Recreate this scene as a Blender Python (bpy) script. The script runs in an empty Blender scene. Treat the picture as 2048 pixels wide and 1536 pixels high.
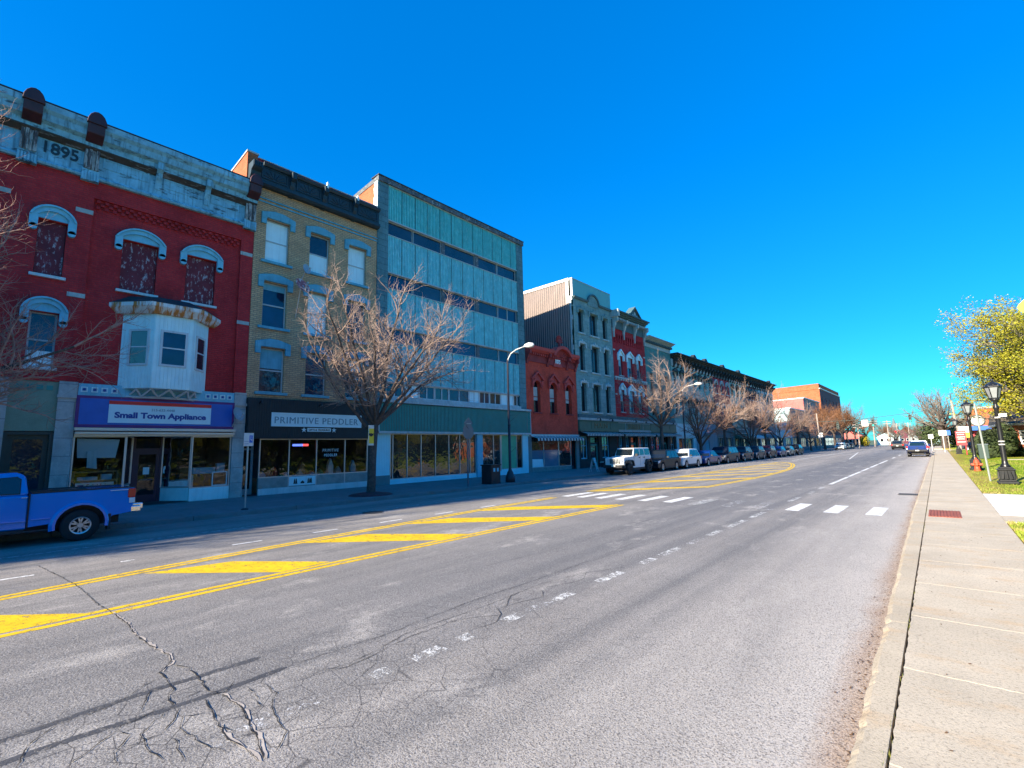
import bpy, math, random
from math import sin, cos, pi, radians, sqrt
from mathutils import Vector, Matrix
SC = bpy.context.scene
COL = SC.collection
rnd = random.Random(7)

# ---------------------------------------------------------------- camera
cd = bpy.data.cameras.new('camera'); cam = bpy.data.objects.new('camera', cd); COL.objects.link(cam)
cd.sensor_width = 36.0; cd.lens = 16.723; cd.clip_start = .05; cd.clip_end = 5000
RR = ((0.74712765, -0.10768701, -0.65589922), (0.66423759, 0.08494256, 0.74267973), (-0.02426321, -0.99054948, 0.1349927))
m = Matrix.Identity(4)
for r in range(3):
    m[r][0] = RR[r][0]; m[r][1] = -RR[r][1]; m[r][2] = -RR[r][2]
m[0][3], m[1][3], m[2][3] = 0, 0, 1.75
cam.matrix_world = m
SC.camera = cam

# ---------------------------------------------------------------- sky, sun, exposure
SUN_TO = Vector((-.19, -1.0, .455)).normalized()
SUN_EL = math.asin(SUN_TO.z); SUN_AZ = math.atan2(SUN_TO.x, SUN_TO.y)
w = bpy.data.worlds.new('World'); SC.world = w; w.use_nodes = True
nt = w.node_tree; nt.nodes.clear()
sky = nt.nodes.new('ShaderNodeTexSky'); sky.sky_type = 'NISHITA'; sky.sun_disc = False
sky.sun_elevation = SUN_EL; sky.sun_rotation = SUN_AZ; sky.air_density = 1.0; sky.dust_density = .35; sky.ozone_density = 2.6
hs = nt.nodes.new('ShaderNodeHueSaturation'); hs.inputs['Saturation'].default_value = 2.1; hs.inputs['Hue'].default_value = .492
hs.inputs['Value'].default_value = 1.0
bg = nt.nodes.new('ShaderNodeBackground'); bg.inputs['Strength'].default_value = .142
wo = nt.nodes.new('ShaderNodeOutputWorld')
tint = nt.nodes.new('ShaderNodeMix'); tint.data_type = 'RGBA'; tint.blend_type = 'MULTIPLY'; tint.inputs[0].default_value = 1.0
tint.inputs[7].default_value = (.115, .78, 1.22, 1)
gm_ = nt.nodes.new('ShaderNodeGamma'); gm_.inputs[1].default_value = .55
nt.links.new(sky.outputs[0], gm_.inputs[0]); nt.links.new(gm_.outputs[0], hs.inputs['Color']); nt.links.new(hs.outputs[0], tint.inputs[6]); nt.links.new(tint.outputs[2], bg.inputs['Color']); nt.links.new(bg.outputs[0], wo.inputs[0])
sd = bpy.data.lights.new('sun', 'SUN'); sd.energy = 4.5; sd.angle = radians(.5); sd.color = (1.0, .87, .68)
sun = bpy.data.objects.new('sun', sd); COL.objects.link(sun)
sun.rotation_euler = SUN_TO.to_track_quat('Z', 'Y').to_euler(); sun.location = (-30, -60, 60)
vs = SC.view_settings; SC.display_settings.display_device = 'sRGB'
vs.view_transform = 'Standard'; vs.look = 'None'; vs.gamma = 1.0; vs.exposure = 1.6
SC.cycles.max_bounces = 6; SC.cycles.diffuse_bounces = 3; SC.cycles.glossy_bounces = 3; SC.cycles.transparent_max_bounces = 12
SC.cycles.use_denoising = True

# ---------------------------------------------------------------- helpers
class MB:
    def __init__(s): s.v = []; s.f = []
    def add(s, vs, fs):
        o = len(s.v); s.v += [tuple(p) for p in vs]; s.f += [tuple(i + o for i in f) for f in fs]; return s
    def quad(s, *p): return s.add(p, [tuple(range(len(p)))])
    def box(s, x0, x1, y0, y1, z0, z1):
        if x0 > x1: x0, x1 = x1, x0
        if y0 > y1: y0, y1 = y1, y0
        if z0 > z1: z0, z1 = z1, z0
        return s.add([(x0,y0,z0),(x1,y0,z0),(x1,y1,z0),(x0,y1,z0),(x0,y0,z1),(x1,y0,z1),(x1,y1,z1),(x0,y1,z1)],
                     [(3,2,1,0),(4,5,6,7),(0,1,5,4),(1,2,6,5),(2,3,7,6),(3,0,4,7)])
    def prism(s, poly, axis, a, b):
        n = len(poly)
        def P(u, v, t):
            return (t, u, v) if axis == 'x' else ((u, t, v) if axis == 'y' else (u, v, t))
        vs = [P(u, v, a) for u, v in poly] + [P(u, v, b) for u, v in poly]
        fs = [tuple(range(n))[::-1], tuple(range(n, 2*n))] + [(i, (i+1) % n, n + (i+1) % n, n + i) for i in range(n)]
        return s.add(vs, fs)
    def tube(s, pts, rads, n=6, cap=True):
        pts = [Vector(p) for p in pts]; m = len(pts)
        if not hasattr(rads, '__len__'): rads = [rads] * m
        o = len(s.v); ref = None
        for i, p in enumerate(pts):
            d = (pts[min(i+1, m-1)] - pts[max(i-1, 0)])
            if d.length < 1e-9: d = Vector((0,0,1))
            d.normalize()
            if ref is None: ref = Vector((1,0,0)) if abs(d.x) < .8 else Vector((0,1,0))
            u = ref - d * ref.dot(d); u.normalize(); ref = u; t = d.cross(u); r = rads[i]
            for k in range(n):
                a = 2*pi*k/n
                s.v.append(tuple(p + u*(r*cos(a)) + t*(r*sin(a))))
        for i in range(m-1):
            for k in range(n):
                a, b = o+i*n+k, o+i*n+(k+1) % n
                s.f.append((a, b, b+n, a+n))
        if cap:
            s.f.append(tuple(o+k for k in range(n))[::-1]); s.f.append(tuple(o+(m-1)*n+k for k in range(n)))
        return s
    def lathe(s, prof, c=(0,0,0), n=16, a0=0.0):
        o = len(s.v); m = len(prof)
        for r, z in prof:
            for k in range(n):
                a = a0 + 2*pi*k/n; s.v.append((c[0]+r*cos(a), c[1]+r*sin(a), c[2]+z))
        for i in range(m-1):
            for k in range(n):
                a, b = o+i*n+k, o+i*n+(k+1) % n
                s.f.append((a, b, b+n, a+n))
        s.f.append(tuple(o+k for k in range(n))[::-1]); s.f.append(tuple(o+(m-1)*n+k for k in range(n)))
        return s
    def disc(s, c, axis, r, t, n=20, a0=0.0):
        poly = [(r*cos(a0+2*pi*k/n), r*sin(a0+2*pi*k/n)) for k in range(n)]
        if axis == 'x': return s.prism([(c[1]+u, c[2]+v) for u, v in poly], 'x', c[0]-t/2, c[0]+t/2)
        if axis == 'y': return s.prism([(c[0]+u, c[2]+v) for u, v in poly], 'y', c[1]-t/2, c[1]+t/2)
        return s.prism([(c[0]+u, c[1]+v) for u, v in poly], 'z', c[2]-t/2, c[2]+t/2)
    def build(s, name, mat, parent=None, smooth=False, bevel=0, label=None, seg=2, xf=None):
        o3 = ORI.get(parent.name, (0,0,0)) if parent else (0,0,0)
        vs = s.v
        if xf: vs = [tuple(xf @ Vector(p)) for p in vs]
        if o3 != (0,0,0): vs = [(a-o3[0], b-o3[1], c-o3[2]) for a, b, c in vs]
        me = bpy.data.meshes.new(name); me.from_pydata(vs, [], s.f); me.update()
        if mat: me.materials.append(mat)
        if smooth: me.polygons.foreach_set('use_smooth', [True]*len(me.polygons))
        o = bpy.data.objects.new(name, me); COL.objects.link(o)
        if parent: o.parent = parent; ORI[o.name] = o3
        if bevel:
            b = o.modifiers.new('bevel', 'BEVEL'); b.width = bevel; b.segments = seg; b.limit_method = 'ANGLE'; b.angle_limit = radians(35)
            if smooth: b.harden_normals = True
        if label: o['label'] = label
        return o
ORI = {}
def tag(o, label=None, cat=None, group=None, kind=None):
    if label: o['label'] = label
    if cat: o['category'] = cat
    if group: o['group'] = group
    if kind: o['kind'] = kind
    return o
def thing(name, label, cat, loc=(0,0,0), rz=0, group=None, local=False, scale=1):
    o = bpy.data.objects.new(name, None); o.empty_display_size = .2; COL.objects.link(o)
    o.location = loc; o.rotation_euler = (0,0,rz); o.scale = (scale,)*3
    ORI[o.name] = (0,0,0) if local else tuple(loc)
    return tag(o, label, cat, group)
def copy_tree(o, parent=None):
    c = o.copy(); COL.objects.link(c)
    if parent: c.parent = parent
    for ch in list(o.children): copy_tree(ch, c)
    return c
def text_geo(body, bold=0.0, spacing=1.0, depth=.01, res=3):
    cu = bpy.data.curves.new('t', 'FONT'); cu.body = body; cu.size = 1; cu.extrude = depth; cu.offset = bold; cu.space_character = spacing
    cu.resolution_u = res; cu.align_x = 'CENTER'; cu.align_y = 'CENTER'
    ob = bpy.data.objects.new('t', cu); COL.objects.link(ob)
    dg = bpy.context.evaluated_depsgraph_get(); dg.update(); me = bpy.data.meshes.new_from_object(ob.evaluated_get(dg))
    vs = [tuple(v.co) for v in me.vertices]; fs = [tuple(p.vertices) for p in me.polygons]
    bpy.data.objects.remove(ob); bpy.data.curves.remove(cu); bpy.data.meshes.remove(me)
    return vs, fs
def lettering(body, y0, y1, z0, z1, x, mat, parent, bold=0.0, spacing=1.0, name='lettering', face='+x', thick=.012):
    vs, fs = text_geo(body, bold, spacing)
    xs = [v[0] for v in vs]; zs = [v[1] for v in vs]
    a, b, c, d = min(xs), max(xs), min(zs), max(zs)
    mb = MB(); out = []
    for vx, vy, vz in vs:
        u = y0 + (vx-a)/(b-a)*(y1-y0); z = z0 + (vy-c)/(d-c)*(z1-z0); t = (vz+.01)/.02*thick
        out.append((x+t, u, z) if face == '+x' else (u, x-t, z))
    mb.add(out, fs)
    return mb.build(name, mat, parent)

# ---------------------------------------------------------------- materials
def N(t, typ, **kw):
    n = t.nodes.new(typ)
    for k, v in kw.items():
        if k in n.inputs: n.inputs[k].default_value = v
        else: setattr(n, k, v)
    return n
def new_mat(name):
    mt = bpy.data.materials.new(name); mt.use_nodes = True; t = mt.node_tree; t.nodes.clear()
    o = t.nodes.new('ShaderNodeOutputMaterial'); b = t.nodes.new('ShaderNodeBsdfPrincipled'); t.links.new(b.outputs[0], o.inputs[0])
    return mt, t, b
def c4(c): return (c[0], c[1], c[2], 1)
def mixc(t, fac, a, b, typ='MIX'):
    n = t.nodes.new('ShaderNodeMix'); n.data_type = 'RGBA'; n.blend_type = typ
    for sock, v in ((n.inputs[0], fac), (n.inputs[6], a), (n.inputs[7], b)):
        if hasattr(v, 'is_linked'): t.links.new(v, sock)
        elif isinstance(v, (int, float)): sock.default_value = v
        else: sock.default_value = c4(v)
    return n.outputs[2]
def coords(t, co='O', scale=(1,1,1)):
    if co == 'P': src = t.nodes.new('ShaderNodeNewGeometry').outputs['Position']
    else: src = t.nodes.new('ShaderNodeTexCoord').outputs['Object']
    mp = t.nodes.new('ShaderNodeMapping'); mp.inputs['Scale'].default_value = scale; t.links.new(src, mp.inputs[0])
    return mp.outputs[0]
def noise(t, vec, scale, detail=4, rough=.6):
    n = N(t, 'ShaderNodeTexNoise', Scale=scale, Detail=detail, Roughness=rough); t.links.new(vec, n.inputs['Vector']); return n.outputs[0]
def ramp(t, val, lo, hi):
    n = t.nodes.new('ShaderNodeMapRange'); n.clamp = True
    n.inputs[1].default_value = lo; n.inputs[2].default_value = hi; t.links.new(val, n.inputs[0]); return n.outputs[0]
def mth(t, op, a, b=0.0):
    n = t.nodes.new('ShaderNodeMath'); n.operation = op
    for i, v in enumerate((a, b)):
        if hasattr(v, 'is_linked'): t.links.new(v, n.inputs[i])
        else: n.inputs[i].default_value = v
    return n.outputs[0]
def bump(t, b, h, dist=.01, strength=.6):
    n = N(t, 'ShaderNodeBump', Strength=strength, Distance=dist); t.links.new(h, n.inputs['Height']); t.links.new(n.outputs[0], b.inputs['Normal'])
def pmat(name, col, rough=.75, var=.22, sc=2.5, streak=0, fine=0, fsc=60, bmp=0, bsc=40, metal=0, spec=.5, co='P', second=None, amt=.6, ssc=2.0, thr=.52, sstretch=(1,1,1), coat=0):
    mt, t, b = new_mat(name)
    v = coords(t, co)
    n1 = noise(t, v, sc, 5)
    c = mixc(t, ramp(t, n1, .25, .75), [x*(1-var) for x in col], [min(1, x*(1+var)) for x in col])
    if streak:
        n2 = noise(t, coords(t, co, (7, 7, .45)), 1.4, 4)
        c = mixc(t, mth(t, 'MULTIPLY', ramp(t, n2, .5, .75), streak), c, [x*.35 for x in col])
    if second:
        n3 = noise(t, coords(t, co, sstretch), ssc, 6, .7)
        c = mixc(t, mth(t, 'MULTIPLY', ramp(t, n3, thr, thr+.08), amt), c, second)
    if fine:
        n4 = noise(t, v, fsc, 2)
        c = mixc(t, fine, c, mixc(t, ramp(t, n4, .35, .65), [x*.4 for x in col], [min(1, x*1.7) for x in col]))
    t.links.new(c, b.inputs['Base Color'])
    b.inputs['Roughness'].default_value = rough; b.inputs['Metallic'].default_value = metal
    b.inputs['Specular IOR Level'].default_value = spec; b.inputs['Coat Weight'].default_value = coat
    if bmp: bump(t, b, noise(t, v, bsc, 3), bmp)
    return mt
def brick(name, col, col2, mortar, bw=.24, bh=.08, ms=.012, stain=None, amt=.5, paint=False, thr=.55):
    mt, t, b = new_mat(name)
    p = t.nodes.new('ShaderNodeNewGeometry').outputs['Position']
    sp = t.nodes.new('ShaderNodeSeparateXYZ'); t.links.new(p, sp.inputs[0])
    cb = t.nodes.new('ShaderNodeCombineXYZ'); t.links.new(mth(t, 'ADD', sp.outputs[0], sp.outputs[1]), cb.inputs[0]); t.links.new(sp.outputs[2], cb.inputs[1])
    br = N(t, 'ShaderNodeTexBrick', Color1=c4(col), Color2=c4(col2), Mortar=c4(mortar), Scale=1.0)
    br.inputs['Mortar Size'].default_value = ms; br.inputs['Brick Width'].default_value = bw; br.inputs['Row Height'].default_value = bh
    br.inputs['Bias'].default_value = -.1; br.inputs['Mortar Smooth'].default_value = .2
    t.links.new(cb.outputs[0], br.inputs['Vector'])
    v = coords(t, 'P')
    c = mixc(t, mth(t, 'MULTIPLY', ramp(t, noise(t, v, 1.1, 6, .7), .42, .66), .55), br.outputs[0], [x*.45 for x in col])
    c = mixc(t, mth(t, 'MULTIPLY', ramp(t, noise(t, v, 9, 4, .8), .52, .72), .45), c, [min(1, x*1.5) for x in col2])
    if stain: c = mixc(t, mth(t, 'MULTIPLY', ramp(t, noise(t, coords(t, 'P', (1, 1, .55)), .9, 6, .75), thr, thr+.15), amt), c, stain)
    t.links.new(c, b.inputs['Base Color']); b.inputs['Roughness'].default_value = .85; b.inputs['Specular IOR Level'].default_value = .25
    bump(t, b, br.outputs['Fac'], -.012, .8)
    return mt
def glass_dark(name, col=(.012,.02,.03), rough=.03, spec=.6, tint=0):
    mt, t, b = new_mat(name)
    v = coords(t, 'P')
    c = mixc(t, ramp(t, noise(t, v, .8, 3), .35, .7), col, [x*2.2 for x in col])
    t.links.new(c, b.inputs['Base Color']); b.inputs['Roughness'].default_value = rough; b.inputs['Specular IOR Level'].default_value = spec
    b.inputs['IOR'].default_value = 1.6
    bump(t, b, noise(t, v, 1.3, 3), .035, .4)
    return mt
def glass_clear(name):
    mt, t, b = new_mat(name)
    out = [n for n in t.nodes if n.type == 'OUTPUT_MATERIAL'][0]; t.nodes.remove(b)
    tr = N(t, 'ShaderNodeBsdfTransparent'); tr.inputs[0].default_value = (.78, .84, .86, 1)
    gl = N(t, 'ShaderNodeBsdfGlossy', Roughness=.02); gl.inputs[0].default_value = (1,1,1,1)
    bp = N(t, 'ShaderNodeBump', Strength=.4, Distance=.03); t.links.new(noise(t, coords(t, 'P'), 1.5, 2), bp.inputs['Height']); t.links.new(bp.outputs[0], gl.inputs['Normal'])
    fr = N(t, 'ShaderNodeFresnel', IOR=1.5); mx = N(t, 'ShaderNodeMixShader')
    t.links.new(fr.outputs[0], mx.inputs[0]); t.links.new(tr.outputs[0], mx.inputs[1]); t.links.new(gl.outputs[0], mx.inputs[2]); t.links.new(mx.outputs[0], out.inputs[0])
    return mt

M = {}
M['brick1'] = brick('dark_red_brick', (.52,.028,.034), (.60,.04,.04), (.38,.04,.045), stain=(.32,.02,.026), amt=.5)
M['brick2'] = brick('buff_brick', (.70,.44,.24), (.54,.33,.18), (.32,.22,.15), bw=.26, bh=.09, ms=.016, stain=(.26,.17,.11), amt=.6)
M['orange_brick'] = brick('orange_brick', (.48,.13,.05), (.42,.10,.04), (.42,.18,.1), stain=(.34,.09,.04), amt=.4)
M['brick4'] = brick('painted_red_brick', (.64,.075,.045), (.70,.09,.055), (.58,.07,.04), ms=.006, stain=(.48,.06,.05), amt=.6)
M['brick6'] = brick('crimson_brick', (.48,.022,.035), (.56,.03,.04), (.36,.04,.04), stain=(.46,.12,.12), amt=.25)
M['stone5'] = brick('painted_green_stone', (.19,.33,.33), (.25,.39,.39), (.13,.24,.24), bw=.7, bh=.33, ms=.014, stain=(.26,.42,.38), amt=.5)
M['stone7'] = brick('grey_green_block', (.08,.25,.24), (.10,.28,.26), (.07,.22,.21), bw=.4, bh=.2, ms=.008, stain=(.1,.15,.15), amt=.5)
M['pier_stone'] = brick('pale_pier_stone', (.48,.50,.47), (.42,.44,.42), (.3,.3,.3), bw=1.0, bh=.62, ms=.014, stain=(.22,.24,.25), amt=.6, thr=.5)
M['pier_blue'] = brick('blue_grey_stone', (.10,.22,.25), (.13,.26,.28), (.06,.13,.15), bw=.9, bh=.36, ms=.014, stain=(.09,.12,.15), amt=.6)
M['cornice1'] = pmat('weathered_cornice_paint', (.20,.46,.58), var=.3, streak=1.0, second=(.04,.06,.07), amt=.9, ssc=2.4, sstretch=(1,.6,2.2), thr=.56, bmp=.01)
M['rust_dark'] = pmat('dark_red_metal', (.06,.014,.014), rough=.5, var=.4, streak=.5)
M['rust_col'] = pmat('stained_column_paint', (.36,.36,.34), var=.3, streak=1.0, second=(.05,.03,.03), amt=.9, ssc=3, sstretch=(3,3,.5), thr=.46)
M['hood1'] = pmat('blue_grey_hood_paint', (.20,.52,.64), var=.15, streak=.3)
M['hood2'] = pmat('slate_blue_stone', (.12,.38,.48), var=.2, streak=.35)
M['board_red'] = pmat('peeling_red_board', (.17,.018,.028), var=.3, second=(.50,.48,.50), amt=.8, ssc=3.2, sstretch=(3.2,3.2,1.3), thr=.55)
M['board_white'] = pmat('white_window_board', (.66,.86,.88), var=.06, streak=.25)
M['white_wood'] = pmat('white_painted_wood', (.68,.90,.88), var=.08, streak=.2)
M['white_trim'] = pmat('white_trim_paint', (.62,.65,.64), var=.12, streak=.25)
M['rusty_eave'] = pmat('rust_stained_eave', (.72,.72,.68), var=.1, second=(.55,.20,.04), amt=1.0, ssc=1.6, sstretch=(1,2.6,.2), thr=.47)
M['roof_dark'] = pmat('dark_roofing', (.035,.035,.04), var=.3)
M['roof_far'] = pmat('grey_roofing', (.12,.12,.12), var=.3)
M['frame_pale'] = pmat('pale_frame_paint', (.40,.46,.47), var=.12)
M['frame_dark'] = pmat('dark_frame_paint', (.03,.035,.04), var=.2)
M['frame_alu'] = pmat('aluminium_frame', (.55,.56,.55), rough=.35, metal=.6, var=.08)
M['pane'] = glass_dark('window_glass')
M['pane_blue'] = glass_dark('blue_window_glass', (.006,.024,.055), spec=.45)
M['pane_black'] = glass_dark('black_window_glass', (.006,.008,.012), spec=.35)
M['shop_glass'] = glass_clear('shop_glass')
M['pane_shop'] = glass_dark('dark_shop_glass', (.012,.016,.016), spec=.9)
M['frosted'] = pmat('papered_glass', (.10,.19,.26), rough=.12, var=.12, sc=1.0)
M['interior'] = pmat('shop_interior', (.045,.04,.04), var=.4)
M['sign_blue'] = pmat('blue_sign_board', (.02,.12,.48), rough=.45, var=.1)
M['purple'] = pmat('purple_trim', (.12,.02,.16), rough=.5, var=.15)
M['banner'] = pmat('white_vinyl_banner', (.62,.84,.88), rough=.4, var=.04)
M['red_sign'] = pmat('red_banner_stripe', (.85,.025,.015), rough=.4, var=.05)
M['ink_blue'] = pmat('blue_lettering', (.02,.06,.30), rough=.4, var=.05)
M['ink'] = pmat('black_lettering', (.015,.015,.018), rough=.5, var=.1)
M['ink_grey'] = pmat('carved_grey_lettering', (.17,.33,.40), rough=.6, var=.1)
M['gold'] = pmat('gilt_lettering', (.13,.11,.045), rough=.4, var=.2)
M['chrome'] = pmat('chrome', (.75,.76,.78), rough=.12, metal=1, var=.03)
M['green_panel'] = pmat('sage_green_panel', (.21,.29,.21), var=.15, fine=.2)
M['door_green'] = pmat('dark_green_door', (.018,.045,.045), rough=.4, var=.2)
M['door_purple'] = pmat('dark_purple_door', (.035,.012,.04), rough=.4, var=.2)
M['awning_black'] = pmat('dark_green_sign_band', (.008,.022,.028), rough=.6, var=.25)
M['corn2'] = pmat('dark_cornice_paint', (.014,.035,.05), rough=.6, var=.35, streak=.3)
M['teal'] = pmat('weathered_teal_panel', (.17,.57,.60), rough=.55, var=.2, streak=.55, second=(.62,.86,.86), amt=.65, ssc=3, sstretch=(8,8,1.1), thr=.55, fine=.08, fsc=30)
M['teal_top'] = pmat('green_teal_panel', (.10,.52,.50), rough=.55, var=.2, streak=.55, second=(.45,.76,.70), amt=.55, ssc=3, sstretch=(8,8,1.1), thr=.55, fine=.08, fsc=30)
M['teal_dark'] = pmat('teal_sign_band', (.035,.25,.22), rough=.55, var=.12)
M['teal_roofedge'] = pmat('worn_roof_edge', (.10,.11,.12), var=.4, second=(.5,.52,.5), amt=.7, ssc=2.5, sstretch=(1,2.5,3), thr=.56)
M['green_paint'] = pmat('green_board', (.12,.42,.22), rough=.6, var=.12)
M['white_wall'] = pmat('white_wall_panel', (.42,.82,.88), rough=.6, var=.06)
M['grey_base'] = pmat('grey_base_panel', (.17,.22,.22), var=.15)
M['marble'] = pmat('grey_green_marble', (.22,.28,.27), rough=.3, var=.3, sc=3)
M['metal_clad'] = pmat('beige_metal_cladding', (.34,.27,.245), rough=.6, var=.06)
M['metal_white'] = pmat('white_metal_trim', (.8,.78,.74), rough=.5, var=.04)
M['clad_teal'] = pmat('pale_teal_cladding', (.15,.44,.43), rough=.55, var=.05)
M['orn'] = pmat('pale_ornament', (.42,.50,.50), var=.25, streak=.4)
M['corn6'] = pmat('pale_cornice_paint', (.36,.44,.44), var=.2, streak=.35)
M['corn6d'] = pmat('grey_green_cornice_paint', (.07,.13,.14), var=.25)
M['corn4'] = pmat('maroon_cornice_paint', (.28,.03,.03), var=.25, streak=.3)
M['corn4l'] = pmat('red_trim_paint', (.50,.06,.05), var=.2, streak=.3)
M['corn8'] = pmat('charcoal_cornice', (.022,.03,.032), var=.4)
M['sign_green'] = pmat('green_shop_sign', (.05,.14,.105), rough=.5, var=.15)
M['stripe_w'] = pmat('pale_awning_cloth', (.6,.62,.6), var=.1)
M['stripe_d'] = pmat('dark_awning_cloth', (.03,.05,.06), var=.1)
for k, c in dict(cream=(.22,.40,.37), wine=(.42,.02,.035), mint=(.36,.44,.36), plum=(.10,.02,.035), ash=(.20,.24,.24), offwhite=(.46,.66,.70), slate=(.10,.16,.18), salmon=(.56,.13,.11), bluegrey=(.22,.30,.36)).items():
    M[k] = pmat(k + '_wall_paint', c, var=.15, streak=.25)
M['soffit'] = pmat('dirty_shaded_soffit_boards', (.05,.04,.032), var=.6, second=(.22,.24,.24), amt=.7, ssc=4, sstretch=(1,.5,3), thr=.55)  # dirty brown boards, coloured dark to give the shade under the crown too
# ---------------------------------------------------------------- the ground, road and pavements
RZ = -.14
def asphalt():
    mt, t, b = new_mat('worn_asphalt')
    p = coords(t, 'P'); sp = t.nodes.new('ShaderNodeSeparateXYZ'); t.links.new(p, sp.inputs[0]); X, Y = sp.outputs[0], sp.outputs[1]
    c = mixc(t, ramp(t, noise(t, p, .5, 5), .3, .7), (.250,.232,.214), (.355,.330,.305))
    st = noise(t, coords(t, 'P', (1.6,.035,1)), 1.0, 4)
    c = mixc(t, mth(t, 'MULTIPLY', ramp(t, st, .42, .66), .8), c, (.15,.148,.148))
    # the two worn wheel lanes left of the dashed line are darker with tyre rubber and oil
    lane = mth(t, 'MULTIPLY', ramp(t, X, -8.0, -6.6), ramp(t, X, -3.5, -4.4))
    c = mixc(t, mth(t, 'MULTIPLY', lane, mth(t, 'ADD', mth(t, 'MULTIPLY', ramp(t, Y, 2, 30), .45), .22)), c, (.098,.108,.125))
    # pale dust along the near kerb
    d = mth(t, 'MULTIPLY', ramp(t, mth(t, 'ADD', X, mth(t, 'MULTIPLY', noise(t, coords(t, 'P', (1,.35,1)), 1.3, 5), 1.6)), -2.1, .15), .92)
    c = mixc(t, d, c, (.58,.53,.47))
    g = mth(t, 'MULTIPLY', ramp(t, mth(t, 'ADD', X, mth(t, 'MULTIPLY', noise(t, coords(t, 'P', (2,.8,1)), 1.6, 5), .35)), -.70, -.50), .7)
    c = mixc(t, g, c, (.40,.27,.18))
    pale = ramp(t, noise(t, coords(t, 'P', (.9,.5,1)), 1.1, 6, .75), .555, .68)
    c = mixc(t, mth(t, 'MULTIPLY', pale, .6), c, (.56,.52,.47))
    f1 = noise(t, p, 70, 3, .85); f2 = noise(t, p, 26, 4, .8)
    c = mixc(t, mth(t, 'MULTIPLY', ramp(t, f1, .52, .60), .75), c, (.05,.045,.045))
    c = mixc(t, mth(t, 'MULTIPLY', ramp(t, f1, .45, .37), .6), c, (.50,.49,.48))
    c = mixc(t, mth(t, 'MULTIPLY', ramp(t, f2, .54, .66), .4), c, (.08,.08,.085))
    # alligator cracking near the camera
    wv = mixc(t, .10, p, N(t, 'ShaderNodeTexNoise', Scale=3.0, Detail=4).outputs['Color'], 'ADD')
    vo = N(t, 'ShaderNodeTexVoronoi', feature='DISTANCE_TO_EDGE', Scale=3.4); t.links.new(wv, vo.inputs['Vector'])
    msk = mth(t, 'MULTIPLY', mth(t, 'MULTIPLY', ramp(t, X, -5.8, -4.6), ramp(t, X, -2.4, -3.3)), ramp(t, Y, 9.0, 1.0))
    ck = mth(t, 'MULTIPLY', ramp(t, vo.outputs['Distance'], .017, .005), mth(t, 'MULTIPLY', msk, ramp(t, noise(t, p, 1.7, 2), .32, .48)))
    c = mixc(t, mth(t, 'MULTIPLY', ck, .8), c, (.035,.035,.04))
    t.links.new(c, b.inputs['Base Color']); b.inputs['Roughness'].default_value = .82; b.inputs['Specular IOR Level'].default_value = .35
    bump(t, b, mth(t, 'ADD', f1, f2), .012, .7)
    return mt
M['asphalt'] = asphalt()
def concrete(name, col, joint=1.45, off=.1, dark=.5):
    mt, t, b = new_mat(name)
    p = coords(t, 'P'); sp = t.nodes.new('ShaderNodeSeparateXYZ'); t.links.new(p, sp.inputs[0]); X, Y = sp.outputs[0], sp.outputs[1]
    c = mixc(t, ramp(t, noise(t, p, .9, 6, .7), .3, .72), [x*.80 for x in col], [x*1.12 for x in col])
    c = mixc(t, mth(t, 'MULTIPLY', ramp(t, noise(t, coords(t, 'P', (.7,1.3,1)), 1.8, 6, .75), .52, .70), .6), c, (col[0]*.95, col[1]*.72, col[2]*.48))
    c = mixc(t, mth(t, 'MULTIPLY', ramp(t, noise(t, p, 45, 4, .85), .52, .60), .75), c, [x*.45 for x in col])
    c = mixc(t, mth(t, 'MULTIPLY', ramp(t, noise(t, p, 17, 4, .8), .63, .70), .75), c, (.13,.09,.06))
    wob = mth(t, 'MULTIPLY', noise(t, coords(t, 'P', (6,1,1)), 2, 3), .05)
    fr = mth(t, 'FRACT', mth(t, 'DIVIDE', mth(t, 'ADD', mth(t, 'ADD', Y, wob), 40+off), joint))
    j = mth(t, 'MULTIPLY', ramp(t, fr, .014, .004), ramp(t, noise(t, p, 3.5, 3), .30, .42))
    slab = N(t, 'ShaderNodeTexWhiteNoise', noise_dimensions='1D'); t.links.new(mth(t, 'FLOOR', mth(t, 'DIVIDE', mth(t, 'ADD', Y, 40+off), joint)), slab.inputs['W'])
    c = mixc(t, mth(t, 'MULTIPLY', slab.outputs['Value'], .22), c, [x*.68 for x in col])
    c = mixc(t, mth(t, 'MULTIPLY', j, .32), c, (col[0]*1.35, col[1]*1.32, col[2]*1.2) if dark < .4 else [x*.42 for x in col])
    t.links.new(c, b.inputs['Base Color']); b.inputs['Roughness'].default_value = .9; b.inputs['Specular IOR Level'].default_value = .2
    bump(t, b, mth(t, 'SUBTRACT', noise(t, p, 70, 4, .7), mth(t, 'MULTIPLY', j, 1.5)), .008, .6)
    return mt
M['walk'] = concrete('pale_concrete', (.575,.50,.385), 1.47, .62, .3)
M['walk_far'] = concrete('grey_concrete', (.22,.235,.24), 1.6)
M['kerb'] = concrete('kerb_concrete', (.55,.475,.36), 3.1, .4)
M['pad'] = concrete('bright_new_concrete', (.86,.84,.80), 30, 3)
M['soil'] = pmat('dark_soil_in_joint', (.04,.03,.02), var=.5, sc=8)
M['soilred'] = pmat('reddish_mulch', (.12,.03,.035), var=.5, sc=9)
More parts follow.
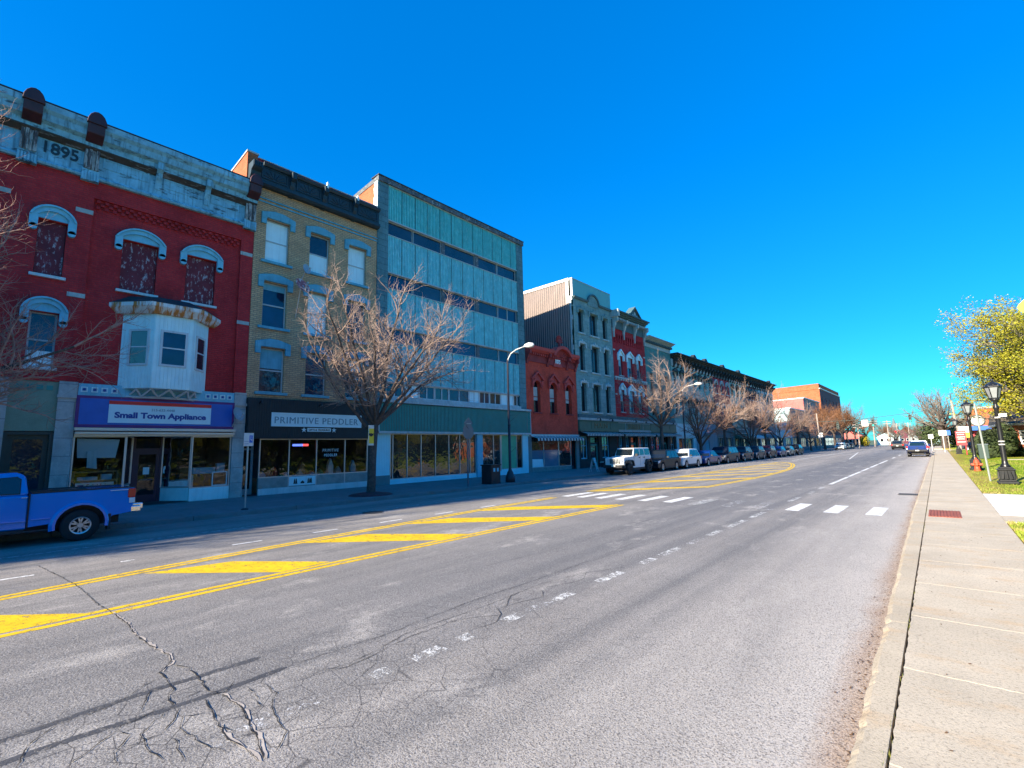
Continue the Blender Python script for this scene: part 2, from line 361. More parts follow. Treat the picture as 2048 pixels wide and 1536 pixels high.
def lawn():
    mt, t, b = new_mat('spring_lawn')
    p = coords(t, 'P')
    c = mixc(t, ramp(t, noise(t, p, .6, 6, .7), .35, .65), (.16,.28,.010), (.28,.36,.018))
    c = mixc(t, mth(t, 'MULTIPLY', ramp(t, noise(t, coords(t, 'P', (.8,.35,1)), .55, 6, .75), .50, .62), .85), c, (.52,.36,.10))
    sp = t.nodes.new('ShaderNodeSeparateXYZ'); t.links.new(p, sp.inputs[0])
    e = ramp(t, mth(t, 'ADD', sp.outputs[0], mth(t, 'MULTIPLY', noise(t, p, 1.3, 5), 1.6)), 3.0, 1.6)
    c = mixc(t, mth(t, 'MULTIPLY', e, .75), c, (.42,.28,.09))
    c = mixc(t, mth(t, 'MULTIPLY', ramp(t, noise(t, p, 30, 3), .5, .68), .5), c, (.04,.06,.01))
    t.links.new(c, b.inputs['Base Color']); b.inputs['Roughness'].default_value = .95; b.inputs['Specular IOR Level'].default_value = .1
    bump(t, b, noise(t, p, 35, 4), .05, .8)
    return mt
M['lawn'] = lawn()
def paint(name, col, wear, sc=9, thr=.5):
    mt, t, b = new_mat(name)
    p = coords(t, 'P')
    n = mth(t, 'ADD', mth(t, 'MULTIPLY', noise(t, p, sc, 6, .8), .7), mth(t, 'MULTIPLY', noise(t, p, 60, 2), .3))
    c = mixc(t, ramp(t, noise(t, p, 2, 4), .3, .7), [x*.8 for x in col], col)
    t.links.new(mth(t, 'SUBTRACT', 1.0, mth(t, 'MULTIPLY', ramp(t, n, thr, thr+.05), wear)), b.inputs['Alpha'])
    t.links.new(c, b.inputs['Base Color']); b.inputs['Roughness'].default_value = .7
    return mt
M['yellow'] = paint('yellow_road_paint', (.84,.54,.004), .8, thr=.535)
M['white_paint'] = paint('white_road_paint', (.80,.80,.78), .8, thr=.535)
M['worn_white'] = paint('worn_white_road_paint', (.68,.68,.66), 1.0, 7, .465)
M['worn_gone'] = paint('nearly_gone_white_road_paint', (.74,.74,.74), 1.0, 7, .42)
M['crackm'] = pmat('crack_shadow', (.018,.018,.02), var=.3)
M['crackd'] = pmat('crack_dust', (.42,.37,.32), var=.3, sc=9)
M['tyre_mark'] = paint('tyre_mark_rubber', (.075,.077,.085), .75, 14, .49)
M['rust_iron'] = pmat('rusted_tactile_plate', (.30,.085,.05), var=.3, sc=6)
M['iron'] = pmat('cast_iron', (.06,.055,.05), rough=.6, var=.3)

g = MB(); g.quad((-2500,-1500,-.3),(2500,-1500,-.3),(2500,4000,-.3),(-2500,4000,-.3))
M['earth'] = pmat('field_grass', (.10,.13,.05), var=.4, sc=.02)
tag(g.build('ground', M['earth']), kind='structure')
XK = -16.75
road = MB(); road.quad((XK-.1,-90,RZ),(-.55,-90,RZ),(-.55,96.5,RZ),(XK-.1,96.5,RZ))
road.quad((XK-.1,96.5,RZ),(60,96.5,RZ),(60,108,RZ),(XK-.1,108,RZ)); road.quad((XK-.1,108,RZ),(-.62,108,RZ),(-.62,900,RZ),(XK-.1,900,RZ))
ro = tag(road.build('road', M['asphalt']), kind='structure')
fw = MB(); fw.box(XK-.16, -42, -90, 200, -.32, 0.0)
tag(fw.build('far_pavement', M['walk_far']), kind='structure')
kb = MB()
y = -90.0
while y < 200:
    L = 3.05; j = rnd.uniform(-.008,.008); kb.box(XK-.15, XK+j, y, y+L-.012, -.32, .003+j*.3); y += L
tag(kb.build('far_kerb', M['walk_far'], bevel=.02), kind='structure')
# near kerb with a chipped front edge, the dark open joint behind it, and the walk
def chipped(y0, y1, x_front, x_back):
    mb = MB(); n = int((y1-y0)/.045); r = random.Random(3); rows = []
    wv = 0
    for i in range(n+1):
        yy = y0 + (y1-y0)*i/n; wv = .75*wv + r.uniform(-.007,.007)
        ch = abs(wv)*1.0; x_front = -.575 - .095*min(1, max(0, (yy-3)/13))
        rows.append([(x_front+.02+wv*.5, yy, -.3), (x_front+.012+wv, yy, -.035-ch*.5), (x_front+.05+ch+wv, yy, -.002), (x_back, yy, 0.0), (x_back, yy, -.3)])
    for i in range(n):
        for k in range(4):
            mb.quad(rows[i][k], rows[i+1][k], rows[i+1][k+1], rows[i][k+1])
    mb.quad(*rows[0]); mb.quad(*rows[-1][::-1])
    return mb
ko = tag(chipped(-12, 97, -.70, -.402).build('near_kerb', M['kerb']), kind='structure')
jm = MB(); jm.box(-.43, -.37, -12, 97, -.31, -.045); tag(jm.build('kerb_joint_soil', M['soil']), kind='structure')
wk = MB()
r5 = random.Random(5); pts = []
for i in range(1500):
    pts.append((-.386 + r5.uniform(-.006,.006), -12 + 109*i/1499))
wk.prism(pts[::-1] + [(.87,-12),(.87,97)][::1], 'z', -.3, 0.0)
wo_ = tag(wk.build('near_pavement', M['walk']), kind='structure')
lw = MB(); lw.box(.89, 60, -12, 14.4, -.3, -.012); lw.box(.89, 60, 21.2, 96, -.3, -.012)
tag(lw.build('lawn', M['lawn']), kind='structure')
lw2 = MB(); lw2.box(.5, 60, 108.5, 260, -.3, -.012); tag(lw2.build('far_lawn', M['lawn']), kind='structure')
wk2 = MB(); wk2.box(-.62, .5, 108.5, 300, -.3, 0); tag(wk2.build('far_corner_pavement', M['walk']), kind='structure')
pd = MB(); pd.box(.875, 40, 15.53, 21.15, -.3, .004); tag(pd.build('park_path', M['pad']), kind='structure')
pd = MB(); pd.box(.875, 40, 14.42, 15.52, -.3, .002); tag(pd.build('park_path_edge', M['walk']), kind='structure')
pp = MB(); pp.prism([(3.5,52.5),(40,66),(40,67.6),(3.5,54)], 'z', -.2, .004); tag(pp.build('lawn_path', M['walk']), kind='structure')
# red tactile plate set in the walk, with raised ribs
tp = MB(); tp.box(-.345, .22, 14.55, 15.86, -.05, .006)
tpo = tag(tp.build('tactile_plate', M['rust_iron'], label='rust red ribbed tactile plate set in pale pavement'), cat='tactile plate')
rb = MB()
for i in range(10): rb.box(-.33+i*.056, -.305+i*.056, 14.58, 15.83, .0055, .02)
rb.build('ribs', M['rust_iron'], tpo, bevel=.003)
dm = MB(); dm.box(-1.22, -.70, 21.25, 21.8, RZ-.05, RZ+.004)
dn = tag(dm.build('storm_drain', M['crackm'], label='iron storm drain grate in the gutter beside the near kerb'), cat='drain')
gr = MB()
for i in range(9): gr.box(-1.2+i*.056, -1.175+i*.056, 21.28, 21.77, RZ+.003, RZ+.015)
gr.box(-1.23,-.69,21.22,21.27,RZ,RZ+.016); gr.box(-1.23,-.69,21.78,21.83,RZ,RZ+.016); gr.build('grate', M['iron'], dn)
mh = MB(); mh.disc((-13.6, 8.6, RZ+.004), 'z', .33, .012, 24); tag(mh.build('manhole_cover', M['iron'], label='round iron manhole cover in shaded parking lane'), cat='manhole')

# ---------------------------------------------------------------- painted markings and cracks, parts of the road
Z1, Z2, Z3 = RZ+.002, RZ+.0032, RZ+.0044
def ribbon(pts, wd, z, jit=0, rr=None, taper=False):
    mb = MB(); L = []; n = len(pts)
    for i, (x, y) in enumerate(pts):
        a = pts[max(0, i-1)]; b = pts[min(n-1, i+1)]; dx, dy = b[0]-a[0], b[1]-a[1]; l = math.hypot(dx, dy) or 1
        ww = wd/2 * ((rr.uniform(1-jit, 1+jit)) if rr else 1)
        if taper and i in (0, n-1): ww *= .2
        L.append(((x-dy/l*ww, y+dx/l*ww, z), (x+dy/l*ww, y-dx/l*ww, z)))
    for i in range(n-1): mb.quad(L[i][0], L[i][1], L[i+1][1], L[i+1][0])
    return mb
def dense(pts, step, jit, rr):
    out = []
    for (a, b) in zip(pts, pts[1:]):
        d = math.hypot(b[0]-a[0], b[1]-a[1]); k = max(1, int(d/step))
        for i in range(k):
            f = i/k; out.append((a[0]+(b[0]-a[0])*f + rr.uniform(-jit, jit), a[1]+(b[1]-a[1])*f + rr.uniform(-jit, jit)))
    out.append(pts[-1]); return out
def smooth(pts, it=2):
    for _ in range(it):
        q = [pts[0]]
        for a, b in zip(pts, pts[1:]): q += [(a[0]*.75+b[0]*.25, a[1]*.75+b[1]*.25), (a[0]*.25+b[0]*.75, a[1]*.25+b[1]*.75)]
        pts = q + [pts[-1]]
    return pts
UP = [(-9.3,-4),(-9.98,.44),(-10.4,3.2),(-10.78,7.8),(-11.05,10.7),(-11.22,15.0)]
UP2 = [(-11.4,17.7),(-11.75,23),(-11.7,35),(-11.6,51)]
LO = [(-7.93,-4),(-7.93,.4),(-8.03,4.3),(-8.0,10.5),(-7.95,14.2)]
LO2 = [(-7.9,21.5),(-7.55,29),(-7.85,37),(-8.55,42),(-9.4,46.5),(-10.4,50),(-11.6,52)]
def off(pts, d): return [(x+d, y) for x, y in pts]
for L in (UP, UP2, LO, LO2):
    for d in (-.095, .095): ribbon(dense(smooth(off(L, d)), .3, .004, rnd), .115, Z2).build('yellow_line', M['yellow'], ro)
def stripe(p): MB().quad(*[(x, y, Z1) for x, y in p]).build('yellow_hatch', M['yellow'], ro)
stripe([(-9.45,-.5),(-9.1,.25),(-8.12,1.1),(-8.1,.2)])
for a in ([(-10.02,2.05),(-9.75,3.3),(-8.22,4.36),(-8.18,3.5)], [(-10.42,4.85),(-10.2,6.3),(-8.2,7.65),(-8.15,6.8)], [(-10.7,7.7),(-10.5,9.1),(-8.15,10.9),(-8.12,10.1)], [(-10.95,10.6),(-10.75,11.9),(-8.12,14.1),(-8.1,13.3)],
          [(-11.3,17.7),(-11.2,18.9),(-8.0,22.2),(-7.98,21.5)], [(-11.62,22.9),(-11.5,24.2),(-7.65,29.0),(-7.65,28.2)]):
    stripe(a[:2] + [a[2], a[3]])
for k in range(6):
    yu = 27.5 + k*4.1; yl = [33.4,37.2,41,44.5,47.5,50][k]; xl = [-7.8,-8.05,-8.5,-9.15,-9.9,-10.7][k]
    stripe([(-11.55, yu), (-11.5, yu+1.1), (xl, yl), (xl, yl-.7)])
for y0, y1 in ((-1.2,-.7),(.2,.87),(2.0,2.2),(3.87,4.47),(5.64,6.27),(7.5,8.2),(9.4,10.1),(11.3,12)):
    ribbon([(-11.5,y0),(-11.5,y1)], .09, Z1).build('short_white_dash', M['white_paint'], ro)
ribbon(dense([(-14.0,-8),(-14.0,26)], .5, .01, rnd), .09, Z1).build('parking_line', M['worn_white'], ro)
for y0, y1, mm in ((1.2,2.0,1),(2.42,2.6,0),(2.85,3.2,0),(3.42,3.6,0),(4.08,4.4,0),(4.5,4.95,1),(5.0,5.4,0),(6.05,6.7,0),(7.35,7.8,0),(8.1,8.9,0),(9.3,10.0,1),(10.3,11.1,0),(11.6,12.9,0),(13.4,14.6,0),(15.0,15.4,1),(17.6,19.0,0),(20.6,21.4,0),(22.5,23.6,0),(25.2,30.5,2),(31,36,2),(36.6,40.5,2),(41.5,47,2),(48,55.7,2),(62,66,2),(72,76,2)):
    ribbon(dense([(-3.82+.003*y0,y0),(-3.82+.003*y1,y1)], .12, .006, rnd), .15, Z1).build('white_dash', M[('worn_white','worn_gone','white_paint')[mm]], ro)
for i, x in enumerate((-11.1,-10.4,-9.6,-8.75,-7.85,-6.95,-6.0,-5.05,-4.2,-3.24,-2.32,-1.41)):
    y0 = 15.1 + .24*(i in (0,1,2,3,4,5)); mm = 'worn_gone' if i in (7,8) else ('worn_white' if i == 6 else 'white_paint')
    MB().quad(*[(x-.19,y0+.2,Z3),(x+.16,y0+.15,Z3),(x+.19,y0+2.0,Z3),(x-.15,y0+2.05,Z3)]).build('crosswalk_bar', M[mm], ro)
MB().quad((-13.3,33,Z1),(-13.2,33,Z1),(-13.2,95,Z1),(-13.3,95,Z1)).build('white_line', M['worn_white'], ro)
ribbon([(-7.0,60),(-9.5,92)], .12, Z1).build('white_line', M['white_paint'], ro)
ribbon([(-11.4,56),(-11.4,94)], .12, Z1).build('white_line', M['white_paint'], ro)
MB().quad((-7.6,93.5,Z1),(-.9,93.5,Z1),(-.9,94.2,Z1),(-7.6,94.2,Z1)).build('stop_line', M['white_paint'], ro)
CR = [[(-12.48,.96),(-11.14,1.12),(-10.07,1.22),(-9.22,1.26),(-8.45,1.27),(-7.94,1.32),(-7.29,1.36),(-6.87,1.35),(-6.38,1.36),(-6.03,1.39),(-5.79,1.43),(-5.55,1.4),(-5.37,1.28),(-5.18,1.27),(-4.94,1.28),(-4.78,1.21),(-4.59,1.19)],
[(-5.5,1.39),(-5.27,1.47),(-4.98,1.47),(-4.64,1.44),(-4.52,1.49),(-4.12,1.52),(-3.85,1.47),(-3.6,1.44),(-3.37,1.38)],[(-4.53,1.38),(-4.27,1.36),(-4.02,1.33),(-3.78,1.32),(-3.54,1.35),(-3.37,1.35)],
[(-4.59,1.19),(-4.33,.94),(-4.06,.92),(-3.84,.97)],[(-4.53,1.22),(-4.34,1.13),(-4.21,1.02),(-4.22,.79),(-4.0,.76)],[(-5.25,1.25),(-5.19,1.14),(-5.02,.95),(-4.95,.76),(-4.95,.58),(-4.81,.43),(-4.5,.35)],
[(-4.7,1.42),(-4.64,1.16),(-4.55,.88),(-4.38,.69),(-4.28,.57)],[(-4.37,1.2),(-4.19,1.14),(-4.0,1.17),(-3.87,1.17),(-3.66,1.25)],[(-4.1,1.08),(-3.87,1.06),(-3.74,1.05)],[(-4.66,1.64),(-4.52,1.53),(-4.58,1.41)],[(-4.43,1.68),(-4.26,1.67),(-4.02,1.6)],
[(-4.37,1.79),(-4.17,1.78),(-3.97,1.67),(-3.73,1.62),(-3.56,1.6),(-3.36,1.43)],[(-4.0,1.33),(-3.87,1.37),(-3.86,1.46)],[(-4.5,.86),(-4.37,.89),(-4.22,.79)],[(-5.04,1.15),(-4.82,1.05),(-4.68,1.0)],[(-4.36,1.2),(-4.28,1.32)],
[(-4.57,2.16),(-4.56,2.49),(-4.52,2.95),(-4.54,3.35),(-4.57,3.73),(-4.6,4.33),(-4.59,4.88),(-4.57,5.4),(-4.57,6.1),(-4.57,7.06)],
[(-4.27,2.02),(-4.25,2.19),(-4.19,2.45),(-4.26,2.78),(-4.36,3.13),(-4.38,3.48),(-4.35,3.9),(-4.34,4.37),(-4.35,4.96),(-4.38,5.44),(-4.23,6.23),(-3.89,6.98)],
[(-4.25,2.01),(-4.15,2.4),(-4.19,2.73),(-4.27,3.19),(-4.24,3.78),(-4.12,4.01),(-3.97,4.19)],[(-4.17,2.72),(-4.01,2.6),(-3.92,2.41),(-3.87,2.36)],[(-4.23,4.37),(-4.0,4.24),(-3.84,4.02),(-3.9,3.66)],[(-4.04,4.28),(-4.14,4.52),(-4.35,4.83),(-4.37,5.05)],
[(-4.21,5.26),(-4.08,5.16),(-3.99,5.01),(-4.13,4.45)],[(-4.24,5.33),(-4.02,5.92),(-4.23,6.47)],[(-4.51,6.95),(-4.5,8.09),(-4.4,8.92)],[(-9.93,4.82),(-10.23,6.83),(-10.11,8.31),(-9.82,10.3)],[(-5.95,4.73),(-5.8,5.21),(-5.74,6.0),(-5.6,6.97),(-5.63,8.73),(-5.75,11.75)],
[(-9.3,17.0),(-6,19.8),(-3.9,24.5),(-.9,25.2)],[(-4.6,7.4),(-4.7,9.5),(-4.6,12)]]
for i, c in enumerate(CR):
    near = min(p[1] for p in c) < 2.3
    pts = dense(c, .05 if near else .14, .012 if near else .02, rnd)
    ribbon(pts, .0055 if i not in (0, 1, 2) else .009, Z3+.0012, .75, rnd, True).build('crack', M['crackm'], ro)
for c in (CR[0][5:13], CR[1][4:], CR[2][2:]):
    ribbon(dense([(x+.01, y+.012) for x, y in c], .05, .014, rnd), .017, Z3, .8, rnd, True).build('crack_dust', M['crackd'], ro)
for c in ([(-5.0,-.4),(-4.98,.3),(-5.03,.75),(-5.02,1.28),(-4.99,1.98)], [(-4.63,-.4),(-4.63,.29),(-4.64,.7),(-4.56,1.19),(-4.58,2.04)]):
    ribbon(dense(smooth(c), .1, .004, rnd), .075, Z1, .15, rnd, True).build('tyre_mark', M['tyre_mark'], ro)
# weeds in the joint and leaf litter in the gutter
wd = MB(); rr = random.Random(11)
for i in range(450):
    yy = 1.5 + rr.random()**2.2*24
    if sin(yy*2.1)+sin(yy*5.3+1) < .1: continue
    x = -.40 + rr.gauss(0,.012); h = rr.uniform(.012,.04); a = rr.uniform(0,6.28); dx, dy = cos(a)*.005, sin(a)*.005
    wd.quad((x-dx,yy-dy,-.04),(x+dx,yy+dy,-.04),(x+rr.gauss(0,.018),yy+rr.gauss(0,.018),h*.7))
M['weed'] = pmat('joint_weed', (.16,.17,.035), var=.5, sc=20)
tag(wd.build('joint_weeds', M['weed']), kind='stuff')
lt = MB()
for i in range(1300):
    yy = 2 + rr.random()**1.6*34
    x = -.60 - .09*min(1, max(0, (yy-3)/13)) - abs(rr.gauss(0,.07)) if rr.random() < .75 else rr.uniform(-.4,.85)
    z = RZ+.006 if x < -.6 else .003
    s = rr.uniform(.003,.010); a = rr.uniform(0,6.28); u = (cos(a)*s, sin(a)*s); v = (-sin(a)*s*.5, cos(a)*s*.5)
    lt.quad((x-u[0]-v[0],yy-u[1]-v[1],z),(x+u[0]-v[0],yy+u[1]-v[1],z+.004),(x+u[0]+v[0],yy+u[1]+v[1],z+.007),(x-u[0]+v[0],yy-u[1]+v[1],z+.002))
M['litter'] = pmat('leaf_litter', (.10,.055,.025), var=.7, sc=30)
tag(lt.build('gutter_litter', M['litter']), kind='stuff')
# grass blades at the lawn edge
gb = MB()
for i in range(16000):
    if i < 6000: yy = 9 + rr.random()*5.4; x = .9 + rr.random()**1.5*2.2
    else: yy = 21.3 + rr.random()**1.5*30; x = .9 + rr.random()**1.3*9
    h = rr.uniform(.02,.06); a = rr.uniform(0,6.28); dx, dy = cos(a)*.008, sin(a)*.008
    gb.quad((x-dx,yy-dy,-.015),(x+dx,yy+dy,-.015),(x+rr.gauss(0,.03),yy+rr.gauss(0,.03),h))
M['blade'] = pmat('grass_blades', (.24,.31,.025), var=.5, sc=1.2, second=(.40,.30,.12), amt=.9, ssc=1.0, thr=.5)
tag(gb.build('grass', M['blade']), kind='stuff')
# ---------------------------------------------------------------- the row of buildings (street face in the plane x = X0)
X0 = -22.3
def wall_grid(mb, y0, y1, z0, z1, ops, X, rec):
    ys = sorted({y0, y1, *[o[0] for o in ops], *[o[1] for o in ops]}); zs = sorted({z0, z1, *[o[2] for o in ops], *[o[3] for o in ops]})
    ys = [v for v in ys if y0 <= v <= y1]; zs = [v for v in zs if z0 <= v <= z1]
    for a, b in zip(ys, ys[1:]):
        for c, d in zip(zs, zs[1:]):
            my, mz = (a+b)/2, (c+d)/2
            if any(o[0] < my < o[1] and o[2] < mz < o[3] for o in ops): continue
            mb.quad((X,a,c),(X,b,c),(X,b,d),(X,a,d))
    for a, b, c, d in ops:
        mb.quad((X,a,c),(X-rec,a,c),(X-rec,a,d),(X,a,d)); mb.quad((X,b,c),(X,b,d),(X-rec,b,d),(X-rec,b,c))
        mb.quad((X,a,c),(X,b,c),(X-rec,b,c),(X-rec,a,c)); mb.quad((X,a,d),(X-rec,a,d),(X-rec,b,d),(X,b,d))
def shell(root, y0, y1, z1, side, D=18, slope=.06, roofm='roof_far', zfront=None, z0=-.1, xs=None):
    zb = z1 - slope*D; a, b = y0+.006, y1-.006; X = X0-.02 if xs is None else xs
    mb = MB()
    for y in (a, b): mb.quad((X,y,z0),(X-D,y,z0),(X-D,y,zb),(X,y,z1))
    mb.quad((X-D,a,z0),(X-D,b,z0),(X-D,b,zb),(X-D,a,zb)); mb.build('side_wall', M[side], root)
    MB().quad((X,a,z1-.03),(X,b,z1-.03),(X-D,b,zb-.03),(X-D,a,zb-.03)).build('roof', M[roofm], root)
def window(root, y0, y1, z0, z1, rec=.14, fm='frame_pale', pm='pane', fw=.055, rail=.5, mull=0, board=None, X=None, name='window', grid=None):
    X = X0 if X is None else X
    xb, xf = X-rec-.05, X-rec+.01; g = MB()
    g.box(xb,xf,y0,y0+fw,z0,z1); g.box(xb,xf,y1-fw,y1,z0,z1); g.box(xb,xf,y0+fw,y1-fw,z0,z0+fw); g.box(xb,xf,y0+fw,y1-fw,z1-fw,z1)
    if rail: zr = z0+(z1-z0)*rail; g.box(xb+.005,xf+.004,y0+fw,y1-fw,zr-.03,zr+.03)
    for k in range(mull): ym = y0+(y1-y0)*(k+1)/(mull+1); g.box(xb+.006,xf+.002,ym-.03,ym+.03,z0+fw,z1-fw)
    if grid:
        for k in range(1, grid[0]): ym = y0+(y1-y0)*k/grid[0]; g.box(xb+.01,xf-.012,ym-.012,ym+.012,z0+fw,z1-fw)
        for k in range(1, grid[1]): zm = z0+(z1-z0)*k/grid[1]; g.box(xb+.011,xf-.013,y0+fw,y1-fw,zm-.012,zm+.012)
    o = g.build(name, M[fm], root)
    MB().quad((X-rec-.03,y0+.01,z0+.01),(X-rec-.03,y1-.01,z0+.01),(X-rec-.03,y1-.01,z1-.01),(X-rec-.03,y0+.01,z1-.01)).build('pane', M[pm], o)
    if board: 
        f0, f1, bm = board
        MB().box(X-rec-.028,X-rec-.012,y0+fw,y1-fw,z0+fw+(z1-z0-2*fw)*f0,z0+fw+(z1-z0-2*fw)*f1).build('board', M[bm], o)
    return o
def sill(root, y0, y1, z, m='hood2', h=.11, p=.09, X=None):
    X = X0 if X is None else X
    MB().box(X-.13, X+p, y0, y1, z-h, z).build('sill', M[m], root, bevel=.008)
def arch_pts(y0, y1, zs, zt, n=14):
    yc, w = (y0+y1)/2, (y1-y0)/2; h = zt-zs
    R = (w*w+h*h)/(2*h); zc = zt-R; a = math.asin(min(1, w/R)) if h <= w else pi - math.asin(min(1, w/R))
    return [(yc+R*sin(-a+2*a*k/n), zc+R*cos(-a+2*a*k/n)) for k in range(n+1)]
def arch_band(mb, y0, y1, zs, zt, th, x0, x1, n=14):
    o = arch_pts(y0, y1, zs, zt, n); i = arch_pts(y0+th, y1-th, zs, zt-th, n)
    mb.prism(o[::-1] + i, 'x', x0, x1)
def cornice(root, y0, y1, zl, zh, out, m, steps=5, name='cornice', X=None, curve=1.6):
    X = X0 if X is None else X
    prof = [(X-.1, zl)]
    for k in range(steps):
        f = ((k+1)/steps)**curve; z = zl+(zh-zl)*k/steps; zz = zl+(zh-zl)*(k+1)/steps
        prof += [(X+out*f, z), (X+out*f, zz)]
    prof += [(X-.1, zh)]
    return MB().prism(prof, 'y', y0, y1).build(name, M[m], root)
def bracket(mb, y, w, z0, z1, x1, X=None):
    X = X0 if X is None else X
    h = z1-z0
    mb.prism([(X-.02,z0),(X+x1*.22,z0),(X+x1*.30,z0+h*.25),(X+x1*.55,z0+h*.45),(X+x1*.62,z0+h*.62),(X+x1,z0+h*.72),(X+x1,z1),(X-.02,z1)], 'y', y-w/2, y+w/2)
def dome(mb, y, w, zb, zt, x0, x1, n=8):
    r = w/2; poly = [(y+r*cos(pi*k/n), zb+(zt-zb)*sin(pi*k/n)) for k in range(n+1)]
    mb.prism(poly, 'x', x0, x1)

# ======== red brick building dated 1895, with a white oriel ========
b1 = thing('brick_building', 'dark red brick building dated 1895 with pale cornice and white oriel window', 'building', (X0, 3.0, 0))
W = [(3.16,4.26,8.04,10.03),(5.24,6.31,8.04,10.03),(.86,1.58,8.04,10.03),(.90,1.60,4.84,6.75),(-1.62,-.52,8.04,10.03),(-3.7,-2.6,8.04,10.03),(-3.6,-2.6,4.84,6.75),(-1.6,-.6,4.84,6.75)]
mb = MB()
wall_grid(mb, 2.22, 7.22, 4.40, 11.3, W[:2], X0-.11, .2)
wall_grid(mb, -4.9, -.15, 4.40, 11.3, W[4:], X0-.11, .2)
wall_grid(mb, -.15, 2.22, 4.40, 12.0, [W[2], W[3]], X0, .2); wall_grid(mb, 7.22, 7.715, 4.40, 12.0, [], X0, .1); wall_grid(mb, -6.4, -4.9, 4.4, 12.0, [], X0, .1)
wall_grid(mb, 2.22, 7.22, 11.3, 12.0, [], X0, .1); wall_grid(mb, -4.9, -.15, 11.3, 12.0, [], X0, .1)
for y in (2.22, 7.22, -4.9, -.15): mb.quad((X0,y,4.4),(X0-.11,y,4.4),(X0-.11,y,11.3),(X0,y,11.3))
for a, b in ((2.22,7.22),(-4.9,-.15)): mb.quad((X0,a,11.3),(X0,b,11.3),(X0-.11,b,11.3),(X0-.11,a,11.3))
wall1 = mb.build('brick_wall', M['brick1'], b1)
for a, b in ((2.3,7.16),(-4.85,-.2)):
    dt = MB(); n = 40
    for k in range(n):
        y = a+(b-a)*k/n
        for r_ in range(3):
            if (k+r_) % 2 == 0: dt.box(X0-.112, X0-.03+.012*r_, y, y+(b-a)/n*.9, 10.93+.115*r_, 10.93+.115*r_+.10)
    dt.build('corbel_table', M['brick1'], wall1)
shell(b1, -6.4, 7.72, 13.4, 'brick1', roofm='roof_dark')
sb = MB()
for y0, y1 in ((1.75,2.23),(7.21,7.70),(-.2,.14)):
    for z in (10.62, 7.45): MB().box(X0-.02, X0+.02, y0, y1, z, z+.16).build('stone_block', M['pier_stone'], b1)
# cornice: frieze, crown, panels, brackets and four capped columns
MB().box(X0-.1, X0+.06, -6.4, 7.70, 12.0, 13.1).build('frieze', M['cornice1'], b1)
fm = MB(); fm.prism([(X0,11.95),(X0+.13,11.95),(X0+.17,12.02),(X0+.13,12.1),(X0+.062,12.14)], 'y', -6.4, 7.7)
fm.prism([(X0-.2,13.1),(X0+.26,13.1),(X0+.30,13.32),(X0+.46,13.40),(X0+.50,13.62),(X0+.60,13.74),(X0+.62,13.95),(X0-.2,13.97)], 'y', -6.4, 7.71)
fm.build('crown_moulding', M['cornice1'], b1)
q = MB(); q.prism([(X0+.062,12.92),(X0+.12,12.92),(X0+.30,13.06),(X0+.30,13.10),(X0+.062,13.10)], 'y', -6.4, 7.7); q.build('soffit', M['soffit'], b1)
MB().box(X0-.6, X0+.635, -6.4, 7.71, 13.972, 14.0).build('cornice_flashing', M['roof_dark'], b1)
for a, b in ((2.36,3.76),(4.22,5.44),(5.9,7.1),(-1.9,-.3),(-3.4,-2.2)):
    pn = MB()
    for p in ((a,b,12.52,12.57),(a,b,12.86,12.91),(a,a+.05,12.57,12.86),(b-.05,b,12.57,12.86)): pn.box(X0+.05, X0+.085, *p)
    k = a
    while k < b: pn.prism([(k,13.03),(k+.1,13.03),(k+.05,12.93)], 'x', X0+.061, X0+.10); k += .1
    pn.build('frieze_panel', M['cornice1'], b1)
for y in (4.05, 5.75, -2.05): 
    q = MB(); bracket(q, y, .2, 12.35, 13.38, .42); q.build('bracket', M['cornice1'], b1)
for y in (.40, 2.03, 7.48, -4.9):
    q = MB()
    for k in range(4): q.box(X0+.05, X0+.22+.03*(k % 2), y-.21+.105*k, y-.115+.105*k, 12.25, 13.3)
    q.build('column', M['rust_col'], b1)
    q = MB(); q.box(X0+.04, X0+.2, y-.25, y+.25, 11.82, 12.26)
    for k in range(6): q.box(X0+.19, X0+.225, y-.24+.083*k, y-.19+.083*k, 11.83, 12.15)
    q.build('column_base', M['cornice1'], b1)
    q = MB(); q.prism([(X0+.05,13.2),(X0+.35,13.25),(X0+.66,13.45),(X0+.70,13.8),(X0+.05,13.8)], 'y', y-.24, y+.24); dome(q, y, .56, 13.8, 14.27, X0+.05, X0+.74)
    q.build('column_cap', M['rust_dark'], b1, bevel=.02)
lettering('1895', .78, 1.68, 12.42, 12.86, X0+.06, M['corn2'], b1, bold=.02, name='date_numerals', thick=.03)
def hood_seg(root, y0, y1, zt, zear, m, X):
    q = MB(); e = .20
    arch_band(q, y0-.24, y1+.24, zt-.42, zt, .17, X, X+.13); arch_band(q, y0-.24, y1+.24, zt-.42, zt+.05, .06, X, X+.19)
    i = arch_pts(y0-.08, y1+.08, zt-.42, zt-.17, 14); q.prism(i[::-1] + [(y0-.08, zt-.45), (y1+.08, zt-.45)], 'x', X, X+.06)
    for a, b in ((y0-.24, y0-.02), (y1+.02, y1+.24)): q.box(X, X+.14, a, b, zear, zt-.40); q.disc((X+.07, (a+b)/2, zear), 'x', .11, .14, 12)
    q.build('window_hood', M[m], root)
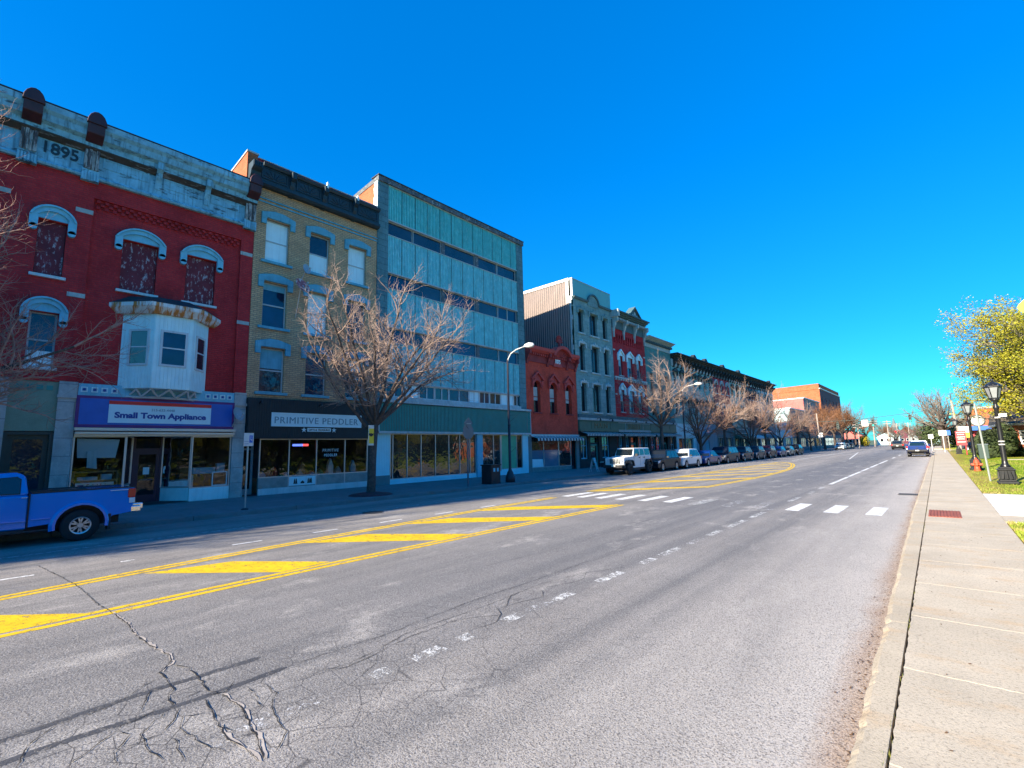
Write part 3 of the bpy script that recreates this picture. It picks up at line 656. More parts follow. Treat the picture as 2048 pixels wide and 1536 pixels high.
for i, o in enumerate(W):
    Xw = X0 if i in (2, 3) else X0-.11
    hood_seg(b1, o[0], o[1], o[3]+.47, o[3]-.36, 'hood1', Xw)
    sill(b1, o[0]-.1, o[1]+.1, o[2]+.02, 'white_trim', .1, .10, Xw)
    if i in (0, 1, 2, 4, 5): MB().box(Xw-.2, Xw-.13, o[0]+.01, o[1]-.01, o[2]+.01, o[3]-.01).build('boarded_window', M['board_red'], b1)
    else: window(b1, *o, X=Xw, fm='frame_pale', pm='pane_blue', board=(.0,.3,'board_white') if i == 3 else None)
# oriel
by = [(X0-.1, 3.37), (X0+.8, 4.19), (X0+.8, 5.40), (X0-.1, 6.17)]
oriel = MB(); oriel.prism(by, 'z', 4.30, 7.2).build('oriel', M['white_wood'], b1)
oo = [o for o in b1.children if o.name.startswith('oriel')][0]
gv = MB()
def on_face(a, b, u, z, out): 
    dx, dy = b[0]-a[0], b[1]-a[1]; L = math.hypot(dx, dy); nx, ny = dy/L, -dx/L
    return (a[0]+dx/L*u+nx*out, a[1]+dy/L*u+ny*out, z)
def face_box(mb, a, b, u0, u1, z0, z1, o0, o1):
    P = [on_face(a,b,u,z,o) for o in (o0,o1) for (u,z) in ((u0,z0),(u1,z0),(u1,z1),(u0,z1))]
    mb.add(P, [(0,1,2,3),(7,6,5,4),(0,4,5,1),(1,5,6,2),(2,6,7,3),(3,7,4,0)])
for a, b in zip(by, by[1:]):
    L = math.hypot(b[0]-a[0], b[1]-a[1]); n = int(L/.115)
    for k in range(n): face_box(gv, a, b, L*k/n+.006, L*(k+1)/n-.006, 4.31, 7.19, -.01, .014)
gv.build('beadboard', M['white_wood'], oo)
for (a, b), u0, u1 in zip(zip(by, by[1:]), (.38, .26, .34), (.98, .98, .88)):
    q = MB(); z0, z1 = 5.25, 6.46
    for bb in ((u0-.08,u0,z0-.1,z1+.08),(u1,u1+.08,z0-.1,z1+.08),(u0,u1,z1,z1+.08),(u0,u1,z0-.1,z0-.02),(u0,u1,(z0+z1)/2-.025,(z0+z1)/2+.025)): face_box(q, a, b, *bb, 0, .05)
    wi = q.build('oriel_window', M['white_trim'], b1)
    q = MB(); face_box(q, a, b, u0-.01, u1+.01, z0-.03, z1+.01, 0, .028); q.build('pane', M['pane_blue' if a is by[1] else 'pane'], wi)
ro_ = [(X0-.1,2.92),(X0+1.12,3.98),(X0+1.12,5.62),(X0-.1,6.62)]; ri = [(X0-.1,3.15),(X0+.92,4.1),(X0+.92,5.5),(X0-.1,6.4)]
q = MB()
for k in range(3): q.quad((*ri[k],7.12),(*ri[k+1],7.12),(*ro_[k+1],7.36),(*ro_[k],7.36)); q.quad((*ro_[k],7.36),(*ro_[k+1],7.36),(*ro_[k+1],7.50),(*ro_[k],7.50))
q.quad(*[(*p,7.12) for p in ri]); q.build('oriel_eave', M['rusty_eave'], b1)
q = MB(); tp_ = [(X0-.1,3.5),(X0+.5,4.3),(X0+.5,5.3),(X0-.1,6.0)]
for k in range(3): q.quad((*ro_[k],7.502),(*ro_[k+1],7.502),(*tp_[k+1],7.86),(*tp_[k],7.86))
q.quad(*[(*p,7.86) for p in tp_]); q.build('oriel_roof', M['roof_dark'], b1)
q = MB()
lo = [(X0,3.5),(X0+.72,4.22),(X0+.72,5.37),(X0,6.05)]
for k in range(3):
    a, b = lo[k], lo[k+1]
    for f, g_ in ((0,.5),(.5,1)):
        p1 = (a[0]+(b[0]-a[0])*f, a[1]+(b[1]-a[1])*f); p2 = (a[0]+(b[0]-a[0])*g_, a[1]+(b[1]-a[1])*g_)
        q.tube([(p1[0],p1[1],4.28),((p1[0]+p2[0])/2-.3,(p1[1]+p2[1])/2,4.02)], .04, 4); q.tube([(p2[0],p2[1],4.28),((p1[0]+p2[0])/2-.3,(p1[1]+p2[1])/2,4.02)], .04, 4)
q.tube([(X0+.02,3.6,4.0),(X0+.35,4.3,4.0),(X0+.35,5.3,4.0),(X0+.02,5.95,4.0)], .045, 4)
q.build('oriel_truss', M['white_trim'], b1)
# shop front
fz = MB().box(X0-.1, X0+.05, 2.30, 7.26, 3.98, 4.40).build('shop_frieze', M['hood1'], b1)
ey, ed = MB(), MB()
for y in (2.45,2.73,3.0,3.28,6.27,6.54,6.81,7.08):
    for p in ((y-.09,y+.09,4.10,4.13),(y-.09,y+.09,4.25,4.28),(y-.09,y-.06,4.13,4.25),(y+.06,y+.09,4.13,4.25)): ey.box(X0+.045, X0+.075, *p)
    ed.disc((X0+.06, y, 4.19), 'x', .045, .03, 12)
ey.build('square_ornament', M['board_white'], fz); ed.build('round_ornament', M['ink_blue'], fz)
sbd = MB().box(X0-.1, X0+.12, 2.27, 7.27, 2.86, 3.975).build('sign_board', M['purple'], b1)
MB().box(X0+.11, X0+.135, 2.36, 7.18, 2.96, 3.88).build('sign_panel', M['sign_blue'], sbd)
bn = MB().box(X0+.13, X0+.16, 3.15, 6.39, 3.03, 3.70).build('banner', M['banner'], sbd)
MB().box(X0+.13, X0+.161, 3.15, 6.39, 3.70, 3.83).build('banner_stripe', M['red_sign'], sbd)
lettering('Small Town Appliance', 3.32, 6.22, 3.14, 3.43, X0+.158, M['ink_blue'], sbd, bold=.045)
lettering('315-635-4448', 4.40, 5.14, 3.49, 3.585, X0+.158, M['ink_grey'], sbd, bold=.01)
q = MB(); q.box(X0-.1, X0+.3, 2.27, 7.30, 2.74, 2.84); q.box(X0-.1, X0+.24, 2.3, 7.29, 2.62, 2.70); q.box(X0-.1,X0+.1,2.3,7.29,2.55,2.62); q.build('awning_housing', M['frame_alu'], b1)
for y0, y1 in ((1.80,2.28),(7.27,7.74),(.12,.62),(-5.0,-4.5)): MB().box(X0-.15, X0+.06, y0, y1, -.05, 4.43).build('stone_pier', M['pier_stone'], b1)
for y0, y1 in ((1.78,2.29),(7.26,7.75),(.1,.64)): MB().box(X0-.1, X0+.11, y0-.01, y1+.01, 3.86, 3.97).build('pier_capital', M['pier_stone'], b1); MB().box(X0-.1, X0+.09, y0, y1, 0, .25).build('pier_base', M['pier_stone'], b1)
MB().box(X0-.2, X0-.03, .62, 1.80, 2.72, 4.42).build('green_panel', M['green_panel'], b1)
q = MB()
for k in range(4): q.box(X0-.04, X0-.015, .78+.24*k, .94+.24*k, 4.1, 4.26)
q.build('panel_ornament', M['teal_dark'], b1)
dr = MB().box(X0-.3, X0-.2, .62, 1.80, 0, 2.715).build('side_door', M['door_green'], b1); MB().box(X0-.205, X0-.19, .86, 1.56, .5, 2.45).build('pane', M['pane'], dr)
q = MB(); q.box(X0-.2,X0-.06,.62,.72,0,2.7); q.box(X0-.2,X0-.06,1.7,1.8,0,2.7); q.box(X0-.2,X0-.06,.72,1.7,2.6,2.7); q.build('door_frame', M['door_green'], b1)
# window A, recessed doorway, window B
inr = MB(); XI = X0-3.2
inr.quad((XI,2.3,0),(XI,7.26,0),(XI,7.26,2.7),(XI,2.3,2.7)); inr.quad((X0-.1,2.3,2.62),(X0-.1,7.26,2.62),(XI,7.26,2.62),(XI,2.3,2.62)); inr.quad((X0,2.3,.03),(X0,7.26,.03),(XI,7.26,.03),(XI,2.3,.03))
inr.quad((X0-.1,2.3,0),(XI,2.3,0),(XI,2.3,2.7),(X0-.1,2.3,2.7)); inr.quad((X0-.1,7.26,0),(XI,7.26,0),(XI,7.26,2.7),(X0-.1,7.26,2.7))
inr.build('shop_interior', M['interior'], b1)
def storefront(root, y0, y1, z0, z1, base, fm='frame_alu', gm='shop_glass', X=None, mulls=(), kick='white_wood'):
    X = X0 if X is None else X
    q = MB(); q.box(X-.1,X-.02,y0,y0+.045,z0,z1); q.box(X-.1,X-.02,y1-.045,y1,z0,z1); q.box(X-.1,X-.02,y0+.045,y1-.045,z1-.045,z1); q.box(X-.1,X-.02,y0+.045,y1-.045,z0,z0+.045)
    for y in mulls: q.box(X-.1,X-.015,y-.022,y+.022,z0+.045,z1-.045)
    o = q.build('shop_window', M[fm], root)
    MB().quad((X-.06,y0+.03,z0+.03),(X-.06,y1-.03,z0+.03),(X-.06,y1-.03,z1-.03),(X-.06,y0+.03,z1-.03)).build('pane', M[gm], o)
    if base > 0:
        MB().box(X-.14, X-.01, y0, y1, -.05, z0).build('kick_panel', M[kick], root)
    return o
storefront(b1, 2.30, 3.76, .78, 2.56, 1); storefront(b1, 5.84, 7.26, .50, 2.56, 1)
def side_glass(root, p0, p1, z0, z1, fm='frame_alu', gm='shop_glass', kick='white_wood'):
    q = MB(); (xa, ya), (xb, yb) = p0, p1
    for f in (0, 1): x, y = xa+(xb-xa)*f, ya+(yb-ya)*f; q.box(x-.025,x+.025,y-.025,y+.025,z0,z1)
    q.tube([(xa,ya,z0),(xb,yb,z0)], .03, 4); q.tube([(xa,ya,z1),(xb,yb,z1)], .03, 4)
    o = q.build('side_shop_window', M[fm], root); MB().quad((xa,ya,z0),(xb,yb,z0),(xb,yb,z1),(xa,ya,z1)).build('pane', M[gm], o)
    MB().quad((xa,ya,-.02),(xb,yb,-.02),(xb,yb,z0),(xa,ya,z0)).build('kick_panel', M[kick], root)
side_glass(b1, (X0-.1,3.77), (X0-1.2,4.15), .78, 2.56); side_glass(b1, (X0-.1,5.83), (X0-1.2,5.15), .56, 2.56)
q = MB(); q.box(X0-1.28,X0-1.2,4.15,4.27,0,2.55); q.box(X0-1.28,X0-1.2,5.06,5.15,0,2.55); q.box(X0-1.28,X0-1.2,4.27,5.06,2.0,2.12); q.box(X0-1.27,X0-1.22,4.27,5.06,.0,.32); q.box(X0-1.27,X0-1.22,4.27,4.39,.32,2.0); q.box(X0-1.27,X0-1.22,4.94,5.06,.32,2.0); q.box(X0-1.27,X0-1.22,4.39,4.94,1.88,2.0)
do = q.build('shop_door', M['door_purple'], b1); MB().quad((X0-1.25,4.39,.32),(X0-1.25,4.94,.32),(X0-1.25,4.94,1.88),(X0-1.25,4.39,1.88)).build('pane', M['shop_glass'], do)
MB().quad((X0-1.25,4.27,2.12),(X0-1.25,5.06,2.12),(X0-1.25,5.06,2.55),(X0-1.25,4.27,2.55)).build('transom', M['pane_black'], b1)
MB().tube([(X0-1.19,4.44,.85),(X0-1.15,4.44,.9),(X0-1.15,4.85,.9),(X0-1.19,4.85,.85)], .014, 6).build('door_handle', M['chrome'], do)
# what stands in the windows
ph = tag(MB().quad((X0-.35,2.48,1.80),(X0-.30,3.52,1.78),(X0-.26,3.60,2.44),(X0-.26,2.42,2.48)).build('window_poster', M['banner'], label='pale blue poster hanging behind the glass of the appliance shop'), cat='poster')
q = MB(); q.prism([(2.74,1.45),(3.02,1.40),(2.96,2.03),(2.72,2.04)], 'x', X0-.22, X0-.21); tag(q.build('paper_notice', M['board_white'], label='white paper notice taped below the pale poster in the appliance shop window'), cat='notice')
sh = thing('display_shelf', 'wooden display shelf with boxes behind left appliance shop window', 'shelf', (X0-.7, 3.05, 0))
M['shelf_wood'] = pmat('shelf_wood', (.28,.17,.09), var=.2, sc=5)
q = MB(); q.box(X0-.9,X0-.45,2.42,2.47,.2,1.32); q.box(X0-.9,X0-.45,3.62,3.67,.2,1.32); q.box(X0-.9,X0-.45,2.47,3.62,1.27,1.32); q.box(X0-.9,X0-.45,2.47,3.62,.95,1.0); q.build('shelf_frame', M['shelf_wood'], sh)
q = MB(); q.box(X0-.8,X0-.5,2.55,3.1,1.0,1.12); q.box(X0-.8,X0-.5,3.2,3.5,1.0,1.2); q.build('boxes', M['hood1'], sh)
fg = tag(MB().box(X0-.2,X0-.18,2.48,3.52,.60,.93).build('sign_card', M['banner'], label='white card reading Frigidaire at the foot of the left appliance shop window'), cat='sign')
lettering('Frigidaire', 2.78, 3.46, .66, .88, X0-.178, M['ink'], fg, bold=.015); MB().box(X0-.18,X0-.174,2.54,2.70,.70,.86).build('square_mark', M['ink_blue'], fg)
for y0, y1, z0, z1, lb in ((4.55,4.75,1.1,1.38,'white opening-hours notice on the purple shop door'),):
    tag(MB().box(X0-1.24,X0-1.232,y0,y1,z0,z1).build('paper_notice', M['board_white'], label=lb), cat='notice')
st = thing('display_stove', 'white kitchen stove with dark panel standing in doorway side of appliance shop', 'appliance', (X0-1.1, 5.95, 0))
MB().box(X0-1.4,X0-.9,5.75,6.2,0.05,1.0).build('body', M['white_wood'], st, bevel=.02); MB().box(X0-1.4,X0-1.3,5.75,6.2,1.0,1.3).build('back_panel', M['ink'], st)
q = MB(); q.box(X0-.5,X0-.3,6.0,6.8,1.05,1.3); q.box(X0-.5,X0-.3,6.85,7.15,1.1,1.45); tag(q.build('display_boxes', M['hood1'], label='pale blue boxes displayed behind right appliance shop window'), cat='boxes')
MB().box(X0-.03,X0-.005,6.6,7.2,.52,1.1).build('white_frame', M['white_trim'], b1) if False else None
q = MB()
for p in ((6.62,6.66,.55,1.12),(7.14,7.18,.55,1.12),(6.66,7.14,.55,.59),(6.66,7.14,1.08,1.12)): q.box(X0-.05,X0-.03,*p)
tag(q.build('empty_picture_frame', M['white_trim'], label='thin white empty frame leaning in right appliance shop window corner'), cat='frame')
def dish(name, label, c, r, m, tilt, back, group=None):
    t = thing(name, label, 'satellite dish', c, group=group)
    q = MB(); n = 20; rings = [(0,0),(.35*r,.02*r),(.7*r,.09*r),(r,.2*r)]
    R_ = Matrix.Rotation(tilt[0],4,'Z') @ Matrix.Rotation(tilt[1],4,'Y')
    o = 0
    for rr_, h in rings[1:]:
        for k in range(n): a = 2*pi*k/n; q.v.append(tuple(Vector(c) + R_ @ Vector((h, rr_*cos(a)*.86, rr_*sin(a)))))
    q.v.append(tuple(c)); ce = len(q.v)-1
    for k in range(n): q.f.append((ce, k, (k+1) % n))
    for i in range(2):
        for k in range(n): q.f.append((i*n+k, (i+1)*n+k, (i+1)*n+(k+1) % n, i*n+(k+1) % n))
    q.build('reflector', M[m], t, smooth=True)
    e = Vector(c) + R_ @ Vector((r*.95, 0, -r*.25)); s = Vector(c) + R_ @ Vector((.1*r, 0, -r*.9))
    MB().tube([s, e], .018, 5).build('feed_arm', M['frame_alu'], t); MB().disc(tuple(e), 'x', .04, .09, 10).build('receiver', M['frame_pale'], t)
    MB().tube([Vector(c), Vector(c)+Vector((-.12,0,-.1)), Vector(back)], .022, 6).build('bracket', M['frame_alu'], t)
    return t
M['dish_grey'] = pmat('grey_dish_paint', (.30,.36,.40), rough=.4, var=.08); M['dish_red'] = pmat('rusty_red_dish', (.30,.07,.08), rough=.6, var=.3, second=(.6,.5,.48), amt=.9, ssc=7, thr=.5)
dish('satellite_dish', 'grey satellite dish on the blue sign board of the appliance shop', (X0+.55, 7.25, 3.45), .30, 'dish_grey', (.5,-.35), (X0+.1, 7.22, 2.95))

# ======== buff brick building, three storeys over a dark sign band ========
b2 = thing('brick_building', 'buff brick building with slate blue window hoods and dark cornice', 'building', (X0, 10.9, 0))
cols = ((8.23,9.30),(10.31,11.34),(12.39,13.45)); rows = ((10.66,12.68),(7.55,9.64),(4.54,6.56))
ops = [(a,b,c,d) for c, d in rows for a, b in cols]
mb = MB(); wall_grid(mb, 7.73, 14.095, 4.2, 15.24, ops, X0, .2); mb.build('brick_wall', M['brick2'], b2)
MB().box(X0-.35, X0-.004, 7.73, 14.09, 15.24, 15.5).build('parapet', M['brick1'], b2)
shell(b2, 7.73, 14.1, 15.2, 'orange_brick', slope=.085)
q = MB(); q.prism([(X0+.01,13.9),(X0+.01,15.62),(X0-18,14.1),(X0-18,12.0)], 'y', 7.28, 7.722); q.build('party_wall', M['orange_brick'], b2)
q = MB(); q.prism([(X0+.04,15.62),(X0+.04,15.70),(X0-18,14.18),(X0-18,14.1)], 'y', 7.24, 7.76); q.box(X0-.4,X0+.03,7.76,14.09,15.5,15.545); q.build('coping', M['frame_pale'], b2)
cn = MB(); cn.box(X0-.05, X0+.20, 7.75, 14.09, 14.28, 15.2); cn.prism([(X0-.05,14.12),(X0+.24,14.12),(X0+.34,14.2),(X0+.34,14.34),(X0+.202,14.42)], 'y', 7.73, 14.09); cn.prism([(X0,15.1),(X0+.3,15.1),(X0+.36,15.2),(X0+.36,15.26),(X0,15.26)], 'y', 7.9, 14.09)
cn.build('cornice', M['corn2'], b2)
pn = MB()
for a, b in ((7.85,9.02),(9.45,10.68),(11.08,12.36),(12.78,14.0)):
    for p in ((a,b,14.5,14.55),(a,b,15.03,15.08),(a,a+.05,14.55,15.03),(b-.05,b,14.55,15.03)): pn.box(X0+.19, X0+.235, *p)
    for k in range(7):
        an = pi*(k+.5)/7; yc = (a+b)/2
        pn.tube([(X0+.205,yc+.1*cos(an),14.56+.06*sin(an)),(X0+.205,yc+(b-a)*.42*cos(an),14.56+.42*sin(an))], .022, 4)
pn.build('sunburst_panel', M['corn2'], b2)
for y in (9.24,10.88,12.57):
    q = MB(); bracket(q, y, .2, 14.08, 15.22, .52); q.build('bracket', M['corn2'], b2)
q = MB(); bracket(q, 7.55, .42, 14.0, 15.0, .6)
for k in range(5): q.box(X0, X0+.64, 7.36+.08*k, 7.41+.08*k, 14.75, 15.0)
q.build('end_bracket', M['corn2'], b2)
for y, z in ((10.9,15.44),(12.6,15.38)): MB().prism([(y-.06,15.12),(y+.05,15.1),(y+.07,z-.1),(y-.02,z)], 'x', X0+.4, X0+.53).build('peeling_cap', M['board_white'], b2)
q = MB(); q.box(X0-.01,X0+.07,7.74,14.09,13.58,13.63); q.box(X0-.01,X0+.05,7.74,14.09,13.42,13.48); q.build('string_course', M['hood2'], b2)
def hood_flat(root, y0, y1, z1, m):
    q = MB(); e = .24
    q.prism([(y0-e,z1-.05),(y0-e,z1+.24),((y0+y1)/2-.2,z1+.40),((y0+y1)/2+.2,z1+.40),(y1+e,z1+.24),(y1+e,z1-.05),(y1+.0,z1-.05),(y1,z1+.02),(y0,z1+.02),(y0,z1-.05)][::-1], 'x', X0-.01, X0+.11)
    q.box(X0-.01,X0+.105,y0-e,y0-.01,z1-.3,z1-.051); q.box(X0-.01,X0+.105,y1+.01,y1+e,z1-.3,z1-.051)
    q.build('window_hood', M[m], root, bevel=.012)
bd = {0:(0,1,'board_white'), 1:(0,.5,'board_white'), 2:(0,1,'board_white'), 4:(.0,1,'board_white'), 3:(.86,1,'hood2'), 6:(.55,1,'hood2'), 8:(.72,1,'board_white')}
for i, o in enumerate(ops):
    window(b2, *o, pm='pane_blue' if i in (3,7,8) else 'pane', board=bd.get(i), fm='frame_pale'); hood_flat(b2, o[0], o[1], o[3]+.02, 'hood2'); sill(b2, o[0]-.17, o[1]+.17, o[2]+.005, 'hood2', .12, .1)
sbd = MB().box(X0-.1, X0+.28, 7.77, 14.06, 2.46, 4.24).build('sign_band', M['awning_black'], b2)
q = MB()
for k in range(60): q.box(X0+.275, X0+.29, 7.79+.1045*k, 7.875+.1045*k, 2.48, 4.22)
q.build('sign_band_boards', M['awning_black'], sbd)
q = MB(); q.box(X0+.28,X0+.33,8.72,13.15,3.0,3.05); q.box(X0+.28,X0+.33,8.72,13.15,3.57,3.62); q.box(X0+.28,X0+.33,8.72,8.77,3.05,3.57); q.box(X0+.28,X0+.33,13.10,13.15,3.05,3.57); q.box(X0+.28,X0+.31,8.77,13.10,3.05,3.57)
sg = q.build('shop_sign', M['banner'], b2)
lettering('PRIMITIVE PEDDLER', 8.86, 12.96, 3.14, 3.43, X0+.309, M['ink_grey'], sg, bold=.0, spacing=1.12, thick=.02)
q = MB()   # serif feet of the carved letters
gs = MB().box(X0+.28, X0+.30, 10.36, 11.52, 2.78, 2.95).build('shop_sign', M['banner'], b2); lettering('GIFTS & TREASURES', 10.42, 11.46, 2.82, 2.91, X0+.299, M['ink'], gs, bold=.01)
for yc in (10.20, 11.68):
    pts = []
    for k in range(10): a = pi/2+2*pi*k/10; r_ = .13 if k % 2 == 0 else .05; pts.append((yc+r_*cos(a), 2.86+r_*sin(a)))
    MB().prism(pts, 'x', X0+.29, X0+.31).build('star', M['banner'], b2)
q = MB()
for y in (8.2,10.9): q.tube([(X0+.28,y,4.0),(X0+.55,y,4.1),(X0+.6,y,3.95)], .03, 6)
q.build('sign_lamp', M['ink'], b2)
storefront(b2, 8.40, 13.75, .74, 2.46, 1, mulls=(9.70,11.0,12.47), kick='marble')
q = MB(); q.box(X0-.1,X0-.005,8.40,13.75,.0,.28); q.build('plinth', M['white_trim'], b2)
q = MB()
for y in (9.70,11.0,12.47): q.box(X0-.05,X0-.002,y-.022,y+.022,.28,.75)
q.build('kick_mullion', M['frame_alu'], b2)
wp = MB().box(X0-.02,X0+.005,9.73,10.97,.32,.72).build('white_panel', M['board_white'], b2)
q = MB()
for yc in (9.98, 10.06, 10.62, 10.70, 10.76):
    for k in range(3): q.prism([(yc-.06+.012*k,.40+.07*k),(yc+.06-.012*k,.40+.07*k),(yc,.51+.07*k)], 'x', X0+.004, X0+.01)
q.prism([(10.26,.40),(10.44,.40),(10.44,.46),(10.35,.53),(10.26,.46)], 'x', X0+.004, X0+.01); q.build('tree_motif', M['ink'], wp)
q = MB(); q.box(X0-.75,X0-.69,7.80,7.88,0,2.44); q.box(X0-.75,X0-.69,8.30,8.40,0,2.44); q.box(X0-.75,X0-.69,7.88,8.30,1.98,2.06); q.box(X0-.75,X0-.7,7.88,8.30,0,.28)
do = q.build('shop_door', M['frame_pale'], b2); MB().quad((X0-.72,7.88,.28),(X0-.72,8.30,.28),(X0-.72,8.30,2.44),(X0-.72,7.88,2.44)).build('pane', M['shop_glass'], do)
inr = MB(); XI = X0-4
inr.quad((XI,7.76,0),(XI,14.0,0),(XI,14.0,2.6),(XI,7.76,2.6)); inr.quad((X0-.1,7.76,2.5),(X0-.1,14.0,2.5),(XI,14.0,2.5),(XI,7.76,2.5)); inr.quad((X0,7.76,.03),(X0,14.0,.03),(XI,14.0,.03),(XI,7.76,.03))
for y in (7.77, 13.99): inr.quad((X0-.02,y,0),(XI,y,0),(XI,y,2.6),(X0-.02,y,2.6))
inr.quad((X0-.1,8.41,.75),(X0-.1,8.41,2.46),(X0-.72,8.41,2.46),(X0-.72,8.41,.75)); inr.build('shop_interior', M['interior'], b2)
q = MB(); q.box(X0-.14, X0-.02, 13.75, 14.06, 0, 2.46); q.build('end_pier', M['awning_black'], b2)
wt = lettering('PRIMITIVE', 11.32, 12.14, 1.83, 1.97, X0-.058, M['board_white'], b2, bold=.0, spacing=1.2, name='window_lettering', thick=.004); lettering('PEDDLER', 11.40, 12.08, 1.60, 1.73, X0-.058, M['board_white'], b2, bold=.015, spacing=1.2, name='window_lettering', thick=.004)
M['neon'] = bpy.data.materials.new('open_sign_glow'); M['neon'].use_nodes = True
nb = M['neon'].node_tree.nodes['Principled BSDF']; nb.inputs['Base Color'].default_value = (.05,.1,.5,1); nb.inputs['Emission Color'].default_value = (.12,.2,1,1); nb.inputs['Emission Strength'].default_value = .8
M['neon_r'] = M['neon'].copy(); M['neon_r'].name = 'open_sign_red_glow'; M['neon_r'].node_tree.nodes['Principled BSDF'].inputs['Emission Color'].default_value = (1,.08,.05,1)
ls = thing('lit_sign', 'small lit blue and red sign hanging in the dark shop window', 'sign', (X0-.3, 10.35, 2.15))
MB().box(X0-.34,X0-.30,9.98,10.45,2.12,2.22).build('blue_bar', M['neon'], ls); MB().box(X0-.34,X0-.30,10.45,10.72,2.12,2.22).build('red_bar', M['neon_r'], ls)
rr = random.Random(21); dk = ['shelf_wood','hood1','brick4','green_paint','board_white','ink_grey']
for k in range(14):
    y = 8.6+5.0*k/14+rr.uniform(0,.2); h = rr.uniform(.3,1.0); xx = X0-rr.uniform(.5,1.6); mm = dk[k % 6]
    col_ = dict(shelf_wood='wooden',hood1='pale blue',brick4='red',green_paint='green',board_white='white',ink_grey='grey')[mm]
    bt = thing('gift_display', '%s gift display %s behind the gift shop glass' % (col_, ['beside the door','near the door','under the lit sign','left of the white panel','above the white panel','right of the white panel','behind the white panel','behind the window lettering','below the window lettering','right of the window lettering','left of the tree','behind the tree trunk','close to the right pier','against the right pier'][k]), 'display', (xx, y, 0), group='displays in the gift shop window')
    q = MB(); q.box(xx-.15,xx+.15,y-.16,y+.16,0.03,.55); q.build('stand', M['shelf_wood'], bt); q = MB(); q.prism([(y-.14,.55),(y+.14,.55),(y+.14,.55+h*.6),(y,.55+h),(y-.14,.55+h*.6)], 'x', xx-.1, xx+.1); q.build('goods', M[mm], bt)
dish('satellite_dish', 'rusty red satellite dish on a pole before the buff brick wall', (X0+.75, 9.65, 9.55), .42, 'dish_red', (.25,-.5), (X0+.02, 9.72, 8.2))
dish('satellite_dish', 'small slate blue satellite dish above the rusty red one', (X0+.6, 9.9, 10.5), .26, 'dish_grey', (.3,-.25), (X0+.02, 9.8, 9.8))

# ======== teal panelled building ========
b3 = thing('office_building', 'teal metal panelled building with ribbon windows and teal sign band', 'building', (X0, 20.4, 0))
for a, b in ((14.11,14.82),(26.06,26.78)): MB().box(X0-.3,X0+.03,a,b,4.4,17.15).build('stone_pier', M['pier_blue'], b3)
shell(b3, 14.11, 26.78, 17.3, 'orange_brick', slope=.08, xs=X0-.02)
q = MB(); rr = random.Random(4)
for k in range(30):
    z = 14.3+3.0*k/30; q.box(X0-.25-rr.uniform(0,.14), X0+.02, 14.085, 14.12, z, z+.1)
q.build('mortar_edge', M['board_white'], b3)
q = MB(); q.prism([(X0+.12,17.14),(X0+.12,17.42),(X0-18,15.98),(X0-18,15.9)], 'y', 14.08, 14.4); q.box(X0-.5,X0+.13,14.4,26.82,17.15,17.44); q.build('roof_edge', M['teal_roofedge'], b3)
MB().box(X0-.6,X0+.16,14.06,26.84,17.442,17.50).build('roof_cap', M['roof_dark'], b3)
q = MB()
for z in (15.0,11.86,8.66): q.quad((X0-.45,14.8,z-1.2),(X0-.45,26.08,z-1.2),(X0-.45,26.08,z+.3),(X0-.45,14.8,z+.3))
q.build('backing_wall', M['roof_dark'], b3)
def corrugated(y0, y1, z0, z1, m, pitch=.115, seams=()):
    q = MB(); n = int((y1-y0)/pitch); pr = []
    for k in range(n):
        y = y0+(y1-y0)*k/n; d = (y1-y0)/n
        pr += [(y, 0), (y+d*.55, 0), (y+d*.62, -.03), (y+d*.93, -.03)]
    pr.append((y1, 0))
    for (ya, xa), (yb, xb) in zip(pr, pr[1:]): q.quad((X0+xa,ya,z0),(X0+xb,yb,z0),(X0+xb,yb,z1),(X0+xa,ya,z1))
    o = q.build('metal_panel', M[m], b3)
    s = MB(); k = y0+.95
    while k < y1: s.box(X0-.01, X0+.008, k-.013, k+.013, z0, z1); k += .965
    s.build('seam', M['frame_dark'], o)
    t = MB(); t.box(X0-.12,X0+.035,y0,y1,z0-.07,z0+.0); t.box(X0-.12,X0+.03,y0,y1,z1,z1+.05); t.build('panel_trim', M['frame_pale'], o)
corrugated(14.82, 26.06, 15.04, 17.10, 'teal_top'); corrugated(14.82, 26.06, 11.90, 14.08, 'teal'); corrugated(14.82, 26.06, 8.74, 10.90, 'teal'); corrugated(14.82, 26.06, 5.62, 7.78, 'teal')
for (z0, z1) in ((14.13,14.97),(10.95,11.83),(7.83,8.67)):
    for j, (a, b) in enumerate(((14.86,16.60),(16.66,18.83),(19.12,21.80),(22.12,24.0),(24.05,26.02))):
        window(b3, a, b, z0, z1, rec=.12, fm='frame_pale', pm=['pane_blue','pane','pane_blue','pane','pane_blue'][j] if z0 < 14 else 'pane', fw=.03, rail=0, mull=1 if (z0 < 12 and j == 4) else 0, name='ribbon_window')
    q = MB(); q.box(X0-.2,X0-.06,18.84,19.11,z0,z1); q.box(X0-.2,X0-.06,21.81,22.11,z0,z1); q.build('window_post', M['teal_roofedge'], b3)
yy = 14.86
for j, wd_ in enumerate((1.1,1.1,1.15,1.1,1.7,.9,.95,1.1,1.3,.75)):
    window(b3, yy, yy+wd_, 4.78, 5.55, rec=.1, fm='white_trim', pm='pane' if j % 2 else 'pane_blue', fw=.05, rail=0, mull=1, board=(0,1,'board_white') if j in (1,5,8) else None, name='ribbon_window'); yy += wd_+.025
q = MB(); q.box(X0-.3,X0+.30,14.2,26.98,4.42,4.56); q.box(X0-.3,X0+.12,14.82,26.06,4.56,4.76); q.build('canopy_slab', M['orn'], b3)
q = MB(); n = 118
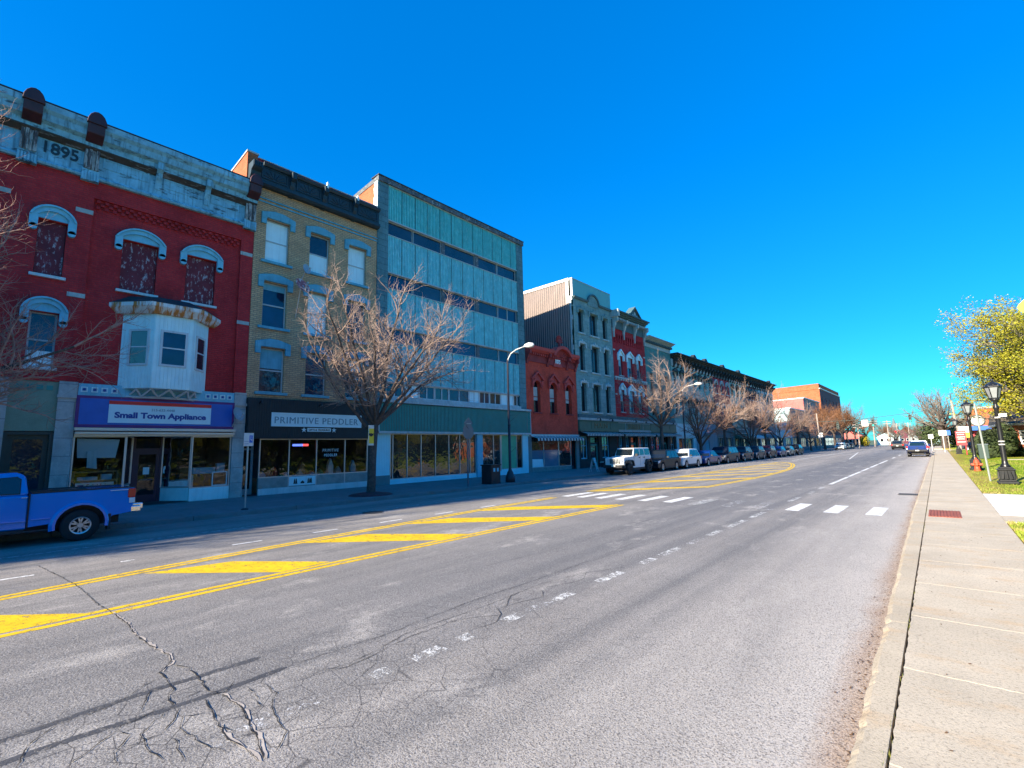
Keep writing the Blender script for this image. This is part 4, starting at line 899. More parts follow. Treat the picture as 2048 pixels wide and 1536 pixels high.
for k in range(n): y = 14.3+12.65*k/n; q.quad((X0+.2,y,2.86),(X0+.2,y+.075,2.86),(X0+.2,y+.075,4.38),(X0+.2,y,4.38)); q.quad((X0+.2,y+.075,2.86),(X0+.18,y+.085,2.86),(X0+.18,y+.085,4.38),(X0+.2,y+.075,4.38)); q.quad((X0+.18,y+.085,2.86),(X0+.18,y+.1072,2.86),(X0+.18,y+.1072,4.38),(X0+.18,y+.085,4.38))
q.quad((X0+.2,14.3,2.86),(X0-.2,14.3,2.86),(X0-.2,14.3,4.38),(X0+.2,14.3,4.38)); q.quad((X0+.2,26.95,2.86),(X0-.2,26.95,2.86),(X0-.2,26.95,4.38),(X0+.2,26.95,4.38))
q.build('sign_band', M['teal_dark'], b3)
q = MB(); q.box(X0-.2,X0+.24,14.25,27.0,2.74,2.86); q.box(X0-.1,X0+.215,14.24,14.30,2.86,4.4); q.box(X0-.1,X0+.215,26.95,27.01,2.86,4.4); q.build('band_trim', M['orn'], b3)
q = MB()
for k in range(8): q.box(X0-.1,X0+.0,14.25+.105*k,14.345+.105*k,.5,2.74)
q.box(X0-.1,X0-.01,14.25,15.1,.5,2.74); q.build('white_panel', M['white_wall'], b3); MB().box(X0-.1,X0+.02,14.25,15.1,-.1,.5).build('grey_panel', M['grey_base'], b3)
q = MB(); q.box(X0-.1,X0+.02,26.24,27.0,-.15,2.74); q.box(X0-.1,X0+.02,23.95,26.24,-.15,.38); q.build('white_wall_panel', M['white_wall'], b3)
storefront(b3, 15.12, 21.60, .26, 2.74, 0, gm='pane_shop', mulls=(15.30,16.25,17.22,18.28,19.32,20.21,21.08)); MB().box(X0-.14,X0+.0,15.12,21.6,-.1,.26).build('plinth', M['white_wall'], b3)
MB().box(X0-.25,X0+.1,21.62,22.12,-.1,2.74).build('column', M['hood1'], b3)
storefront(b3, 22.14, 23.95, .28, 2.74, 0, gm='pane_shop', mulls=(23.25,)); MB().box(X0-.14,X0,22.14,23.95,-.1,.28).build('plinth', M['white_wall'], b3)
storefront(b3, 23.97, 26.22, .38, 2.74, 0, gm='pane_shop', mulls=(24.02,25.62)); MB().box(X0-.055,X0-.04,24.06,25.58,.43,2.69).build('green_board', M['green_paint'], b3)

# ======== low painted red building dated 1875 ========
b4 = thing('brick_building', 'low bright red building with arched gable ornament dated 1875', 'building', (X0, 30.1, 0))
cw = ((27.66,28.50),(29.68,30.60),(31.80,32.66)); ops = [(a,b,4.42,6.86) for a, b in cw]
mb = MB(); wall_grid(mb, 26.82, 33.43, 2.72, 8.3, ops, X0, .28)
for a, b in cw:
    ar = arch_pts(a, b, 6.45, 6.85, 10); mb.prism([(a,6.86)] + [(a,6.45)] + ar + [(b,6.45),(b,6.86)], 'x', X0-.27, X0-.003)
mb.build('brick_wall', M['brick4'], b4); shell(b4, 26.82, 33.43, 9.0, 'brick4', slope=.03)
for a, b in cw:
    window(b4, a, b, 4.42, 6.86, rec=.24, fm='corn4', pm='pane_black', board=(.38,.82,'orn')); sill(b4, a-.08, b+.08, 4.43, 'corn4', .1, .08)
    q = MB(); yc = (a+b)/2
    arch_band(q, a-.16, b+.16, 6.40, 7.02, .17, X0, X0+.10)
    q.prism([(yc-.72,6.98),(yc,7.58),(yc+.72,6.98),(yc+.72,6.84),(yc,7.42),(yc-.72,6.84)][::-1], 'x', X0, X0+.20); q.prism([(yc-.5,6.98),(yc+.5,6.98),(yc,7.40)], 'x', X0, X0+.06)
    q.box(X0,X0+.16,a-.24,a-.05,6.5,6.86); q.box(X0,X0+.16,b+.05,b+.24,6.5,6.86); q.box(X0,X0+.10,a-.2,a-.08,6.28,6.5); q.box(X0,X0+.10,b+.08,b+.2,6.28,6.5)
    q.build('window_hood', M['corn4l'], b4, bevel=.01)
MB().box(X0-.2,X0+.08,26.85,33.40,8.25,9.0).build('frieze', M['corn4'], b4)
q = MB()
for a, b in ((26.82,29.95),(32.25,33.42)): q.prism([(X0-.2,8.95),(X0+.3,8.98),(X0+.48,9.15),(X0+.52,9.38),(X0-.2,9.42)], 'y', a, b)
arch_band(q, 29.75, 32.45, 9.0, 9.88, .26, X0-.2, X0+.52); q.build('crown_moulding', M['corn4l'], b4)
q = MB(); q.prism(arch_pts(30.0,32.2,9.0,9.65,14)[::-1], 'x', X0-.1, X0+.2); q.build('arch_fan', M['corn4'], b4)
q = MB()
for k in range(9): an = pi*(k+.5)/9; q.tube([(X0+.21,31.1+.25*cos(an),8.95+.1*sin(an)),(X0+.21,31.1+.95*cos(an),8.95+.55*sin(an))], .03, 4)
q.build('fan_rib', M['corn4l'], b4)
q = MB(); q.prism([(30.1,8.15),(31.35,8.15),(30.95,8.82),(30.5,8.82)], 'x', X0+.06, X0+.14); q.build('date_plaque', M['corn4l'], b4)
lettering('1875', 30.38, 31.05, 8.42, 8.76, X0+.138, M['board_white'], b4, bold=.03, name='date_numerals', thick=.03)
for y in (26.95, 29.45, 32.05, 33.3):
    q = MB(); bracket(q, y, .22, 8.05, 9.05, .45); q.build('bracket', M['corn4'], b4)
q = MB()
for k in range(26): q.box(X0+.07,X0+.24,26.95+.25*k,27.07+.25*k,8.78,8.95)
q.build('dentil', M['corn4l'], b4)
q = MB()
for k in range(9): an = pi*(k)/8; q.tube([(X0+.1,31.05,10.25),(X0+.1,31.05+.42*cos(an),10.3+.52*sin(an))], [.03,.09], 5)
q.tube([(X0+.1,31.05,9.8),(X0+.1,31.05,10.3)], [.14,.08], 8); q.disc((X0+.1,31.05,10.32),'x',.2,.12,14); q.build('flower_finial', M['corn4'], b4)
q = MB(); 
for k in range(32):
    y = 27.15+6.2*k/32; mm = k % 2
    if mm == 0: q.quad((X0+.05,y,2.66),(X0+.05,y+.19,2.66),(X0+.7,y+.19,2.46),(X0+.7,y,2.46)); q.quad((X0+.7,y,2.46),(X0+.7,y+.19,2.46),(X0+.71,y+.19,2.28),(X0+.71,y,2.28))
aw = MB().box(X0-.1,X0+.12,27.1,33.4,2.62,2.78).build('awning_box', M['orn'], b4); q.build('awning_pale_stripe', M['stripe_w'], aw)
q = MB()
for k in range(32):
    y = 27.15+6.2*k/32
    if k % 2: q.quad((X0+.05,y,2.66),(X0+.05,y+.19,2.66),(X0+.7,y+.19,2.46),(X0+.7,y,2.46)); q.quad((X0+.7,y,2.46),(X0+.7,y+.19,2.46),(X0+.71,y+.19,2.28),(X0+.71,y,2.28))
q.build('awning_dark_stripe', M['stripe_d'], aw)
storefront(b4, 27.25, 30.62, .32, 2.6, 1, gm='frosted', mulls=(28.72,), kick='marble'); storefront(b4, 30.64, 32.3, .3, 2.6, 1, gm='pane_shop', kick='marble')
q = MB(); q.quad((X0-.05,27.3,1.6),(X0-.05,30.6,1.6),(X0-.05,30.6,2.55),(X0-.05,27.3,2.55)); q.build('upper_glass', M['pane_shop'], b4)
q = MB(); q.prism([(27.32,.35),(28.66,.33),(28.56,.92),(27.32,.96)], 'x', X0-.045, X0-.03); q.build('white_board', M['board_white'], b4)
q = MB(); q.box(X0-.3,X0-.22,32.3,33.0,0,2.6); do = q.build('shop_door', M['frame_dark'], b4); q = MB(); q.box(X0-.1,X0+.03,33.0,33.42,-.15,2.62); q.box(X0-.1,X0+.03,26.84,27.25,-.15,2.62); q.build('end_pier', M['grey_base'], b4)
MB().box(X0-.215,X0-.2,32.4,32.9,.3,2.4).build('pane', M['pane_black'], do)

# ======== green painted stone building with a metal clad side and parapet ========
b5 = thing('stone_building', 'tall grey green stone building with beige metal side and rooftop cladding', 'building', (X0, 36.7, 0))
c5 = ((34.15,34.98),(36.0,37.30),(38.24,39.05)); r5 = ((11.67,13.70),(8.30,10.66),(4.76,7.20))
ops = [(a,b,c,d) for c, d in r5 for a, b in c5]
mb = MB(); wall_grid(mb, 33.46, 39.92, 4.2, 14.74, ops, X0, .22); mb.build('stone_wall', M['stone5'], b5)
n = 70; q = MB(); ys_, D5 = 33.45, 17.0
for k in range(n):
    xa = X0-.35-D5*k/n; d = D5/n
    for (u0, o0, u1, o1) in ((0,0,.55,0),(.55,0,.65,-.05),(.65,-.05,.9,-.05),(.9,-.05,1,0)):
        q.quad((xa-d*u0,ys_-o0*-1,0),(xa-d*u1,ys_-o1*-1,0),(xa-d*u1,ys_-o1*-1,16.35),(xa-d*u0,ys_-o0*-1,16.35))
q.build('metal_side', M['metal_clad'], b5)
q = MB()
for k in range(n): xa = X0-.35-D5*k/n; q.box(xa-.02, xa+.035, 33.385, 33.40, .1, 16.3)
q.build('metal_seam', M['frame_dark'], [o for o in b5.children if o.name.startswith('metal_side')][0])
q = MB(); q.box(X0-17.4,X0-.30,33.36,33.44,16.2,16.44); q.box(X0-.62,X0-.34,33.36,33.44,14.2,16.2); q.box(X0-.16,X0+.04,33.38,33.5,14.75,16.42); q.build('white_trim', M['metal_white'], b5)
rr = random.Random(8); q = MB()
for k in range(24): q.box(X0-.32,X0-.12+rr.uniform(-.06,.1),33.40,33.46,4.3+.44*k,4.3+.44*(k+1)-.02)
q.build('rough_corner', M['orn'], b5)
q = MB(); q.quad((X0-.4,39.93,4),(X0-17,39.93,4),(X0-17,39.93,16.3),(X0-.4,39.93,16.3)); q.quad((X0-.1,33.5,16.3),(X0-.1,39.9,16.3),(X0-17,39.9,16.3),(X0-17,33.5,16.3)); q.build('rear_shell', M['stone7'], b5)
q = MB(); k = 0
while 33.5+.115*k < 39.9: y = 33.5+.115*k; q.box(X0-.12,X0+.0,y,y+.1,14.76,16.33); k += 1
q.box(X0-.12,X0-.01,33.47,39.93,14.76,16.34); q.build('parapet_cladding', M['clad_teal'], b5); MB().box(X0-.14,X0+.03,33.5,39.95,16.34,16.40).build('parapet_cap', M['frame_pale'], b5)
q = MB(); q.prism([(X0-.1,14.62),(X0+.12,14.62),(X0+.18,14.80),(X0-.1,14.84)], 'y', 33.5, 35.7); q.prism([(X0-.1,14.62),(X0+.12,14.62),(X0+.18,14.80),(X0-.1,14.84)], 'y', 37.65, 39.9); arch_band(q, 35.65, 37.68, 14.70, 15.58, .16, X0, X0+.18); q.build('crest_moulding', M['corn6d'], b5)
q = MB(); q.prism(arch_pts(35.8,37.53,14.4,15.42,16)[::-1], 'x', X0, X0+.06); q.build('crest_panel', M['stone5'], b5)
for i, o in enumerate(ops):
    window(b5, *o, rec=.2, fm='corn6d', pm='pane_black', fw=.04, rail=0, mull=1 if i % 3 == 1 else 0); sill(b5, o[0]-.12, o[1]+.12, o[2]+.005, 'orn', .13, .12)
    q = MB(); a, b, z = o[0], o[1], o[3]
    q.box(X0,X0+.12,a-.16,b+.16,z+.03,z+.16); q.box(X0,X0+.14,a-.2,a-.04,z-.32,z+.16); q.box(X0,X0+.14,b+.04,b+.2,z-.32,z+.16)
    yc = (a+b)/2
    for dd, hh in ((-.3,.12),(0,.26),(.3,.12)): q.prism([(yc+dd-.16,z+.16),(yc+dd+.16,z+.16),(yc+dd,z+.16+hh)], 'x', X0, X0+.12)
    q.build('window_hood', M['orn' if i > 2 else 'stone5'], b5, bevel=.012)
def shopband(root, y0, y1, word, wy0, wy1, bars='corn6', sgm='sign_green', wordm='gold', frame=False):
    MB().box(X0-.1,X0+.1,y0,y1,4.22,4.52).build('dark_band', M['corn6d'], root); MB().box(X0-.1,X0+.26,y0,y1,4.02,4.22).build('band_moulding', M[bars], root)
    sg = MB().box(X0-.1,X0+.12,y0,y1,3.2,4.02).build('shop_sign', M[sgm], root)
    q = MB(); q.box(X0-.1,X0+.2,y0,y1,3.08,3.2); q.box(X0+.11,X0+.15,y0+.05,y1-.05,3.90,3.96); q.box(X0+.11,X0+.15,y0+.05,y1-.05,3.22,3.28); q.box(X0+.115,X0+.145,wy0-.55,wy0-.5,3.28,3.90); q.box(X0+.115,X0+.145,wy1+.5,wy1+.55,3.28,3.90); q.build('sign_frame', M['corn6' if frame else 'sign_green'], sg)
    if word: lettering(word, wy0, wy1, 3.36, 3.82, X0+.12, M[wordm], sg, bold=.0, thick=.03, spacing=1.1)
    q, q2 = MB(), MB(); n = int((y1-y0)/.13)
    for k in range(n):
        y = y0+.1+(y1-y0-.2)*k/n; d = (y1-y0-.2)/n; h = q if k % 2 else q2
        h.quad((X0+.1,y,3.02),(X0+.1,y+d,3.02),(X0+.75,y+d,2.84),(X0+.75,y,2.84)); h.quad((X0+.75,y,2.84),(X0+.75,y+d,2.84),(X0+.755,y+d,2.66),(X0+.755,y,2.66))
    aw = q.build('awning', M['stripe_w'], root); q2.build('awning_dark_stripe', M['stripe_d'], aw)
    for f in (.4, .72):
        y = y0+(y1-y0)*f; MB().tube([(X0+.26,y,4.15),(X0+.5,y,4.25),(X0+.6,y,4.15),(X0+.62,y,4.0)], [.02,.02,.05,.11], 7).build('sign_lamp', M['ink'], root)
shopband(b5, 33.5, 39.94, 'MAIN', 35.85, 38.0)
def shopwall(root, y0, y1, openings, m):
    q = MB(); wall_grid(q, y0, y1, -.15, 3.08, openings, X0-.04, .25); q.build('shop_wall', M[m], root)
o5 = [(33.8,34.9,.75,2.66),(35.3,36.7,.0,2.6),(37.2,38.5,.75,2.66)]
shopwall(b5, 33.46, 39.94, o5, 'corn8')
rr = random.Random(2)
def shopfill(root, ops_):
    for j, o in enumerate(ops_):
        if o[2] <= .05:
            window(root, o[0], o[1], .02, 2.0, X=X0-.04, rec=.2, fm='teal_dark', pm='pane_shop', fw=.16, rail=0, name='shop_door'); window(root, o[0], o[1], 2.05, o[3], X=X0-.04, rec=.2, fm='corn6d', pm='pane_black', rail=0, name='transom_window')
        else: window(root, *o, X=X0-.04, rec=.14, fm='hood1', pm='pane_shop', fw=.09, rail=.58, mull=1)
shopfill(b5, o5)

# ======== crimson brick building with a pedimented cornice ========
b6 = thing('brick_building', 'crimson brick building with pale bracketed cornice and pointed pediment', 'building', (X0, 43.3, 0))
c6 = ((40.92,41.66),(42.62,43.72),(44.66,45.50)); r6 = ((8.55,10.50),(5.0,7.16)); ops = [(a,b,c,d) for c, d in r6 for a, b in c6]
mb = MB(); wall_grid(mb, 39.94, 46.69, 4.2, 13.3, ops, X0, .2); w6 = mb.build('brick_wall', M['brick6'], b6); shell(b6, 39.94, 46.69, 14.0, 'brick6', slope=.04)
q = MB()
for k in range(13): q.box(X0-.001,X0+.07,40.35+.46*k,40.57+.46*k,11.75,12.55); q.box(X0-.001,X0+.11,40.35+.46*k,40.57+.46*k,12.2,12.55)
q.build('corbel_table', M['brick6'], w6)
MB().box(X0-.1,X0+.08,39.97,46.66,13.1,13.95).build('frieze', M['corn6d'], b6)
cornice(b6, 39.9, 46.8, 14.1, 14.75, .75, 'corn6d', name='crown_moulding')
q = MB()
for k in range(22): q.box(X0+.05,X0+.5,40.2+.3*k,40.33+.3*k,13.92,14.12)
q.build('dentil', M['corn6'], b6)
for y in (40.15,42.15,44.4,46.6):
    q = MB(); bracket(q, y, .26, 12.75, 14.1, .6); q.box(X0,X0+.14,y-.07,y+.07,12.2,12.75); q.build('bracket', M['corn6'], b6)
q = MB(); q.box(X0+.0,X0+.85,39.84,40.12,14.1,14.78); q.build('cornice_end', M['corn6'], b6)
q = MB(); q.prism([(42.75,14.76),(45.35,14.76),(44.05,15.82)], 'x', X0-.1, X0+.4); q.build('pediment', M['corn6d'], b6)
q = MB(); q.prism([(42.55,14.74),(42.75,14.74),(44.05,15.72),(45.35,14.74),(45.55,14.74),(44.05,15.92)], 'x', X0-.15, X0+.55); q.build('pediment_moulding', M['corn6d'], b6)
q = MB()
for (yy, zz, r_) in ((44.05,15.15,.2),(43.6,14.95,.14),(44.5,14.95,.14),(43.85,14.95,.12),(44.25,14.95,.12)): q.disc((X0+.42,yy,zz),'x',r_,.06,9)
q.build('pediment_ornament', M['corn6'], b6)
for o in ops:
    window(b6, *o, rec=.16, fm='frame_pale', pm='pane_blue', rail=.5, board=(.5,1,'hood1')); sill(b6, o[0]-.1, o[1]+.1, o[2]+.005, 'corn6', .1, .1)
    q = MB(); a, b, z = o[0], o[1], o[3]; yc = (a+b)/2
    q.prism([(a-.22,z),(yc,z+.48),(b+.22,z),(b+.22,z+.18),(yc,z+.66),(a-.22,z+.18)], 'x', X0, X0+.18); q.prism([(a-.1,z-.02),(b+.1,z-.02),(yc,z+.46)], 'x', X0, X0+.08); q.box(X0,X0+.16,a-.24,a-.03,z-.5,z+.06); q.box(X0,X0+.16,b+.03,b+.24,z-.5,z+.06)
    q.build('window_hood', M['board_white'], b6, bevel=.01)
q = MB(); q.box(X0,X0+.12,39.97,46.66,8.22,8.38)
for k in range(14): q.box(X0,X0+.1,40.1+.48*k,40.3+.48*k,8.04,8.22)
q.build('belt_course', M['orn'], b6)
q = MB()
for z in (10.9, 6.6):
    for y in (40.0,46.3): MB().box(X0-.01,X0+.03,y,y+.35,z,z+.14).build('stone_block', M['orn'], b6)
shopband(b6, 39.96, 46.67, 'STREET', 41.9, 44.45, frame=True)
o6 = [(40.35,41.0,.6,2.66),(41.55,42.3,.6,2.66),(42.6,43.9,0,2.6),(44.2,45.2,.6,2.66),(45.6,46.4,.6,2.66)]
shopwall(b6, 39.96, 46.67, o6, 'corn8'); shopfill(b6, o6)

# ======== grey green block building with a pale cornice ========
b7 = thing('block_building', 'plain grey green building with deep pale cornice behind bare tree', 'building', (X0, 50.0, 0))
c7 = ((47.6,48.4),(49.5,50.3),(51.4,52.2)); ops = [(a,b,c,d) for c, d in ((7.6,9.5),(4.9,6.9)) for a, b in c7]
mb = MB(); wall_grid(mb, 46.71, 53.28, 4.2, 12.4, ops, X0, .2); mb.build('block_wall', M['stone7'], b7); shell(b7, 46.71, 53.28, 12.9, 'stone7', slope=.03)
for o in ops: window(b7, *o, pm='pane_black', fm='corn6d'); sill(b7, o[0]-.1, o[1]+.1, o[2], 'corn6d')
MB().box(X0-.1,X0+.07,46.75,53.25,12.28,12.75).build('frieze', M['corn6'], b7); cornice(b7, 46.7, 53.4, 12.9, 13.36, .7, 'corn6', name='crown_moulding')
q = MB()
for k in range(16): q.box(X0+.05,X0+.4,46.95+.4*k,47.1+.4*k,12.7,12.92)
q.build('dentil', M['corn6d'], b7)
shopband(b7, 46.72, 53.27, None, 49, 51)
o7 = [(46.95,48.0,.6,2.66),(48.25,49.4,.6,2.66),(49.9,51.1,0,2.6),(51.8,52.9,.6,2.66)]; shopwall(b7, 46.72, 53.27, o7, 'corn8'); shopfill(b7, o7)

# ======== five bays of a long Italianate block, each its own front ========
def bay(name, label, y0, y1, wallm, nwin, arched, ground, gz=4.0, hm='corn8', paired=False):
    b = thing(name, label, 'building', (X0, (y0+y1)/2, 0))
    stp = (y1-y0)/nwin; ww = stp*.46
    ops = [(y0+stp*(k+.5)-ww/2, y0+stp*(k+.5)+ww/2, c, d) for c, d in ((8.75,10.25),(5.2,7.0)) for k in range(nwin)]
    mb = MB(); wall_grid(mb, y0+.01, y1-.01, gz, 11.1, ops, X0, .2); mb.build('front_wall', M[wallm], b); shell(b, y0, y1, 12.0, wallm, slope=.03)
    for o in ops:
        window(b, *o, pm='pane_black' if wallm != 'wine' else 'pane_blue', fm='frame_pale' if wallm in ('wine','cream') else 'frame_dark', fw=.07)
        q = MB()
        if arched: arch_band(q, o[0]-.18, o[1]+.18, o[3]-.3, o[3]+.42, .2, X0, X0+.14); q.prism(arch_pts(o[0],o[1],o[3]-.05,o[3]+.22,8)[::-1],'x',X0,X0+.04)
        else: q.prism([(o[0]-.25,o[3]+.05),(o[0]-.25,o[3]+.2),((o[0]+o[1])/2,o[3]+.5),(o[1]+.25,o[3]+.2),(o[1]+.25,o[3]+.05)][::-1],'x',X0,X0+.2); q.box(X0,X0+.14,o[0]-.22,o[0]-.05,o[3]-.4,o[3]+.06); q.box(X0,X0+.14,o[1]+.05,o[1]+.22,o[3]-.4,o[3]+.06)
        q.build('window_hood', M[hm], b); sill(b, o[0]-.1, o[1]+.1, o[2], 'orn')
    MB().box(X0-.1,X0+.1,y0+.02,y1-.02,10.95,11.75).build('frieze', M['orn' if wallm in ('cream','mint','ash') else 'corn6d'], b)
    cornice(b, y0+.01, y1-.01, 11.75, 12.38, .9, 'corn8', name='crown_moulding')
    n = max(3, int((y1-y0)/1.05))
    for k in range(n):
        q = MB(); bracket(q, y0+(y1-y0)*(k+.5)/n, .26, 10.8, 11.8, .7); q.build('bracket', M['corn8'], b)
    return b
b8 = bay('italianate_building', 'pale grey green front of seven arched windows under dark bracketed cornice', 53.3, 66.9, 'cream', 7, False, None)
b9 = bay('italianate_building', 'narrow dark red front with tall pale arched windows in long cornice row', 66.9, 74.0, 'wine', 3, True, None, hm='orn')
b10 = bay('italianate_building', 'narrow mint front with three black arched windows between two red fronts', 74.0, 81.4, 'mint', 3, True, None)
b11 = bay('italianate_building', 'near black maroon front with pale cornice panels', 81.4, 88.2, 'plum', 4, True, None, hm='corn6d')
b12 = bay('italianate_building', 'grey front at far end of long dark cornice row', 88.2, 99.0, 'ash', 5, False, None, hm='orn')
q = MB()
for k in range(3): q.disc((X0+.13, 82.9+1.9*k, 11.35), 'x', .42, .06, 16)
q.build('cornice_panel', M['board_white'], b11)
for b, yc in ((b8,59.5),(b8,63.4),(b9,70.3),(b10,77.6),(b12,95.5)):
    q = MB(); q.prism([(yc-.8,12.36),(yc+.8,12.36),(yc+.35,12.75),(yc,12.95),(yc-.35,12.75)], 'x', X0+.1, X0+.6); q.build('roof_crest', M['corn8'], b)
def ground_floor(b, y0, y1, m, z1, style, signtext=None):
    if style == 'shop':
        ops = [(y0+.5,(y0+y1)/2-.7,.6,2.6),((y0+y1)/2-.6,(y0+y1)/2+.6,0,2.6),((y0+y1)/2+.7,y1-.5,.6,2.6)]
    elif style == 'wide': ops = [(y0+.7,y1-.9,.25,2.5)]
    else: ops = [((y0+y1)/2-.7,(y0+y1)/2+.7,0,2.3)]
    q = MB(); wall_grid(q, y0+.02, y1-.02, -.15, z1, ops, X0+.02, .25); q.build('shop_wall', M[m], b)
    for o in ops:
        if o[2] <= .05: window(b, o[0],o[1],.02,o[3],X=X0+.02,rec=.2,fm='frame_pale',pm='pane_shop',fw=.12,rail=0,name='shop_door')
        else: window(b, *o, X=X0+.02, rec=.14, fm='frame_pale', pm='pane_shop', rail=0, mull=2, fw=.06, name='shop_window')
ground_floor(b8, 53.3, 59.4, 'offwhite', 4.2, 'wide'); ground_floor(b8, 59.4, 66.9, 'bluegrey', 4.2, 'door')
window(b8, 55.2, 56.6, 3.0, 4.0, X=X0+.02, rec=.05, fm='frame_pale', pm='pane_black', rail=.5, mull=1)
q = MB(); q.prism([(61.9,2.9),(64.4,2.9),(64.4,3.05),(63.15,3.75),(61.9,3.05)], 'x', X0+.02, X0+.7); q.build('gabled_porch', M['bluegrey'], b8)
MB().box(X0-.1,X0-.05,62.5,63.8,0,2.3).build('grey_door', M['hood2'], b8)
ground_floor(b9, 66.9, 74.0, 'slate', 4.2, 'shop'); ground_floor(b10, 74.0, 81.4, 'stone7', 4.2, 'shop'); ground_floor(b11, 81.4, 88.2, 'slate', 4.2, 'shop'); ground_floor(b12, 88.2, 99.0, 'bluegrey', 4.2, 'shop')
sg = MB().box(X0+.02,X0+.14,74.6,80.6,3.15,3.95).build('shop_sign', M['corn6d'], b10); q = MB()
for p in ((74.7,80.5,3.2,3.28),(74.7,80.5,3.82,3.9),(74.7,74.8,3.28,3.82),(80.4,80.5,3.28,3.82)): q.box(X0+.13,X0+.17,*p)
q.build('sign_frame', M['stripe_w'], sg)
for b, y0, y1, m in ((b10,74.4,81,'sign_green'),(b11,82,87.8,'stripe_w'),(b12,89,98,'slate')):
    q = MB(); q.prism([(X0+.03,3.05),(X0+1.1,2.6),(X0+1.1,2.42),(X0+.03,2.5)], 'y', y0, y1); q.build('awning', M[m], b)

# ======== farther buildings ========
def far_block(name, label, y0, y1, z, wallm, sidem, D=22, nwin=4, rows=((4.6,6.2),), slope=.03, gz=3.4, X=None, shopm='slate'):
    b = thing(name, label, 'building', (X0, (y0+y1)/2, 0))
    st_ = (y1-y0)/nwin; ops = [(y0+st_*(k+.5)-.5, y0+st_*(k+.5)+.5, c, d) for c, d in rows for k in range(nwin)]
    mb = MB(); wall_grid(mb, y0+.02, y1-.02, gz, z, ops, X0, .2); mb.build('front_wall', M[wallm], b)
    for o in ops: window(b, *o, pm='pane_black', fm='frame_pale')
    shell(b, y0, y1, z-.05, sidem, D=D, slope=slope); q = MB(); q.prism([(X0+.15,z-.05),(X0+.15,z+.18),(X0-D,z+.18-slope*D),(X0-D,z-.05-slope*D)], 'y', y0-.05, y0+.35); q.box(X0-.4,X0+.2,y0+.35,y1,z-.04,z+.2); q.build('coping', M['metal_white'], b)
    ground_floor(b, y0, y1, shopm, gz, 'shop')
    return b
far_block('shop_building', 'single storey blue white shop beyond the long cornice row', 99.05, 111.9, 4.7, 'offwhite', 'offwhite', nwin=3, rows=(), gz=4.4, shopm='offwhite')
far_block('shop_building', 'two storey grey shop whose white side wall catches the sun', 112.0, 127.0, 8.7, 'slate', 'offwhite', nwin=5, rows=((4.7,6.6),))
far_block('shop_building', 'shop with salmon pink sunlit side wall below orange brick block', 127.1, 147.0, 11.8, 'slate', 'salmon', nwin=5, rows=((4.7,6.4),(8,9.6)))
ob = far_block('warehouse_building', 'tall orange brick block with stepped parapet rising over the street', 150.0, 186.0, 15.8, 'plum', 'orange_brick', D=70, nwin=6, rows=((4.7,6.5),(8.2,10),(11.8,13.6)), slope=.028)
q = MB(); q.prism([(X0-.1,15.7),(X0-.1,17.2),(X0-16,16.7),(X0-16,15.2)], 'y', 149.9, 150.4); q.box(X0-1.0,X0-.1,150.4,185,15.7,17.2); q.build('raised_parapet', M['orange_brick'], ob)
MB().box(X0-16.5,X0-15.2,149.8,150.9,14,17.5).build('chimney', M['orange_brick'], ob); MB().box(X0-30,X0-28.8,149.8,150.9,14,16.2).build('chimney', M['orange_brick'], ob)
# the row goes on behind the camera and throws its shade across the parking lane
be = thing('brick_building', 'tall brick building farther back along the shaded row', 'building', (X0, -40, 0))
ops = [(-66+3.4*k, -64.8+3.4*k, z, z+2.0) for z in (5,8.6,12.2,15.4) for k in range(13)]
mb = MB(); wall_grid(mb, -70, -21, 0, 19.2, ops, X0, .2); mb.build('brick_wall', M['brick1'], be); shell(be, -70, -21, 19, 'orange_brick', slope=.02)
for o in ops: window(be, *o)
cornice(be, -70, -21, 18.6, 19.4, .7, 'corn8')
bf = thing('brick_building', 'plain brick building between the 1895 block and the tall one', 'building', (X0, -14, 0))
ops = [(-19+3.0*k, -17.8+3.0*k, z, z+2.0) for z in (5,8.6) for k in range(4)]
mb = MB(); wall_grid(mb, -20.9, -6.5, 0, 14.2, ops, X0, .2); mb.build('brick_wall', M['brick4'], bf); shell(bf, -20.9, -6.5, 14, 'orange_brick', slope=.02)
for o in ops: window(bf, *o)
# ---------------------------------------------------------------- trees
def bark(name, col, col2):
    return pmat(name, col, rough=.9, var=.35, sc=6, second=col2, amt=.6, ssc=9, thr=.5, co='O', bmp=.01, bsc=30)
M['bark'] = bark('dark_bark', (.075,.055,.045), (.13,.10,.085))
M['twig'] = bark('pale_twig_bark', (.30,.215,.175), (.14,.098,.08))
M['twig_red'] = bark('red_brown_twig_bark', (.24,.14,.10), (.12,.065,.045))
M['twig_near'] = bark('reddish_twig_bark', (.40,.24,.19), (.20,.11,.08))
M['twig_far'] = bark('rust_brown_twig_bark', (.17,.075,.03), (.10,.04,.02))
M['twig_park'] = bark('grey_twig_bark', (.20,.17,.14), (.12,.10,.08))
def perp(d, rr):
    v = Vector((rr.gauss(0,1), rr.gauss(0,1), rr.gauss(0,1))); v -= d*v.dot(d)
    return v.normalized() if v.length > 1e-6 else Vector((1,0,0))
